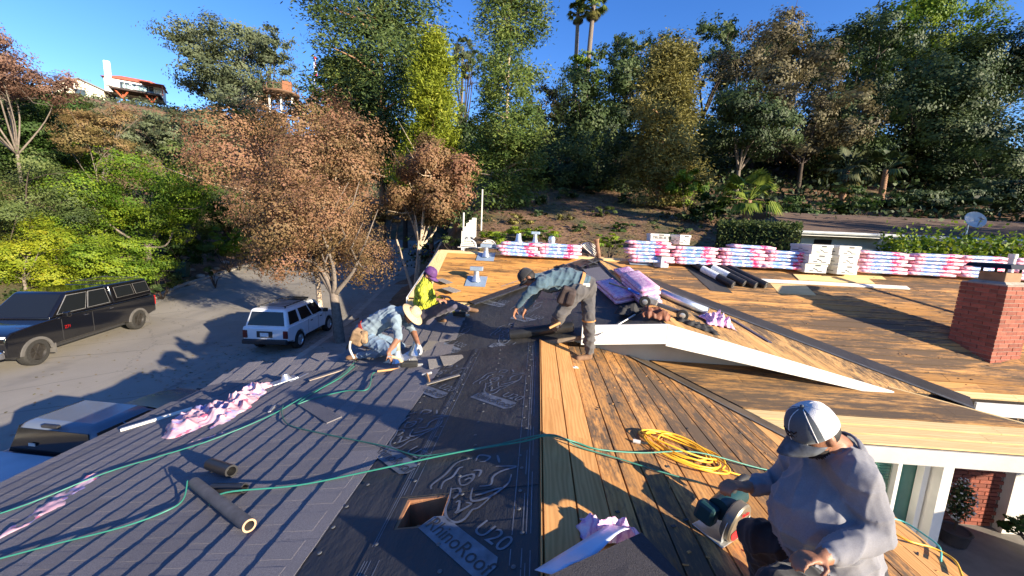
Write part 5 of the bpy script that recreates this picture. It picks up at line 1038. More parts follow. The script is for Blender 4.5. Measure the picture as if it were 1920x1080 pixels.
# ---- man 2: sitting, yellow patterned jacket, purple cap
m_yj, nt_, b_ = newmat('yellow_jacket'); v_ = vec(nt_); wv = _n(nt_, 'ShaderNodeTexWave'); wv.inputs['Scale'].default_value = 9; wv.inputs['Distortion'].default_value = 13; wv.inputs['Detail'].default_value = 3; nt_.links.new(v_, wv.inputs['Vector'])
c_ = ramp(nt_, wv.outputs['Fac'], [(0.12, (0.07, 0.09, 0.01)), (0.25, (0.42, 0.45, 0.02)), (0.6, (0.62, 0.62, 0.04))]); nt_.links.new(c_, b_.inputs['Base Color']); b_.inputs['Roughness'].default_value = .8
c_purp = cloth('grey_purple_trousers', (0.07, 0.06, 0.085), .9, .5); D2 = 6.75
P2p = thing('person', 'person in a yellow patterned jacket and purple cap sitting on the roof edge', 'person', upl(L2, 800, 600))
pv = at(793, 588, D2+.1); ch = at(795, 545, D2+.05); nk = at(800, 524, D2); hd = at(805, 516, D2-.02)
b_2, e_2 = [], []
kA, kB = at(848, 574, D2-.2), at(845, 570, D2+.25); aA, aB = upl(L2, 822, 604, .07), upl(L2, 880, 586, .07)
b_2 += [(pv, .165, at(793, 565, D2+.1), .16, 'shirt'), (at(793, 565, D2+.1), .16, ch, .165, 'shirt'), (ch, .15, nk, .085, 'shirt'), (nk, .06, hd, .055, 'skin'), (pv, .165, pv+Vector((.05, -.02, -.03)), .16, 'pants'),
        (pv+Vector((.05, -.1, 0)), .11, kA, .08, 'pants'), (kA, .075, aA, .05, 'pants'), (pv+Vector((.05, .1, 0)), .11, kB, .08, 'pants'), (kB, .075, aB, .05, 'pants'), (aA, .045, aA+Vector((.15, -.05, -.02)), .04, 'boot'), (aB, .045, aB+Vector((.16, 0, -.02)), .04, 'boot')]
s1, s2 = at(792, 542, D2-.2), at(802, 540, D2+.25); e1_, e2_ = at(797, 573, D2-.3), at(815, 565, D2+.2); h1, h2 = at(821, 562, D2-.35), at(830, 556, D2)
for s_, e_, h_ in ((s1, e1_, h1), (s2, e2_, h2)):
    b_2 += [(ch, .12, s_, .09, 'shirt'), (s_, .082, e_, .06, 'shirt'), (e_, .058, e_+(h_-e_)*.85, .045, 'shirt'), (e_+(h_-e_)*.8, .034, h_, .03, 'skin')]; hand(b_2, h_, Vector((.8, -.1, .0)), Vector((0, 0, -1)), 1.1, .6, 1)
f_, u_, r_, M_ = head(b_2, e_2, hd, Vector((.80, -.25, -.52)), Vector((.3, 0, 1)), 1.0)
body('body', b_2, e_2, {'shirt': m_yj, 'pants': c_purp, 'skin': m_skin2, 'lip': m_lip, 'boot': m_boot}, P2p, .014, 2, (.016, ('shirt', 'pants')), 8)
m_pc = mat('purple_cap', (0.09, 0.03, 0.13), .7, .3, 20); cap(P2p, hd, f_, u_, r_, 1.12, m_pc, m_pc, m_pc, .08); MB().sphere(hd-f_*.03, (.08, .08, .08), 14, 10, 0, M_).build('hair', m_hair, P2p, smooth=True); face_bits(P2p, hd, f_, u_, r_)

for T in (P4, P3p, P1p, P2p):
    for o in T.children: o.matrix_parent_inverse = Matrix.Translation(-T.location)
# ================================================================ vehicles
m_tyre = mat('tyre', (0.025, 0.024, 0.022), .85, .3, 20, .4, 60); m_tglass = glass_dark('car_glass'); m_chrome = mat('chrome', (0.7, 0.7, 0.7), .15, .05, metal=1.0); m_dkpl = mat('dark_plastic', (0.03, 0.03, 0.032), .6, .2, 12)
mat('arch_trim', (0.10, 0.095, 0.09), .8); m_red_l = mat('tail_lamp_red', (0.35, 0.01, 0.01), .2, .1); m_clear = mat('lamp_lens', (0.75, 0.76, 0.78), .1, .1, spec=.7); m_amber = mat('amber_lamp', (0.6, 0.2, 0.02), .2)
def wheel(T, x, y, r, wd, rim, nsp=6, side=1):
    M = Matrix.Translation((x, y, r)) @ Matrix.Rotation(R(90)*side, 4, 'X')
    w_ = MB().lathe([(r*.55, -wd/2), (r*.9, -wd/2), (r*.985, -wd*.36), (r, -wd*.2), (r, wd*.2), (r*.985, wd*.36), (r*.9, wd/2), (r*.62, wd/2), (r*.60, wd*.36)], 32, M, caps=False).build('wheel', m_tyre, T, smooth=True)
    MB().lathe([(r*.62, wd*.47), (r*.60, wd*.49), (r*.55, wd*.30), (r*.02, wd*.22)], 32, M, caps=False).build('rim', rim, w_, smooth=True)
    sp = MB()
    for k in range(nsp):
        a = 2*math.pi*k/nsp; sp.box(M @ Vector((r*.33*math.cos(a), r*.33*math.sin(a), wd*.33)), (r*.5, r*.13, .03), (M.to_3x3() @ Matrix.Rotation(a, 3, 'Z')))
    sp.lathe([(r*.15, wd*.2), (r*.15, wd*.42), (r*.09, wd*.45)], 16, M); sp.build('spokes', rim, w_, bevel=.006)
def arc(cx, r, n=12, up=True): return [(cx-r*math.cos(math.pi*i/n), r*math.sin(math.pi*i/n)) for i in range(n+1)]
def hull(T, prof, hw, m, name='body', inset=.05, bevel=.05, zmap=None):
    """side profile (x,z) closed polygon extruded to half width hw with rounded shoulders"""
    b = MB(); n_ = len(prof); st = [-1, -.93, .93, 1]
    cx = sum(p[0] for p in prof)/n_
    for s in (-1, 1): b.v += [(x, s*hw, z) for x, z in prof]
    b.f.append(tuple(range(n_))); b.f.append(tuple(range(2*n_-1, n_-1, -1))); b.f += [((i+1) % n_, i, i+n_, (i+1) % n_+n_) for i in range(n_)]; b.m = [0]*len(b.f)
    o = b.build(name, m, T, smooth=True, angle=30, bevel=bevel, seg=3); bmx = bmesh.new(); bmx.from_mesh(o.data); bmesh.ops.recalc_face_normals(bmx, faces=bmx.faces); bmx.to_mesh(o.data); bmx.free(); return o
def cabin(T, base, top, zb, zt, hb, ht, m, name='cabin', mid=None, bev=.10):
    """greenhouse: base (x0,x1) at zb with half width hb, roof (x0,x1) at zt with half width ht"""
    b = MB(); b.hexa([(base[0], -hb, zb), (base[1], -hb, zb), (base[1], hb, zb), (base[0], hb, zb), (top[0], -ht, zt), (top[1], -ht, zt), (top[1], ht, zt), (top[0], ht, zt)]); return b.build(name, m, T, smooth=True, angle=30, bevel=bev, seg=4)
def panel(T, pts, m, name, off=.006, parent=None):
    P = [Vector(p) for p in pts]; n_ = (P[1]-P[0]).cross(P[2]-P[0]).normalized()
    return MB().prism([p+n_*off for p in P], -n_*(off+.01)).build(name, m, parent or T, bevel=.004)
def lerp3(a, b, t): return Vector(a)+(Vector(b)-Vector(a))*t
def sidewin(T, base, top, zb, zt, hb, ht, u0, u1, v0, v1, s, m, name='side_window', trim=None):
    """window on a cabin side between fractions along the length (u) and height (v)"""
    def P(u, v): x = (base[0]+(base[1]-base[0])*u)*(1-v)+(top[0]+(top[1]-top[0])*u)*v; return Vector((x, s*(hb+(ht-hb)*v), zb+(zt-zb)*v))
    q = [P(u0, v0), P(u1, v0), P(u1, v1), P(u0, v1)]; q = q if s < 0 else q[::-1]
    if trim:
        c_ = sum(q, Vector((0, 0, 0)))/4; panel(T, [p+(p-c_).normalized()*.03 for p in q], trim, 'window_trim', .003)
    return panel(T, q, m, name, .008)
def endwin(T, base, top, zb, zt, hb, ht, front, v0, v1, in_, m, name):
    i = 1 if front else 0
    def P(s, v): return Vector((base[i]+(top[i]-base[i])*v, s*(hb+(ht-hb)*v)*in_, zb+(zt-zb)*v))
    q = [P(-1, v0), P(1, v0), P(1, v1), P(-1, v1)]; q = q if front else q[::-1]; return panel(T, q, m, name)
def paint(name, col): return mat(name, col, .25, .06, 2, coat=.45, spec=.4)
def place(px0, px1, z=0):
    return None
# local axes: +x forward, y left, wheels on z=0
# ---- black crew cab pickup with shell, across the street
fa_, ra_ = onz(66, 684, 0), onz(256, 617, 0); d = (fa_-ra_); ang = math.atan2(d.y, d.x)
mid = (fa_+ra_)/2; side = Vector((-d.y, d.x, 0)).normalized()     # its left side faces us
blk = mat('black_paint', (0.005, 0.005, 0.006), .12, .05, 2, coat=1.0, spec=.5); T = thing('pickup_truck', 'black crew cab pickup with a matching bed shell parked across the street', 'pickup truck', mid-side*.88, ang)
wb = d.length; S = wb/3.9
def sc(p): return [(x*S, z*S*.97) for x, z in p]
prof = sc([(-2.95, .55), (-2.95, 1.12), (-2.88, 1.20), (1.05, 1.24), (1.75, 1.20), (2.55, 1.12), (2.72, 1.02), (2.76, .62), (2.70, .45)]) + [(1.95*S+.50*math.cos(a), .40+.48*math.sin(a)) for a in np.linspace(0, math.pi, 12)] + sc([(1.30, .45), (-1.30, .45)]) + [(-1.95*S+.50*math.cos(a), .40+.48*math.sin(a)) for a in np.linspace(0, math.pi, 12)] + sc([(-2.60, .48)])
bd = hull(T, prof, 1.0, blk)
cb = dict(base=(-.95*S, 1.42*S), top=(-.88*S, .62*S), zb=1.18*S, zt=1.86*S, hb=.95, ht=.76); cabin(T, **cb, m=blk, name='cab')
sb = dict(base=(-2.93*S, -.98*S), top=(-2.82*S, -.98*S), zb=1.17*S, zt=1.84*S, hb=.95, ht=.78); shl = cabin(T, **sb, m=blk, name='bed_shell')
for s in (-1, 1):
    sidewin(T, **cb, u0=.50, u1=.93, v0=.14, v1=.84, s=s, m=m_tglass, trim=m_alu); sidewin(T, **cb, u0=.06, u1=.45, v0=.14, v1=.84, s=s, m=m_tglass, trim=m_alu)
    sidewin(T, **sb, u0=.06, u1=.42, v0=.28, v1=.82, s=s, m=m_tglass, name='shell_window', trim=MATS['arch_trim']); sidewin(T, **sb, u0=.48, u1=.90, v0=.28, v1=.82, s=s, m=m_tglass, name='shell_window', trim=MATS['arch_trim'])
    wheel(T, 1.95*S, s*.88, .45, .29, mat('dark_rim', (0.06, 0.055, 0.05), .4, .2, metal=.6), 6, -s); wheel(T, -1.95*S, s*.88, .45, .29, MATS['dark_rim'], 6, -s)
    MB().box((1.0*S, s*1.06, 1.25*S), (.16, .22, .20)).build('mirror', blk, T, bevel=.04); MB().box((2.66*S, s*.80, .93*S), (.14, .34, .20)).build('headlight', m_clear, T, bevel=.03)
    MB().box((-2.95*S, s*.93, .95*S), (.05, .14, .42)).build('tail_light', m_red_l, T, bevel=.02)
    for q, nm in ((.25*S, 'door_handle'), (-.75*S, 'door_handle')): MB().box((q, s*1.012, 1.08*S), (.16, .03, .035)).build(nm, m_chrome, T, bevel=.008)
    for cx in (1.95, -1.95): MB().add([(cx*S+.57*math.cos(a), s*1.015, .40+.55*math.sin(a)) for a in np.linspace(.1, math.pi-.1, 14)]+[(cx*S+.48*math.cos(a), s*1.015, .40+.46*math.sin(a)) for a in np.linspace(.1, math.pi-.1, 14)], [(i, i+1, i+15, i+14) for i in range(13)]).build('wheel_arch_trim', mat('arch_trim', (0.16, 0.15, 0.14), .8), T, solid=.05)
    for cx in (1.42, -2.48): MB().box((cx*S, s*.90, .40), (.03, .26, .34)).build('mud_flap', MATS['arch_trim'], T)
    MB().box((.02*S, s*1.002, .80*S), (.012, .012, .75)).build('door_seam', m_dkpl, T); MB().box((1.12*S, s*1.002, .80*S), (.012, .012, .75)).build('door_seam', m_dkpl, T)
endwin(T, **cb, front=True, v0=.08, v1=.9, in_=.88, m=m_tglass, name='windshield'); endwin(T, **sb, front=False, v0=.2, v1=.85, in_=.85, m=m_tglass, name='shell_rear_window')
me = text_mesh('Z71', .15, .002); me.materials.clear(); me.materials.append(m_red_l)
inst(me, 'badge', T, Matrix.Translation((.95*S, 1.012, .86*S)) @ Matrix.Rotation(R(180), 4, 'Z') @ Matrix.Rotation(R(90), 4, 'X'))
MB().box((2.78*S, 0, .55*S), (.16, 1.9, .26)).build('front_bumper', m_chrome, T, bevel=.05); MB().box((2.75*S, 0, .86*S), (.06, 1.2, .34)).build('grille', m_dkpl, T, bevel=.03); MB().box((-3.0*S, 0, .55*S), (.16, 1.8, .2)).build('rear_bumper', m_chrome, T, bevel=.04)
rk = MB()
for s in (-1, 1): rk.tube([(-2.7*S, s*.6, 1.92*S), (-1.1*S, s*.6, 1.92*S)], .018, 8)
for x in (-2.4, -1.4): rk.tube([(x*S, -.6, 1.92*S), (x*S, .6, 1.92*S)], .015, 8)
rk.build('roof_rack', m_dkpl, T); MB().box((0, 0, .45), (4.6*S, 1.5, .25)).build('underbody', m_dkpl, T)
# ---- white SUV by the street tree
rp = onz(505, 664, 0); hdg = R(90+5); T = thing('suv', 'white boxy SUV with a black roof rack parked at the kerb under the tree', 'suv', rp+Vector((math.cos(hdg), math.sin(hdg), 0))*2.2+Vector((-.1, 0, 0)), hdg)
wht = paint('white_paint', (0.74, 0.76, 0.78))
prof = [(-2.22, .52), (-2.24, .98), (-2.18, 1.06), (.95, 1.06), (1.95, .98), (2.12, .88), (2.18, .55), (2.12, .42)] + [(1.32+.40*math.cos(a), .36+.40*math.sin(a)) for a in np.linspace(0, math.pi, 12)] + [(.85, .42), (-.85, .42)] + [(-1.32+.40*math.cos(a), .36+.40*math.sin(a)) for a in np.linspace(0, math.pi, 12)] + [(-1.85, .46)]
hull(T, prof, .84, wht); MB().box((0, 0, .40), (3.9, 1.3, .22)).build('underbody', m_dkpl, T)
cb = dict(base=(-2.18, 1.15), top=(-1.98, .42), zb=1.02, zt=1.70, hb=.82, ht=.66); cabin(T, **cb, m=wht, name='cabin')
for s in (-1, 1):
    sidewin(T, **cb, u0=.05, u1=.27, v0=.14, v1=.84, s=s, m=m_tglass); sidewin(T, **cb, u0=.33, u1=.60, v0=.14, v1=.84, s=s, m=m_tglass); sidewin(T, **cb, u0=.63, u1=.90, v0=.14, v1=.84, s=s, m=m_tglass)
    wheel(T, 1.32, s*.73, .36, .25, m_alu, 6, -s); wheel(T, -1.32, s*.73, .36, .25, m_alu, 6, -s)
    MB().box((-2.22, s*.75, .78), (.08, .17, .30)).build('tail_light', mat('tail_dark_red', (0.10, 0.012, 0.012), .3), T, bevel=.02); MB().box((2.12, s*.62, .74), (.1, .3, .16)).build('headlight', m_clear, T, bevel=.02); MB().box((.78, s*.93, 1.14), (.12, .2, .16)).build('mirror', m_dkpl, T, bevel=.03)
    for q in (-.35, .50): MB().box((q, s*.85, .93), (.14, .025, .035)).build('door_handle', m_dkpl, T)
    for q in (-.62, .25, 1.0): MB().box((q, s*.841, .75), (.01, .01, .55)).build('door_seam', MATS['arch_trim'], T)
endwin(T, **cb, front=False, v0=.12, v1=.86, in_=.86, m=m_tglass, name='rear_window'); endwin(T, **cb, front=True, v0=.1, v1=.9, in_=.88, m=m_tglass, name='windshield')
MB().box((-2.27, 0, .50), (.16, 1.66, .18)).build('rear_bumper', m_dkpl, T, bevel=.04); MB().box((2.2, 0, .50), (.16, 1.64, .2)).build('front_bumper', m_dkpl, T, bevel=.04)
MB().box((-2.245, .02, .78), (.03, .58, .24)).build('plate_recess', m_dkpl, T, bevel=.01); MB().box((-2.268, .02, .77), (.01, .31, .15)).build('licence_plate', m_lab, T)
rk = MB()
for s in (-1, 1): rk.tube([(-1.75, s*.50, 1.77), (.0, s*.50, 1.77)], .02, 8); rk.box((-1.7, s*.5, 1.73), (.06, .03, .07)); rk.box((-.05, s*.5, 1.73), (.06, .03, .07))
for k in range(7): rk.box((-1.6+k*.26, 0, 1.755), (.035, 1.0, .02))
rk.build('roof_rack', m_dkpl, T); MB().box((.12, 0, 1.74), (.3, .9, .08), (0, -.25, 0)).build('wind_deflector', m_tglass, T, bevel=.02)
# ---- grey pickup parked close to the house
T = thing('pickup_truck', 'silver grey pickup with a covered bed parked close beside the house', 'pickup truck', (0, 0, 0))
rw = onz(92, 826, 1.42); hdg = R(90-2); fwd = Vector((math.cos(hdg), math.sin(hdg), 0)); T.location = Vector((rw.x, rw.y, 0))+fwd*.45; T.rotation_euler = (0, 0, hdg)
sil = paint('silver_blue_paint', (0.13, 0.155, 0.195)); tono = mat('tonneau_white', (0.48, 0.5, 0.53), .5, .08, 3)
prof = [(-2.75, .55), (-2.75, 1.10), (-.5, 1.14), (1.1, 1.14), (2.2, 1.06), (2.75, .92), (2.82, .58), (2.75, .45)] + [(1.75+.46*math.cos(a), .38+.46*math.sin(a)) for a in np.linspace(0, math.pi, 12)] + [(1.2, .42), (-1.2, .42)] + [(-1.75+.46*math.cos(a), .38+.46*math.sin(a)) for a in np.linspace(0, math.pi, 12)] + [(-2.4, .46)]
hull(T, prof, .95, sil, bevel=.07); cb = dict(base=(-.48, 1.25), top=(-.36, .50), zb=1.10, zt=1.64, hb=.90, ht=.70); cabin(T, **cb, m=sil, name='cab', bev=.15)
endwin(T, **cb, front=False, v0=.12, v1=.84, in_=.88, m=m_tglass, name='rear_window'); endwin(T, **cb, front=True, v0=.1, v1=.9, in_=.9, m=m_tglass, name='windshield')
for s in (-1, 1):
    sidewin(T, **cb, u0=.06, u1=.44, v0=.12, v1=.84, s=s, m=m_tglass); sidewin(T, **cb, u0=.48, u1=.90, v0=.12, v1=.84, s=s, m=m_tglass); wheel(T, 1.75, s*.83, .38, .26, m_alu, 5, -s); wheel(T, -1.75, s*.83, .38, .26, m_alu, 5, -s); MB().box((.85, s*1.02, 1.2), (.14, .22, .18)).build('mirror', sil, T, bevel=.04); MB().box((2.70, s*.72, .80), (.12, .3, .16)).build('headlight', m_clear, T, bevel=.03); MB().box((-2.74, s*.86, .86), (.05, .14, .32)).build('tail_light', m_red_l, T, bevel=.02)
MB().box((-1.62, 0, 1.18), (2.15, 1.80, .07)).build('bed_cover', tono, T, bevel=.02); MB().box((-.40, 0, 1.64), (.06, .30, .05)).build('brake_light', m_dkpl, T, bevel=.01); MB().box((2.82, 0, .52), (.16, 1.8, .22)).build('front_bumper', m_chrome, T, bevel=.05); MB().box((-2.80, 0, .52), (.16, 1.8, .2)).build('rear_bumper', m_chrome, T, bevel=.04); MB().box((0, 0, .42), (4.4, 1.4, .24)).build('underbody', m_dkpl, T); MB().box((2.79, 0, .78), (.05, 1.1, .28)).build('grille', m_dkpl, T, bevel=.02)
me = MB().box((-.462, .32, 1.32), (.01, .12, .05)).build('window_sticker', m_card, T)
# ---- far blue car up the street
yF = 40.0; d_ = ray(790, 458); t_ = yF/d_.y; pF = CAM+d_*t_; pF.z = zst(yF)
T = thing('parked_car', 'blue grey sedan parked far up the street behind the thin trunks', 'car', pF, R(90+28)); navy = paint('navy_paint', (0.05, 0.09, 0.17))
prof = [(-2.3, .5), (-2.3, .85), (-1.6, .95), (.9, .95), (2.0, .82), (2.3, .65), (2.3, .4)] + [(1.4+.36*math.cos(a), .32+.36*math.sin(a)) for a in np.linspace(0, math.pi, 10)] + [(-1.0, .34)] + [(-1.4+.36*math.cos(a), .32+.36*math.sin(a)) for a in np.linspace(0, math.pi, 10)] + [(-1.9, .4)]
hull(T, prof, .88, navy, bevel=.08); cb = dict(base=(-1.7, 1.1), top=(-1.05, .35), zb=.92, zt=1.45, hb=.84, ht=.62); cabin(T, **cb, m=navy)
endwin(T, **cb, front=False, v0=.1, v1=.88, in_=.86, m=m_tglass, name='rear_window'); endwin(T, **cb, front=True, v0=.1, v1=.88, in_=.86, m=m_tglass, name='windshield')
for s in (-1, 1):
    sidewin(T, **cb, u0=.12, u1=.48, v0=.1, v1=.85, s=s, m=m_tglass); sidewin(T, **cb, u0=.52, u1=.88, v0=.1, v1=.85, s=s, m=m_tglass); wheel(T, 1.4, s*.78, .32, .2, m_alu, 5, -s); wheel(T, -1.4, s*.78, .32, .2, m_alu, 5, -s); MB().box((-2.28, s*.65, .75), (.06, .3, .14)).build('tail_light', m_red_l, T)
# ================================================================ vegetation
def leaf_mesh(name, C, S, asp, rnd, mtl, up=None, bias=0.0, nd=None, nw=.62):
    """C (n,3) leaf centres, S (n) sizes; random quads as one mesh with a per leaf value"""
    n_ = len(C); a = RNG.normal(size=(n_, 3)); a[:, 2] *= .8
    if nd is not None:
        nn = nd/(np.linalg.norm(nd, axis=1)[:, None]+1e-9)*nw + unit(n_)*(1-nw); nn /= np.linalg.norm(nn, axis=1)[:, None]+1e-9
        a = a-nn*(a*nn).sum(1)[:, None]
    if up is not None: a = a*(1-bias)+up*bias
    a /= np.linalg.norm(a, axis=1)[:, None]+1e-9; b = np.cross(a, RNG.normal(size=(n_, 3))) if nd is None else np.cross(nn, a); b /= np.linalg.norm(b, axis=1)[:, None]+1e-9
    h = (S*.5)[:, None]; w_ = (S*.5*asp)[:, None]
    V = np.stack([C-a*h-b*w_*.35, C-a*h*.1+b*w_*-1.0, C+a*h, C+a*h*-.1+b*w_], 1).reshape(-1, 3)
    me = bpy.data.meshes.new(name); me.vertices.add(4*n_); me.vertices.foreach_set('co', V.astype(np.float32).ravel())
    me.loops.add(4*n_); me.loops.foreach_set('vertex_index', np.arange(4*n_, dtype=np.int32)); me.polygons.add(n_); me.polygons.foreach_set('loop_start', np.arange(0, 4*n_, 4, dtype=np.int32))
    at_ = me.attributes.new('rnd', 'FLOAT', 'FACE'); at_.data.foreach_set('value', np.clip(rnd, 0, 1).astype(np.float32)); me.materials.append(mtl); me.update(calc_edges=True); return me
def unit(n_): v = RNG.normal(size=(n_, 3)); return v/np.linalg.norm(v, axis=1)[:, None]
LEAF = dict(
 autumn=leafmat('leaf_autumn', [(0.07, 0.05, 0.025), (0.165, 0.115, 0.05), (0.28, 0.165, 0.085), (0.31, 0.155, 0.10), (0.20, 0.19, 0.065)]),
 red=leafmat('leaf_red', [(0.08, 0.05, 0.038), (0.19, 0.108, 0.072), (0.29, 0.165, 0.12), (0.25, 0.19, 0.085)]),
 rust=leafmat('leaf_rust', [(0.06, 0.052, 0.02), (0.155, 0.13, 0.045), (0.25, 0.18, 0.075), (0.28, 0.165, 0.09), (0.18, 0.19, 0.062)]),
 bright=leafmat('leaf_bright', [(0.03, 0.07, 0.01), (0.09, 0.17, 0.015), (0.22, 0.29, 0.02), (0.34, 0.36, 0.03)]),
 yellow=leafmat('leaf_yellow', [(0.05, 0.09, 0.012), (0.17, 0.24, 0.015), (0.33, 0.33, 0.02), (0.42, 0.28, 0.03)]),
 olive=leafmat('leaf_olive', [(0.025, 0.045, 0.014), (0.07, 0.105, 0.028), (0.13, 0.17, 0.05), (0.19, 0.22, 0.07)]),
 green=leafmat('leaf_green', [(0.015, 0.035, 0.008), (0.045, 0.09, 0.018), (0.09, 0.155, 0.03)]),
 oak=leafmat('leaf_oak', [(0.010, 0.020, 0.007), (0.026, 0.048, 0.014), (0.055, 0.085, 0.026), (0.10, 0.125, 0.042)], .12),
 greyoak=leafmat('leaf_greyoak', [(0.045, 0.06, 0.032), (0.11, 0.135, 0.07), (0.18, 0.20, 0.11)], .25),
 brownoak=leafmat('leaf_brownoak', [(0.03, 0.03, 0.014), (0.10, 0.085, 0.045), (0.17, 0.145, 0.075), (0.12, 0.14, 0.05)], .25),
 pine=leafmat('needle_pine', [(0.02, 0.04, 0.012), (0.07, 0.12, 0.025), (0.16, 0.20, 0.04), (0.24, 0.26, 0.07)], .25),
 pinedk=leafmat('needle_dark', [(0.012, 0.026, 0.012), (0.04, 0.07, 0.02), (0.10, 0.14, 0.035), (0.17, 0.20, 0.05)], .2),
 lime=leafmat('needle_lime', [(0.06, 0.09, 0.01), (0.17, 0.22, 0.02), (0.30, 0.34, 0.03), (0.38, 0.38, 0.05)], .35),
 gold=leafmat('needle_gold', [(0.05, 0.05, 0.015), (0.14, 0.13, 0.035), (0.25, 0.22, 0.06), (0.33, 0.28, 0.09)], .25),
 palm=leafmat('palm_leaf', [(0.06, 0.10, 0.015), (0.17, 0.24, 0.03), (0.30, 0.34, 0.06)], .35), dim=leafmat('palm_leaf_shaded', [(0.02, 0.03, 0.012), (0.06, 0.075, 0.03), (0.11, 0.115, 0.05)], .2))  # second palm set is a darker copy, shade put into its leaf colours
BARK = dict(grey=mat('bark_grey', (0.17, 0.14, 0.115), .95, .35, 9, .8, 25), pale=mat('bark_pale', (0.46, 0.36, 0.26), .85, .25, 9, .4, 25), dark=mat('bark_dark', (0.06, 0.045, 0.035), .95, .3, 9, .8, 25), red=mat('bark_red', (0.26, 0.15, 0.09), .95, .3, 7, .8, 22))
def tree(name, label, cx, cy, hw, hh, t, leaf, style='broad', bark='grey', trunk=None, dens=1.0, cat='tree', ls=1.0, lobes=9, group=None, tr=None, gap=.0, ryk=.9):
    c = at(cx, cy, t); rx, rz = hw*t/FPX, hh*t/FPX; ry = rx*ryk
    bx, by = (c.x, c.y) if trunk is None else (trunk[0], trunk[1]); gz = ground(bx, by)-.1
    if trunk is not None and len(trunk) > 2: gz = trunk[2]
    if cat == 'shrub' or c.z-rz > gz+.2 or True: base = Vector((bx, by, gz))
    T = thing(name, label, cat, base, 0, group); cl = np.array(c-base); br = MB(); r0 = tr or max(.05, min(.26, .017*(c.z+rz-gz)))
    s = max(.075, min(.42, t*.0060))*ls
    if style in ('broad', 'airy', 'shrub'):
        asp = .62; lobes = int(lobes*1.9); L = unit(lobes); L[:, 2] = L[:, 2]*.95+.04; L = L*RNG.uniform(.55, .88, (lobes, 1)); L[0] = 0; lr = RNG.uniform(.20, .38, lobes); lr[0] = .52
        A_ = 4*math.pi*((rx*rz+rx*ry+ry*rz)/3); N = int(min(56000 if dens > 1.7 else 30000, dens*3.4*A_/(s*s)))
        ncl = max(12, N//55); pw = lr**2; li = RNG.choice(lobes, ncl, p=pw/pw.sum()); dirs = unit(ncl); rad = RNG.uniform(.55, 1.0, ncl)**.6
        cc_ = L[li]+dirs*(lr[li]*rad)[:, None]; crad = RNG.uniform(.045, .10, ncl) if style != 'airy' else RNG.uniform(.05, .10, ncl)
        if gap: keep = RNG.random(ncl) > gap; cc_ = cc_[keep]; dirs = dirs[keep]; li = li[keep]; crad = crad[keep]; ncl = len(cc_)
        k = RNG.integers(0, ncl, N); P = cc_[k]+RNG.normal(size=(N, 3))*crad[k][:, None]*np.array([1, 1, .7])
        sc_ = np.array([rx, ry, rz]); C_ = cl+P*sc_; ok = C_[:, 2] > .05; C_ = C_[ok]; k = k[ok]
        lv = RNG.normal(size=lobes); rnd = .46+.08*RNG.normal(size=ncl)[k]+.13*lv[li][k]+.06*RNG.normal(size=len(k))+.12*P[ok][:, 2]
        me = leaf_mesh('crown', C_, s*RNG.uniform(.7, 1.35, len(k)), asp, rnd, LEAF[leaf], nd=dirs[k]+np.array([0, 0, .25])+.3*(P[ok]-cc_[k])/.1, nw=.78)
        top = Vector(cl)+Vector((0, 0, -rz*.35)); th = Vector((top.x*.35, top.y*.35, max(.3, top.z*.55)))
        if style == 'shrub': th = Vector((0, 0, .1)); r0 = min(r0, .05)
        br.tube(smoothpath([(0, 0, -.2), th*.5+Vector((.04*r0, 0, 0)), th], 4), [r0*1.25*(1-.3*i/8) for i in range(9)], 10)
        for q in range(1, lobes, max(2, lobes//7)):
            e = Vector(cl+L[q]*sc_*.95); m_ = th.lerp(e, .5)+Vector(RNG.normal(size=3)*.08*rx); br.tube(smoothpath([th*.96, m_, e], 4), [r0*.62*(1-.85*i/8) for i in range(9)], 7)
            for z_ in range(3 if style == 'airy' else 1):
                e2 = e+Vector(RNG.normal(size=3)*np.array([rx, ry, rz])*.28); br.tube([m_.lerp(e, .5), (m_.lerp(e, .5)+e2)/2+Vector(RNG.normal(size=3)*.05*rx), e2], [r0*.28, r0*.18, r0*.05], 6)
    else:
        asp = .20; H = 2*rz; zb = cl[2]-rz; N = int(min(40000, dens*3.4*(2*math.pi*rx*H)/(s*s*.5))); ncl = max(30, N//{'tier': 170, 'column': 140, 'cone': 170}[style])
        u = RNG.random(ncl)
        if style == 'cone': pr = (1-u)**.8*.95+.06
        elif style == 'column': pr = .45+.55*np.sin(np.pi*np.clip(u*.92+.1, 0, 1))*(.75+.5*np.sin(u*19+RNG.random()*6)**2)
        else: pr = .35+.65*np.sin(np.pi*np.clip(u*.8+.14, 0, 1))*(.55+.55*np.sin(u*13+1)**2)       # open pine with tiers
        an = RNG.uniform(0, 2*math.pi, ncl); rr = pr*RNG.uniform(.35, 1.0, ncl)**.55
        side_ = .75+.35*np.sin(an*2+u*9)
        cc_ = np.stack([rx*rr*np.cos(an)*side_, ry*rr*np.sin(an)*side_, zb+H*u-rr*rx*(.25 if style != 'cone' else .15)], 1)
        k = RNG.integers(0, ncl, N); cr_ = RNG.uniform(.05, .13, ncl)*rx*{'tier': 1.3, 'column': 1.6, 'cone': 1.3}[style]
        out = np.stack([np.cos(an), np.sin(an), np.full(ncl, -.25 if style != 'cone' else .35)], 1)
        C_ = cl*np.array([1, 1, 0])+cc_[k]+RNG.normal(size=(N, 3))*cr_[k][:, None]*np.array([1, 1, .75]); ok = C_[:, 2] > .1; C_ = C_[ok]; k = k[ok]
        rnd = .47+.15*RNG.normal(size=ncl)[k]+.06*RNG.normal(size=len(k))
        me = leaf_mesh('crown', C_, s*1.75*RNG.uniform(.7, 1.3, len(k)), .30, rnd, LEAF[leaf], out[k], .45, nd=out[k]+np.array([0, 0, .5])+.35*RNG.normal(size=(len(k), 3)), nw=.7)
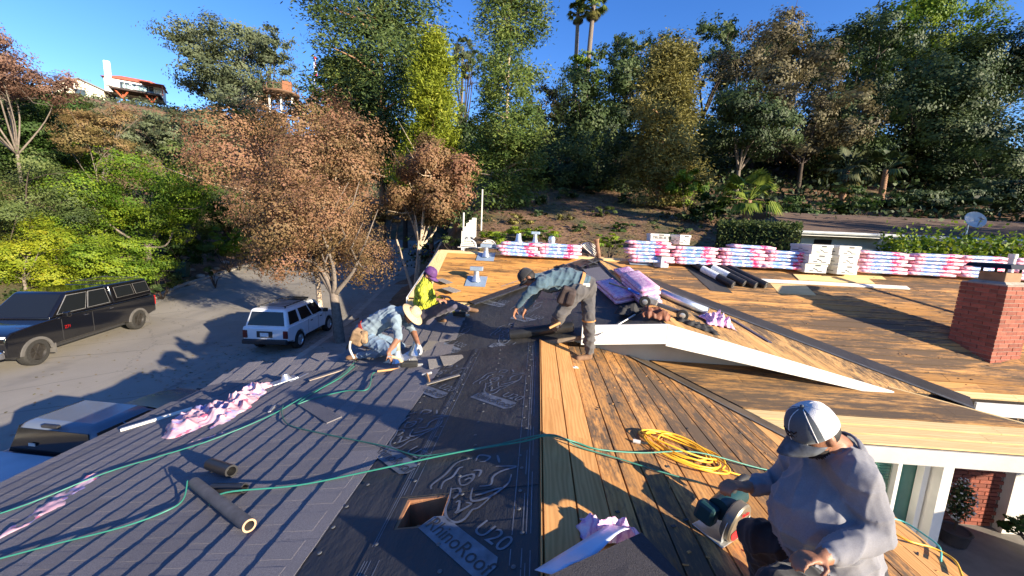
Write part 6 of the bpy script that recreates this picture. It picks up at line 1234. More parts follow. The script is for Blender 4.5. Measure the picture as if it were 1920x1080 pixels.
        tx, ty = cl[0], cl[1]; br.tube(smoothpath([(0, 0, -.2), (tx*.6, ty*.6, zb*.6+.1), (tx, ty, zb+H*.45), (tx, ty, zb+H*.97)], 5), [r0*(1-.9*i/15) for i in range(16)], 10)
        for q in RNG.integers(0, ncl, 46 if style != 'cone' else 30):
            e = Vector(cc_[q])+Vector((tx, ty, 0)); s0 = Vector((tx, ty, max(.3, e.z-rx*.15))); br.tube([s0, s0.lerp(e, .5)+Vector((0, 0, .06*rx)), e], [r0*.28, r0*.18, r0*.05], 6)
    br.build('trunk', BARK[bark], T, smooth=True, angle=0); o = inst(me, 'foliage' if cat == 'shrub' else 'crown', T); return T
def xy(px, py, z): p = onz(px, py, z); return (p.x, p.y)
# ---- street trees (right side of the street)
tr_ = onz(638, 642, .16)
tree('crape_myrtle', 'rust leaved street tree with a grey trunk right beside the white SUV', 604, 420, 145, 145, 16.6, 'autumn', 'airy', 'grey', (tr_.x, tr_.y, .1), 2.0, lobes=16, ls=.90, tr=.19, gap=.0)
tree('crape_myrtle', 'large reddish street tree crown behind the white SUV tree', 565, 310, 185, 130, 21, 'autumn', 'airy', 'pale', (-11.6, 20.3), 2.0, lobes=18, ls=.92, tr=.12, gap=.0)
tree('crape_myrtle', 'small reddish tree with pale forked stems behind the yellow jacket man', 808, 348, 88, 86, 24, 'autumn', 'airy', 'pale', (-7.35, 23.2, .55), 1.8, lobes=10, ls=1.0, tr=.13, gap=.05)
# pale forked stems of that tree reach low
T = bpy.data.objects['crape_myrtle.002']; fk = MB()
for dx, dy in ((-1.2, .3), (.2, .2), (1.6, .1)): fk.tube(smoothpath([(0, 0, .2), (dx*.35, dy*.3, 1.4), (dx, dy, 3.6)], 5), [.13*(1-.6*i/10) for i in range(11)], 8)
fk.build('forked_stem', BARK['pale'], T, smooth=True, angle=0)
# ---- left bank
tree('crape_myrtle', 'thin reddish tree reaching into the sky at the far left edge', 10, 132, 105, 88, 24, 'red', 'airy', 'grey', None, 1.0, lobes=11, gap=.2, ls=.9, tr=.09)
tree('crape_myrtle', 'sparse rust coloured tree below the hilltop house on the left', 175, 240, 82, 55, 26, 'rust', 'airy', 'grey', None, .8, lobes=9, gap=.3, ls=.8, tr=.06)
tree('broadleaf_tree', 'deep green tree at the left edge below the reddish tree', 45, 250, 135, 85, 29, 'green', 'broad', 'dark', None, 1.1)
tree('broadleaf_tree', 'large dull olive green tree filling the left edge', 55, 372, 135, 95, 22, 'olive', 'broad', 'dark', None, 1.15, lobes=12, ls=.8)
tree('broadleaf_tree', 'bright yellow green tree behind the black pickup', 268, 372, 118, 92, 25, 'bright', 'broad', 'grey', None, 1.2, lobes=12, ls=.85)
tree('broadleaf_tree', 'small bright green tree between the olive and yellow green trees', 150, 300, 48, 45, 31, 'bright', 'broad', 'grey', None, 1.0)
tree('broadleaf_tree', 'yellow and orange leaved tree at the left edge above the black pickup', 38, 478, 88, 72, 19, 'yellow', 'broad', 'grey', None, 1.25, lobes=10, ls=.8)
tree('broadleaf_tree', 'low yellow green tree right above the bed shell of the black pickup', 212, 490, 92, 55, 21, 'bright', 'broad', 'grey', None, 1.25, lobes=10, ls=.8)
tree('broadleaf_tree', 'olive shrubby tree right of the yellow green tree', 355, 330, 60, 62, 33, 'olive', 'broad', 'dark', None, 1.0)
tree('broadleaf_tree', 'olive tree on the bank left of the large reddish crown', 425, 372, 75, 82, 34, 'olive', 'broad', 'dark', None, 1.0); tree('broadleaf_tree', 'leafy green tree filling the gap behind the black pickup cab', 165, 430, 85, 62, 24, 'bright', 'broad', 'grey', None, 1.1, ls=.9)
tree('broadleaf_tree', 'dark shaded tree behind the waste bin', 335, 455, 55, 48, 27, 'green', 'broad', 'dark', None, 1.0)
tree('shrub', 'fresh green shrub on the bank left of the large reddish tree', 425, 452, 42, 30, 30, 'bright', 'shrub', 'dark', None, 1.2, 'shrub'); tree('shrub', 'dry tan shrub at the far kerb', 448, 478, 30, 16, 31, 'gold', 'shrub', 'dark', None, 1.0, 'shrub')
tree('shrub', 'dark spiky shrub at the tail of the black pickup', 302, 525, 36, 26, 22.5, 'oak', 'shrub', 'dark', None, 1.2, 'shrub'); tree('shrub', 'small round shrub right of the waste bin', 402, 512, 17, 15, 25.5, 'olive', 'shrub', 'dark', None, 1.0, 'shrub')
tree('shrub', 'brown green shrub under the reddish crown at the far kerb', 505, 462, 45, 28, 33, 'rust', 'shrub', 'dark', None, 1.2, 'shrub')
# ---- hillside shrubs and oaks, left
for (cx, cy, hw, hh, t, lf, lab) in ((300, 246, 62, 46, 52, 'greyoak', 'grey green hillside oak below the red roofed house'), (385, 262, 62, 46, 50, 'greyoak', 'grey green hillside oak in the middle of the slope'), (235, 285, 60, 42, 46, 'greyoak', 'grey green hillside bush above the yellow green tree'), (335, 224, 60, 28, 62, 'greyoak', 'grey green hillside bush at the foot of the timber deck'),
      (425, 205, 58, 36, 64, 'greyoak', 'grey green hillside bush under the skyline oak'), (475, 250, 48, 50, 55, 'oak', 'dark hillside oak left of the large reddish crown'), (110, 215, 85, 40, 48, 'olive', 'olive hillside tree below the cream gable house'), (590, 215, 60, 42, 62, 'oak', 'dark hillside oak below the flag'), (500, 225, 40, 30, 70, 'rust', 'reddish hillside bush below the round deck')):
    tree('hillside_oak', lab, cx, cy, hw, hh, t, lf, 'broad', 'dark', None, 1.1)
tree('skyline_oak', 'broad grey green oak standing on the skyline left of the flag', 432, 128, 118, 76, 72, 'greyoak', 'broad', 'dark', None, 1.0, lobes=14, gap=.12); tree('skyline_oak', 'narrower grey oak crown rising at the right end of the skyline oak', 500, 92, 52, 52, 74, 'greyoak', 'broad', 'dark', None, .9, lobes=9, gap=.15)
# ---- tall conifers
tree('tall_pine', 'tall dark pine with open tiers left of centre', 715, 100, 150, 200, 44, 'pinedk', 'tier', 'red', None, 1.35, ls=1.1, tr=.5); tree('conifer', 'bright lime green conifer in front of the tall dark pine', 812, 205, 82, 130, 37, 'lime', 'cone', 'red', None, 1.5, ls=.85)
tree('tall_pine', 'dense low pine boughs left of the lime green conifer', 660, 205, 95, 100, 48, 'pine', 'tier', 'red', None, 1.2); tree('narrow_pine', 'slender tall pine with a bare pale trunk foot at the centre', 952, 172, 82, 212, 25.5, 'pine', 'column', 'pale', None, 1.5, ls=.9, tr=.26)
tree('conifer', 'golden green cedar right of centre', 1243, 260, 76, 165, 27.5, 'gold', 'column', 'red', None, 1.4, ls=.9, tr=.22)
# ---- dark oak wood on the right hand hill
for (cx, cy, hw, hh, t, lf, lab) in ((885, 290, 75, 110, 42, 'oak', 'dark oak between lime conifer and slender pine'), (1062, 290, 95, 130, 38, 'oak', 'dark oak right of the slender pine'), (1030, 215, 60, 62, 48, 'brownoak', 'brownish oak crown right behind the slender pine'), (1150, 190, 95, 95, 46, 'oak', 'dark oak below the two tall palms'), (1120, 318, 100, 85, 33, 'oak', 'low dark oak above the bare dirt slope'),
      (1255, 135, 60, 85, 50, 'oak', 'dark oak crown behind the golden cedar'), (1330, 110, 60, 75, 46, 'oak', 'tall dark oak right of the golden cedar'), (1430, 150, 110, 100, 40, 'brownoak', 'large brown green oak on the right hand skyline'), (1395, 240, 95, 90, 31, 'oak', 'oak with a pale trunk above the small fan palm'), (1590, 140, 95, 110, 42, 'oak', 'dark green oak right of the brown oak'),
      (1515, 225, 95, 85, 33, 'brownoak', 'olive brown oak bough hanging over the shade'), (1740, 70, 100, 85, 48, 'bright', 'fresh green tree crown on the right skyline'), (1690, 225, 130, 120, 36, 'oak', 'broad oak above the neighbouring roof'), (1860, 110, 120, 120, 44, 'oak', 'dark oak at the upper right corner'), (1860, 265, 140, 125, 33, 'oak', 'oak at the right edge above the satellite dish'),
      (1560, 290, 130, 95, 37, 'oak', 'shaded oak behind the drooping palm'), (1310, 290, 85, 105, 40, 'oak', 'shaded oak right behind the golden cedar'), (1000, 325, 75, 75, 36, 'oak', 'shaded oak low behind the slender pine'), (760, 300, 100, 90, 46, 'oak', 'dark oak behind the lime conifer'), (1230, 230, 80, 90, 52, 'oak', 'shaded oak deep in the wood left of the golden cedar'), (1470, 315, 110, 80, 44, 'oak', 'shaded oak deep behind the fan palm'), (1500, 110, 95, 85, 50, 'oak', 'dark skyline oak behind the brown oaks'), (1655, 95, 85, 85, 54, 'oak', 'dark skyline oak left of the fresh green crown'), (1800, 185, 120, 100, 46, 'oak', 'dark oak filling the wood below the upper right corner'), (1740, 325, 150, 75, 40, 'oak', 'low shaded oak behind the neighbouring ridge')):
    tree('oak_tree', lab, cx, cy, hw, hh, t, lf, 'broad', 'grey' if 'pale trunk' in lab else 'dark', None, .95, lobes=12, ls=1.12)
tree('skyline_tree', 'thin tree on the skyline left of the slender pine', 872, 110, 38, 42, 72, 'greyoak', 'airy', 'dark', None, .8, gap=.2); tree('skyline_tree', 'round green tree at the foot of the tall palms', 1105, 130, 45, 32, 66, 'bright', 'broad', 'dark', None, 1.0); tree('skyline_tree', 'dark conifer tip on the skyline right of the palms', 1178, 105, 42, 50, 60, 'oak', 'broad', 'dark', None, 1.0)
# trees out of the picture to the right whose shade lies over the wood
for (x, y, h, lab) in ((44, 3, 15, 'tall oak out to the right, nearest the street'), (56, 9, 17, 'tall oak out to the right, beyond the neighbouring house'), (70, 18, 18, 'tall oak out to the right on the upper slope')):
    p = Vector((x, y, ground(x, y)+h*.62)); v = p-CAM; t = v.dot(FW)
    T = thing('oak_tree', lab, 'tree', (x, y, ground(x, y)-.1)); n_ = 9000; cl_ = unit(160)*RNG.uniform(.5, 1, (160, 1))**.5; k = RNG.integers(0, 160, n_); C_ = np.array([0, 0, h*.62])+(cl_[k]+RNG.normal(size=(n_, 3))*.1)*np.array([h*.45, h*.45, h*.42])
    inst(leaf_mesh('crown', C_, RNG.uniform(.3, .6, n_), .7, RNG.random(n_), LEAF['oak']), 'crown', T); MB().tube([(0, 0, 0), (.2, .1, h*.6)], [.5, .3], 10).build('trunk', BARK['dark'], T, smooth=True)
for (x, y, zc, rr_, lab) in ((28.2, 11.2, 17.5, 4.6, 'unseen tall bare stemmed tree added at the right to shade the dirt slope'),):  # unseen tree added, its high crown placed to shade the dirt
    g0 = ground(x, y)-.1; T = thing('added_shade_tree', lab, 'tree', (x, y, g0)); n_ = 7000; cl_ = unit(120)*RNG.uniform(.4, 1, (120, 1))**.5; k = RNG.integers(0, 120, n_)
    inst(leaf_mesh('crown', np.array([0, 0, zc-g0])+(cl_[k]+RNG.normal(size=(n_, 3))*.09)*np.array([rr_, rr_, 3.2]), RNG.uniform(.25, .5, n_), .7, RNG.random(n_), LEAF['oak']), 'crown', T); MB().tube([(0, 0, 0), (.2, .1, zc-g0)], [.35, .2], 10).build('trunk', BARK['dark'], T, smooth=True)
# ---- palms
def fan_frond(mb, o, d, L, nb=13, spread=1.9, wd=.055, droop=.25):
    d = d.normalized(); s = d.cross(Vector((0, 0, 1))); s = s.normalized() if s.length > .05 else Vector((1, 0, 0)); u = s.cross(d); h = o+d*L*.5; mb.tube([o, h], [L*.018, L*.010], 5)
    for i in range(nb):
        a = (i/(nb-1)-.5)*spread*1.25; e = (d*math.cos(a)+s*math.sin(a)).normalized(); ln = L*.55*(1-.18*abs(a)); m_ = h+e*ln*.6+u*.03*L; q = h+e*ln-Vector((0, 0, droop*L*(.4+.5*abs(a)/1.2))); w_ = u.cross(e)*wd*L
        mb.add([h, m_+w_+u*.012*L, q, m_-w_+u*.012*L], [(0, 1, 2, 3)])
def palm(name, label, px, pyb, pyt, t, L, nf, leaf, r, skirt=True, group=None, lean=0):
    top = at(px, pyt, t); gz = ground(top.x, top.y); bz = min(gz, at(px, pyb, t).z); T = thing(name, label, 'palm tree', (top.x+lean, top.y, bz-.1), 0, group); h = top.z-bz
    br = MB(); P = [Vector((-lean*i/8*1.0, 0, h*i/8)) for i in range(9)]; br.tube(P, [r*(1.25-.35*i/8) for i in range(9)], 12)
    for i in range(int(h/.16)):
        z = i*.16; br.lathe([(r*(1.27-.35*z/h), z), (r*(1.33-.35*z/h), z+.05), (r*(1.26-.35*z/h), z+.1)], 10, Matrix.Translation((-lean*z/h, 0, 0)), caps=False)
    br.build('trunk', BARK['red'] if r > .12 and h < 5 else BARK['grey'], T, smooth=True, angle=0); rg = random.Random(int(px)); fr = MB(); sk = MB()
    for i in range(nf):
        a = i*2.399; el = R(rg.uniform(-20, 75)); d = Vector((math.cos(a)*math.cos(el), math.sin(a)*math.cos(el), math.sin(el))); fan_frond(fr, P[-1]+d*r*.6, d, L*rg.uniform(.85, 1.1), droop=.18 if el > 0 else .35)
    me = fr.mesh('crown', LEAF[leaf]); v = me.attributes.new('rnd', 'FLOAT', 'FACE'); v.data.foreach_set('value', np.clip(.5+.25*RNG.normal(size=len(me.polygons)), 0, 1).astype(np.float32)); inst(me, 'crown', T)
    if skirt:
        for i in range(nf):
            a = i*2.399+1; el = R(rg.uniform(-80, -45)); d = Vector((math.cos(a)*math.cos(el), math.sin(a)*math.cos(el), math.sin(el))); fan_frond(sk, P[-1]-Vector((0, 0, r)), d, L*.8, 9, 1.2)
        me = sk.mesh('dead_skirt', LEAF['gold']); v = me.attributes.new('rnd', 'FLOAT', 'FACE'); v.data.foreach_set('value', np.full(len(me.polygons), .3, dtype=np.float32)); inst(me, 'dead_skirt', T)
    return T
palm('fan_palm', 'left and lower of the two tall skyline palms', 1084, 150, 22, 68, 1.9, 34, 'pine', .32, True, 'tall skyline palms', .4); palm('fan_palm', 'right and taller of the two tall skyline palms', 1113, 140, 8, 66, 2.5, 38, 'pine', .38, True, 'tall skyline palms', -.6)
palm('fan_palm', 'short sunlit fan palm right of the golden cedar', 1404, 412, 372, 22, 1.75, 26, 'palm', .20, False); palm('fan_palm', 'grey drooping palm in the shade right of the sunlit fan palm', 1588, 380, 318, 30, 1.9, 20, 'dim', .2, True); palm('fan_palm', 'dim green palm in the shade above the neighbouring roof', 1662, 380, 315, 29, 1.7, 20, 'oak', .18, False)
palm('fan_palm', 'small palm on the skyline beside the thin tree', 868, 170, 88, 74, 2.0, 18, 'greyoak', .25, False)
# ---- hedges and garden plants behind the house
def hedge(label, pts, w_, h, leaf, n_=7000, s=.12, top_var=.08):
    P = [Vector(p) for p in pts]; T = thing('hedge', label, 'hedge', P[0]); core = MB(); C_ = []
    for i in range(len(P)-1):
        a, b = P[i]-P[0], P[i+1]-P[0]; d = (b-a); L = d.length; e = d.normalized(); sd = Vector((-e.y, e.x, 0)).normalized()*w_/2; core.hexa([a-sd*.85, b-sd*.85, b+sd*.85, a+sd*.85, a-sd*.85+Vector((0, 0, h*.93)), b-sd*.85+Vector((0, 0, h*.93)), b+sd*.85+Vector((0, 0, h*.93)), a+sd*.85+Vector((0, 0, h*.93))])
        m_ = n_//(len(P)-1); u = RNG.random(m_); f = RNG.random(m_); v = RNG.random(m_)
        for q in range(m_):
            p = a+d*u[q]
            if f[q] < .4: p = p-sd*(1+RNG.normal()*.06)+Vector((0, 0, h*v[q]))
            elif f[q] < .8: p = p+sd*(2*v[q]-1)+Vector((0, 0, h*(1+RNG.normal()*top_var)))
            else: p = p+sd*(1+RNG.normal()*.06)+Vector((0, 0, h*v[q]))
            C_.append(p)
    core.build('dark_core', mat('hedge_core', (0.012, 0.017, 0.007), .95), T); C_ = np.array(C_); inst(leaf_mesh('foliage', C_, s*RNG.uniform(.7, 1.4, len(C_)), .6, .45+.25*RNG.normal(size=len(C_)), LEAF[leaf]), 'foliage', T)  # solid near-black box fills the hedge inside the leaves
def gp(x, y, dz=0): return (x, y, ground(x, y)+dz)
a_, b2_ = at(1345, 440, 17.5), at(1500, 440, 16); zt_ = at(1400, 422, 17).z; hz = min(ground(a_.x, a_.y), ground(b2_.x, b2_.y))-.4
hedge('trimmed flat topped hedge between the golden cedar and the neighbouring house', [(a_.x, a_.y, hz), (b2_.x, b2_.y, hz)], 1.3, zt_-hz, 'olive', 9000, .10, .03)
a_, b2_ = at(1660, 470, 14.2), at(1990, 485, 13.5); zt_ = at(1760, 474, 14).z; hz = ground(a_.x, a_.y)-.3
hedge('leafy green hedge under the eave of the neighbouring house', [(a_.x, a_.y, hz), (b2_.x, b2_.y, hz)], 1.2, zt_-hz, 'bright', 12000, .13, .12)
for (cx, cy, hw, hh, t, lf, lab) in ((1290, 418, 50, 26, 25, 'oak', 'added dark shrub for the shade between the cedar foot and the trimmed hedge'), (1222, 432, 34, 18, 23, 'oak', 'added dark low shrub for the shade at the right end of the dirt slope'), (1352, 398, 45, 34, 27, 'oak', 'added dark shrub for the shade behind the trimmed hedge'), (1440, 395, 50, 32, 27, 'oak', 'dark shrub right behind the sunlit fan palm'), (850, 452, 26, 14, 20, 'olive', 'small shrub at the foot of the white fence'), (1062, 362, 24, 16, 30, 'oak', 'small dark bush at the upper left of the dirt slope'), (1132, 398, 22, 12, 25, 'olive', 'low olive bush in the middle of the dirt slope'), (1008, 402, 20, 12, 25, 'oak', 'low dark bush on the dirt right of the slender pine trunk'), (1185, 372, 28, 18, 29, 'oak', 'dark bush on the upper right of the dirt slope'), (1110, 345, 30, 18, 32, 'oak', 'dark bush at the top edge of the dirt slope'), (1160, 425, 26, 12, 22, 'green', 'green bush low on the dirt slope above the small carton'), (1270, 440, 34, 14, 21, 'oak', 'dark bush behind the two white cartons'), (1060, 408, 18, 9, 24, 'gold', 'dry tuft on the dirt above the rusty pipe'), (935, 445, 34, 14, 19, 'bright', 'green shrub behind the left pink stack'), (985, 437, 36, 15, 20, 'bright', 'green shrub behind the galvanised vents'), (1035, 440, 30, 15, 19, 'bright', 'green shrub left of the rusty pipe'), (1145, 452, 34, 15, 18, 'bright', 'green shrub right of the rusty pipe'), (975, 412, 26, 12, 23, 'gold', 'yellowish shrub at the foot of the slender pine'),  # first three shrubs are made up: dark leaves stand in for deep shade
      (1085, 425, 24, 12, 22, 'olive', 'low shrub on the dirt behind the rusty pipe'), (1290, 350, 40, 40, 26, 'bright', 'sunlit shrub between cedar and fan palm'), (1325, 385, 34, 32, 24, 'green', 'green shrub left of the sunlit fan palm'), (1620, 375, 50, 30, 26, 'green', 'shaded shrub below the dim palm'), (1500, 392, 40, 22, 24, 'green', 'shaded shrub right of the sunlit fan palm'), (1760, 380, 90, 24, 27, 'oak', 'dark shrub behind the neighbouring ridge'), (1870, 360, 80, 40, 28, 'oak', 'dark shrub at the right edge behind the satellite dish'), (1250, 405, 20, 14, 25, 'gold', 'drooping golden bough at the foot of the cedar'), (1025, 385, 24, 22, 28, 'oak', 'dark shrub on the dirt right of the slender pine'), (855, 375, 34, 40, 30, 'oak', 'dark shrub left of the slender pine trunk'), (735, 400, 50, 30, 32, 'rust', 'russet shrub behind the small reddish tree')):
    tree('shrub', lab, cx, cy, hw, hh, t, lf, 'shrub', 'dark', None, 1.15, 'shrub', lobes=7)

# ---- brush that covers the hillsides as one mass
def brush(name, label, xr_, yr_, n_cl, leaf, hmin, hmax, s, test):
    C_, Rn, Sz = [], [], []
    for k in range(n_cl):
        x, y = RNG.uniform(*xr_), RNG.uniform(*yr_)
        if not test(x, y): continue
        h = RNG.uniform(hmin, hmax); sc_ = min(s, max(.13, .0085*math.hypot(x, y))); n_ = int(min(90, 34*(s/sc_)**1.3)); q = unit(n_)*RNG.uniform(.4, 1, (n_, 1))*np.array([h*1.1, h*1.1, h*.8]); q[:, 2] = np.abs(q[:, 2])
        Sz.append(np.full(n_, sc_)); C_.append(q+np.array([x, y, ground(x, y)])); Rn.append(np.full(n_, RNG.normal()*.2+.4)+RNG.normal(size=n_)*.12)
    C_ = np.concatenate(C_); Rn = np.concatenate(Rn); Sz = np.concatenate(Sz); o = inst(leaf_mesh(name, C_, Sz*RNG.uniform(.7, 1.4, len(C_)), .6, Rn, LEAF[leaf]), name); tag(o, label, 'brush', kind='stuff')
brush('hillside_brush', 'grey green brush covering the left hillside', (-120, -22), (22, 110), 1050, 'greyoak', .8, 2.4, .42, lambda x, y: x < xl(y)-6)
brush('roadside_brush', 'green brush along the left bank', (-40, -19), (6, 40), 700, 'olive', .3, .9, .2, lambda x, y: xl(y)-12 < x < xl(y)-2.6)
brush('woodland_understorey', 'dark understorey of the wood on the right hand hill', (-14, 75), (23, 95), 1400, 'oak', 1.0, 3.6, .44, lambda x, y: (y > 33 or x > 9.5 or x < -3) and x > xrr(min(y, 59))+3)

# fallen leaves along the near kerb and under the street trees
n_ = 2600; X_ = np.concatenate([RNG.normal(-9.6, 1.6, n_//2), RNG.uniform(-22, -9, n_//2)]); Y_ = np.concatenate([RNG.normal(17, 4.5, n_//2), RNG.uniform(4, 40, n_//2)]); C_ = np.array([(x, y, zst(y)+(.165 if x > xrr(y)+.3 else .02)) for x, y in zip(X_, Y_) if not (xrr(y)-.05 < x < xrr(y)+.32) and xl(y)+.6 < x < xrr(y)+3.2])
o = inst(leaf_mesh('leaf_litter', C_, RNG.uniform(.05, .11, len(C_)), .6, RNG.random(len(C_)), LEAF['rust'], nd=np.tile(np.array([[0, 0, 1.]]), (len(C_), 1)), nw=.85), 'leaf_litter'); tag(o, 'fallen brown leaves scattered on the street', 'leaves', kind='stuff')

# dry litter and stones on the bare slope
n_ = 5200; X_, Y_ = RNG.uniform(-4, 13, n_), RNG.uniform(18, 36, n_); C_ = np.array([(x, y, ground(x, y)+.05) for x, y in zip(X_, Y_)])
o = inst(leaf_mesh('slope_litter', C_, RNG.uniform(.08, .26, n_), .6, RNG.random(n_), LEAF['rust'], nd=np.tile(np.array([[0, -.2, 1.]]), (n_, 1)), nw=.7), 'slope_litter'); tag(o, 'dry leaf litter on the bare dirt slope', 'litter', kind='stuff')
# ================================================================ background buildings and street furniture
m_cream = mat('cream_stucco', (0.72, 0.66, 0.52), .9, .06); m_tile = mat('red_roof_tile', (0.50, 0.13, 0.07), .8, .2, 3, .5, 6); m_deckw = mat('red_timber', (0.42, 0.10, 0.045), .7, .2); m_dkw = mat('dark_timber', (0.05, 0.035, 0.03), .8); m_wglass = glass_dark('house_glass', (0.05, 0.07, 0.08)); m_white2 = mat('white_wall', (0.78, 0.77, 0.73), .8, .05)
def hroof(T, x0, x1, y0, y1, z, h, m, name='roof', over=.5): 
    b = MB(); b.add([(x0-over, y0-over, z), (x1+over, y0-over, z), (x1+over, y1+over, z), (x0-over, y1+over, z), (x0+(y1-y0)*.4, (y0+y1)/2, z+h), (x1-(y1-y0)*.4, (y0+y1)/2, z+h)], [(0, 1, 5, 4), (1, 2, 5), (2, 3, 4, 5), (3, 0, 4), (3, 2, 1, 0)]); return b.build(name, m, T)
# red roofed house with timber deck
p = at(250, 164, 78); T = thing('hilltop_house', 'white hilltop house with a red tiled roof and a timber deck on braces', 'house', p, R(38)); T.scale = (.85,)*3 
MB().box((0, 4, 0), (10, 6, 3)).build('wall', m_white2, T); hroof(T, -5, 5, 1, 7, 1.5, 1.5, m_tile); MB().box((-4.2, .8, 2.3), (1.1, .8, 5.2)).build('chimney', m_white2, T, bevel=.1)
for k in range(3): w_ = MB().box((-1.6+k*2.1, .96, .2), (1.6, .1, 1.7)).build('window', m_wglass, T); MB().box((-1.6+k*2.1, .9, .2), (.08, .08, 1.7)).build('mullion', m_white2, w_)
MB().box((.8, -1.6, -1.5), (8.6, 4.4, .35)).build('deck', m_dkw, T)
for k in range(13): MB().box((-3.4+k*.7, -3.75, -.85), (.05, .05, 1.0)).build('baluster', m_dkw, T)
MB().box((.8, -3.75, -.35), (8.6, .09, .09)).build('handrail', m_dkw, T); MB().box((.8, -3.76, -.8), (4.0, .03, .8)).build('glass_rail', mat('rail_glass', (0.45, 0.6, 0.55), .1), T)
for x in (-1.6, 3.4):
    MB().box((x, -1.6, -3.6), (.3, .3, 4.2)).build('post', m_deckw, T)
    for s in (-1, 1): MB().tube([(x, -2.4, -3.2), (x+s*1.1, -3.0, -1.7)], .17, 6).build('brace', m_deckw, T)
MB().add([(1.5, 1, 1.25), (5.8, 1, 1.25), (5.8, -3.4, .95), (1.5, -3.4, .95)], [(0, 1, 2, 3)]).build('patio_cover', m_deckw, T, solid=.14); MB().box((5.5, -3.2, -.2), (.2, .2, 2.4)).build('post', m_deckw, T)
p = at(150, 165, 74); T = thing('hilltop_house', 'cream gable house left of the red tiled roof', 'house', p, R(35)); g_ = MB(); g_.add([(-3.2, 0, -2.2), (3.2, 0, -2.2), (3.2, 0, .2), (0, 0, 1.5), (-3.2, 0, .2), (-3.2, 7, -2.2), (3.2, 7, -2.2), (3.2, 7, .2), (0, 7, 1.5), (-3.2, 7, .2)], [(0, 1, 2, 3, 4), (9, 8, 7, 6, 5), (1, 6, 7, 2), (5, 0, 4, 9)]); g_.build('wall', m_cream, T)
MB().add([(-3.7, -.4, .1), (0, -.4, 1.65), (0, 7.3, 1.65), (-3.7, 7.3, .1), (3.7, -.4, .1), (3.7, 7.3, .1)], [(0, 1, 2, 3), (1, 4, 5, 2)]).build('roof', mat('grey_roof', (0.22, 0.2, 0.19), .9), T, solid=.18); MB().box((0, -.05, -.8), (1.4, .1, 1.1)).build('window', m_wglass, T)
p = at(455, 170, 80); T = thing('hilltop_house', 'pale house half hidden behind the skyline oak', 'house', p, R(25)); MB().box((0, 2, -.5), (8, 5, 3.6)).build('wall', m_cream, T); hroof(T, -4, 4, -.5, 4.5, 1.3, 1.4, MATS['grey_roof']); MB().box((1.2, -.55, -.3), (1.6, .1, 1.4)).build('window', m_wglass, T)
p = at(528, 178, 70); T = thing('hillside_deck', 'round timber deck on posts right of the skyline oak', 'deck', p, R(20)); MB().lathe([(.1, -.45), (2.6, -.2), (2.9, .0), (2.9, .25), (.1, .25)], 20).build('platform', mat('deck_brown', (0.16, 0.09, 0.05), .8), T)
for k in range(14): a = 2*math.pi*k/14; MB().box((2.75*math.cos(a), 2.75*math.sin(a), .7), (.09, .09, 1.0)).build('baluster', MATS['deck_brown'], T)
rl = MB(); rl.tube([(2.75*math.cos(a), 2.75*math.sin(a), 1.2) for a in np.linspace(0, 2*math.pi, 25)], .06, 6); rl.build('handrail', MATS['deck_brown'], T)
for x in (-1.8, 0, 1.8): MB().box((x, -.5, -1.9), (.24, .24, 3.6)).build('post', m_white2, T)
MB().box((.6, 1.5, 1.5), (1.4, .8, 2.4)).build('screen', mat('deck_screen', (0.3, 0.12, 0.06), .8), T)
# flag
p = at(590, 160, 85); T = thing('flagpole', 'striped flag hanging on a thin pole on the skyline', 'flag', p); MB().tube([(0, 0, -6), (0, 0, 6.2)], [.09, .05], 8).build('pole', m_white2, T)
for k in range(7): MB().sheet(lambda u, v: Vector((.08+.35*u+.14*v*(k/7)+.12*math.sin(u*9+k), .2*math.sin(u*7), 5.9-k*.55-v*.55-.25*u)), 6, 2).build('stripe', MATS['label_red'] if k % 2 == 0 else m_white2, T, solid=.01)
MB().box((.22, -.12, 5.3), (.3, .05, 1.2)).build('blue_canton', mat('flag_blue', (0.03, 0.06, 0.25), .7), T)
# far railing on the crest
p = at(885, 166, 66); T = thing('railing', 'dark railing on the crest left of the slender pine', 'railing', p)
for k in range(7): MB().box((-2.4+k*.8, 0, .2), (.07, .07, 1.3)).build('post', m_dkpl, T)
MB().box((0, 0, .85), (5.2, .07, .07)).build('rail', m_dkpl, T); MB().box((0, 0, .4), (5.2, .05, .05)).build('rail', m_dkpl, T)
# neighbouring house on the right
e0, e1 = at(1500, 434, 17.0), at(1960, 462, 16.6); e1 = Vector((e1.x, e1.y, e0.z-.15)); dn = (e1-e0); du = dn.normalized(); sd = Vector((-du.y, du.x, 0)); Ln = dn.length+7
T = thing('neighbouring_house', 'low neighbouring house with a brown shingle roof and grey green wall', 'house', Vector((e0.x, e0.y, ground(e0.x, e0.y))), math.atan2(du.y, du.x)); zg = T.location.z; ze = e0.z-zg
m_nb, nt_, b_ = newmat('brown_shingle'); v_ = vec(nt_); bt = _n(nt_, 'ShaderNodeTexBrick'); bt.inputs['Scale'].default_value = 1.0; bt.inputs['Brick Width'].default_value = .32; bt.inputs['Row Height'].default_value = .15; bt.inputs['Mortar Size'].default_value = .008
bt.inputs['Color1'].default_value = c4((0.13, 0.078, 0.055)); bt.inputs['Color2'].default_value = c4((0.075, 0.048, 0.038)); bt.inputs['Mortar'].default_value = c4((0.03, 0.022, 0.02)); nt_.links.new(v_, bt.inputs['Vector'])
c_ = mixc(nt_, .35, bt.outputs['Color'], ramp(nt_, noise(nt_, v_, 40, 3), [(.3, (.05, .035, .03)), (.7, (.17, .11, .075))])); nt_.links.new(c_, b_.inputs['Base Color']); b_.inputs['Roughness'].default_value = .95
rf = MB(); sl_, rr_ = .17, 6.2
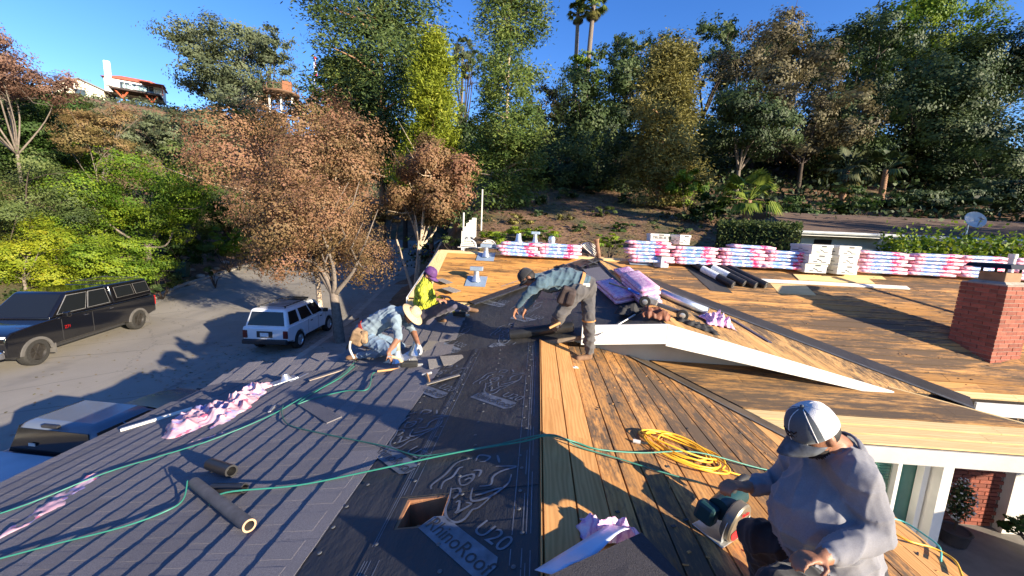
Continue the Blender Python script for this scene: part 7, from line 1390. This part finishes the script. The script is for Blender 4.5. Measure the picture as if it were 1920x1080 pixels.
rf.prism([(-.6, -.5, ze+.02), (Ln, -.5, ze+.02), (Ln, rr_, ze+.02+(rr_+.5)*sl_), (1.9, rr_, ze+.02+(rr_+.5)*sl_)], (0, 0, -.10)); rfo = rf.build('roof', m_nb, T)
hp = MB(); hp.add([(-.6, -.5, ze+.02), (1.9, rr_, ze+.02+(rr_+.5)*sl_), (-.6, 12, ze+.02)], [(0, 1, 2)]); hp.build('roof_hip', m_nb, T)
for k in range(24):                            # shingle courses stand proud of the roof plane
    y = -.48+k*.28; x0 = -.58+(y+.5)*.37
    if y < rr_-.3: MB().hexa([(x0, y, ze+.022+(y+.5)*sl_), (Ln-.02, y, ze+.022+(y+.5)*sl_), (Ln-.02, y+.29, ze+.022+(y+.79)*sl_), (x0+.1, y+.29, ze+.022+(y+.79)*sl_), (x0, y, ze+.045+(y+.5)*sl_), (Ln-.02, y, ze+.045+(y+.5)*sl_), (Ln-.02, y+.29, ze+.026+(y+.79)*sl_), (x0+.1, y+.29, ze+.026+(y+.79)*sl_)]).build('shingle_course', m_nb, rfo)
MB().box((Ln/2, .25, ze/2-.4), (Ln-.4, .2, ze+.8)).build('wall', mat('sage_stucco', (0.62, 0.63, 0.55), .9, .06), T); MB().box((.1, 5, ze/2-.4), (.2, 9.6, ze+.8)).build('wall', MATS['sage_stucco'], T)
MB().box((Ln/2-.3, -.53, ze-.06), (Ln+.5, .05, .2)).build('fascia', m_white, T); MB().tube([(-.6, -.62, ze-.03), (Ln, -.62, ze-.03)], .07, 8).build('gutter', mat('gutter_grey', (0.45, 0.47, 0.46), .5), T)
dp = MB(); dp.tube(smoothpath([(3.0, -.6, ze-.08), (3.0, -.35, ze-.35), (3.4, .08, ze-.55), (3.45, .08, ze-1.0), (3.45, .08, -.4)], 4), .05, 8); dp.tube(smoothpath([(4.4, -.6, ze-.08), (4.2, -.1, ze-.3), (3.5, .08, ze-.62)], 4), .05, 8); dp.build('downspout', m_bluef, T, smooth=True); MB().box((1.1, .13, ze-.55), (.7, .06, .5)).build('vent_grille', m_void, T)
# satellite dish
p = at(1812, 440, 17.2); p = at(1812, 436, 16.9); T = thing('satellite_dish', 'pale oval satellite dish mounted on the neighbouring roof', 'satellite dish', p, R(-25)); MB().tube([(0, 0, -.3), (0, 0, .35), (.08, -.1, .42)], .035, 8).build('mast', m_galv, T); m_dish = mat('dish_grey', (0.58, 0.57, 0.53), .6, .08)
D_ = frame((.12, -.1, .50), (0.95, .1, .1), (-.35, -.85, .45)) @ Matrix.Scale(1.05, 4); MB().lathe([(.001, 0), (.15, .012), (.28, .045), (.36, .085), (.37, .088)], 26, D_ @ Matrix.Diagonal((.86, 1, 1, 1)), caps=False).build('reflector', m_dish, T, smooth=True, solid=.012)
ft = D_ @ Vector((0, -.15, .42)); MB().tube([D_ @ Vector((0, -.30, .03)), ft], .022, 8).build('feed_arm', m_galv, T); MB().box(ft, (.22, .1, .09), (0, .3, .6)).build('feed_horn', m_dish, T, bevel=.02); MB().tube([(-.25, -.15, -.35), (0, 0, .25)], .02, 6).build('strut', m_galv, T)
# white stepped fence
for i in range(1): 
    T = thing('picket_fence', 'short white board fence stepping up the slope behind the house', 'fence', (0, 0, 0)); pa, pb = at(868, 455, 19.5), at(902, 440, 21.5)
    for k in range(9):
        q = pa.lerp(pb, k/13); gz = ground(q.x, q.y)-.2; MB().box((q.x, q.y, gz+.55), (.16, .03, 1.1+.1*(k % 2))).build('board', m_white, T)
    for k in (0, 13): q = pa.lerp(pb, k/13); MB().box((q.x, q.y+.06, ground(q.x, q.y)+1.0), (.06, .06, 2.4 if k else 1.6)).build('post', m_white, T)
    MB().hexa([pa+Vector((0, .03, -.1)), pb+Vector((0, .03, -.1)), pb+Vector((0, .06, -.1)), pa+Vector((0, .06, -.1)), pa+Vector((0, .03, .0)), pb+Vector((0, .03, .0)), pb+Vector((0, .06, .0)), pa+Vector((0, .06, .0))]).build('rail', m_white, T)
# leaning trunk and tall post by the fence
a_, b2_ = at(862, 462, 24), at(848, 405, 25); T = thing('leaning_trunk', 'bare leaning tree trunk left of the white fence', 'tree', Vector((a_.x, a_.y, ground(a_.x, a_.y)))); MB().tube([(0, 0, -.2), b2_-T.location], [.22, .15], 10).build('trunk', BARK['red'], T, smooth=True)
# waste bin
p = onz(345, 533, .25); T = thing('waste_bin', 'dark green wheeled waste bin at the far kerb behind the black pickup', 'waste bin', (p.x, p.y, ground(p.x, p.y)), R(20)); m_bin = mat('bin_green', (0.02, 0.07, 0.055), .5, .1)
MB().hexa([(-.28, -.3, .08), (.28, -.3, .08), (.28, .3, .08), (-.28, .3, .08), (-.36, -.38, 1.05), (.36, -.38, 1.05), (.36, .38, 1.05), (-.36, .38, 1.05)]).build('bin_body', m_bin, T, bevel=.04); MB().box((0, 0, 1.09), (.78, .82, .08), (.05, 0, 0)).build('lid', m_bin, T, bevel=.03)
for s in (-1, 1): MB().lathe([(.03, -.03), (.12, -.03), (.12, .03), (.03, .03)], 16, Matrix.Translation((s*.3, .3, .12)) @ Matrix.Rotation(R(90), 4, 'Y')).build('wheel', m_rub, T)
MB().tube([(-.3, .42, .98), (.3, .42, .98)], .018, 8).build('handle', m_bin, T)
# kerb side rocks
def rock(px, py, s, label):
    p = onz(px, py, .2); o = MB().sphere((0, 0, 0), (s, s*.8, s*.55), 12, 8).build('rock', mat('rock', (0.34, 0.30, 0.25), .95, .3, 4, .8, 12), smooth=True, angle=0)
    for v in o.data.vertices: v.co *= 1+.22*math.sin(v.co.x*9/s+py)*math.cos(v.co.y*7/s+px)+.08*random.random()
    o.location = (p.x, p.y, ground(p.x, p.y)+s*.22); tag(o, label, 'rock', 'rocks along the far kerb')
for i, (px, py, s, lab) in enumerate(((378, 534, .30, 'pale kerb rock nearest the pickup tail'), (392, 527, .28, 'second pale kerb rock right of the waste bin'), (362, 526, .26, 'low kerb rock in front of the waste bin'), (408, 523, .22, 'small kerb rock below the round shrub'), (424, 515, .34, 'rightmost kerb rock in the sun'))): rock(px, py, s, lab)
# pot with a leafy plant on the porch
p = Vector((7.3, 6.5, .2)); T = thing('potted_plant', 'white flowering potted plant on the porch beyond the window', 'potted plant', p); T.scale = (.62,)*3; MB().lathe([(.20, 0), (.28, .05), (.33, .38), (.36, .42), (.32, .44), (.28, .40)], 22).build('pot', mat('dark_pot', (0.06, 0.05, 0.05), .7), T, smooth=True)
MB().tube([(0, 0, .3), (.02, 0, 1.3)], .03, 8).build('stem', BARK['dark'], T); n_ = 700; C_ = np.array([0, 0, 1.25])+unit(n_)*RNG.uniform(.3, 1, (n_, 1))*np.array([.26, .26, .62]); inst(leaf_mesh('foliage', C_, RNG.uniform(.05, .1, n_), .7, RNG.random(n_), LEAF['oak']), 'foliage', T); n_ = 160; C_ = np.array([0, 0, 1.3])+unit(n_)*np.array([.28, .28, .62]); inst(leaf_mesh('blossom', C_, RNG.uniform(.04, .08, n_), .9, RNG.random(n_), m_white), 'blossom', T)
tree('shrub', 'low green shrub on the porch ground at the right edge', 1915, 985, 45, 18, 6.6, 'green', 'shrub', 'dark', (8.3, 5.9, .2), 1.0, 'shrub', .9)
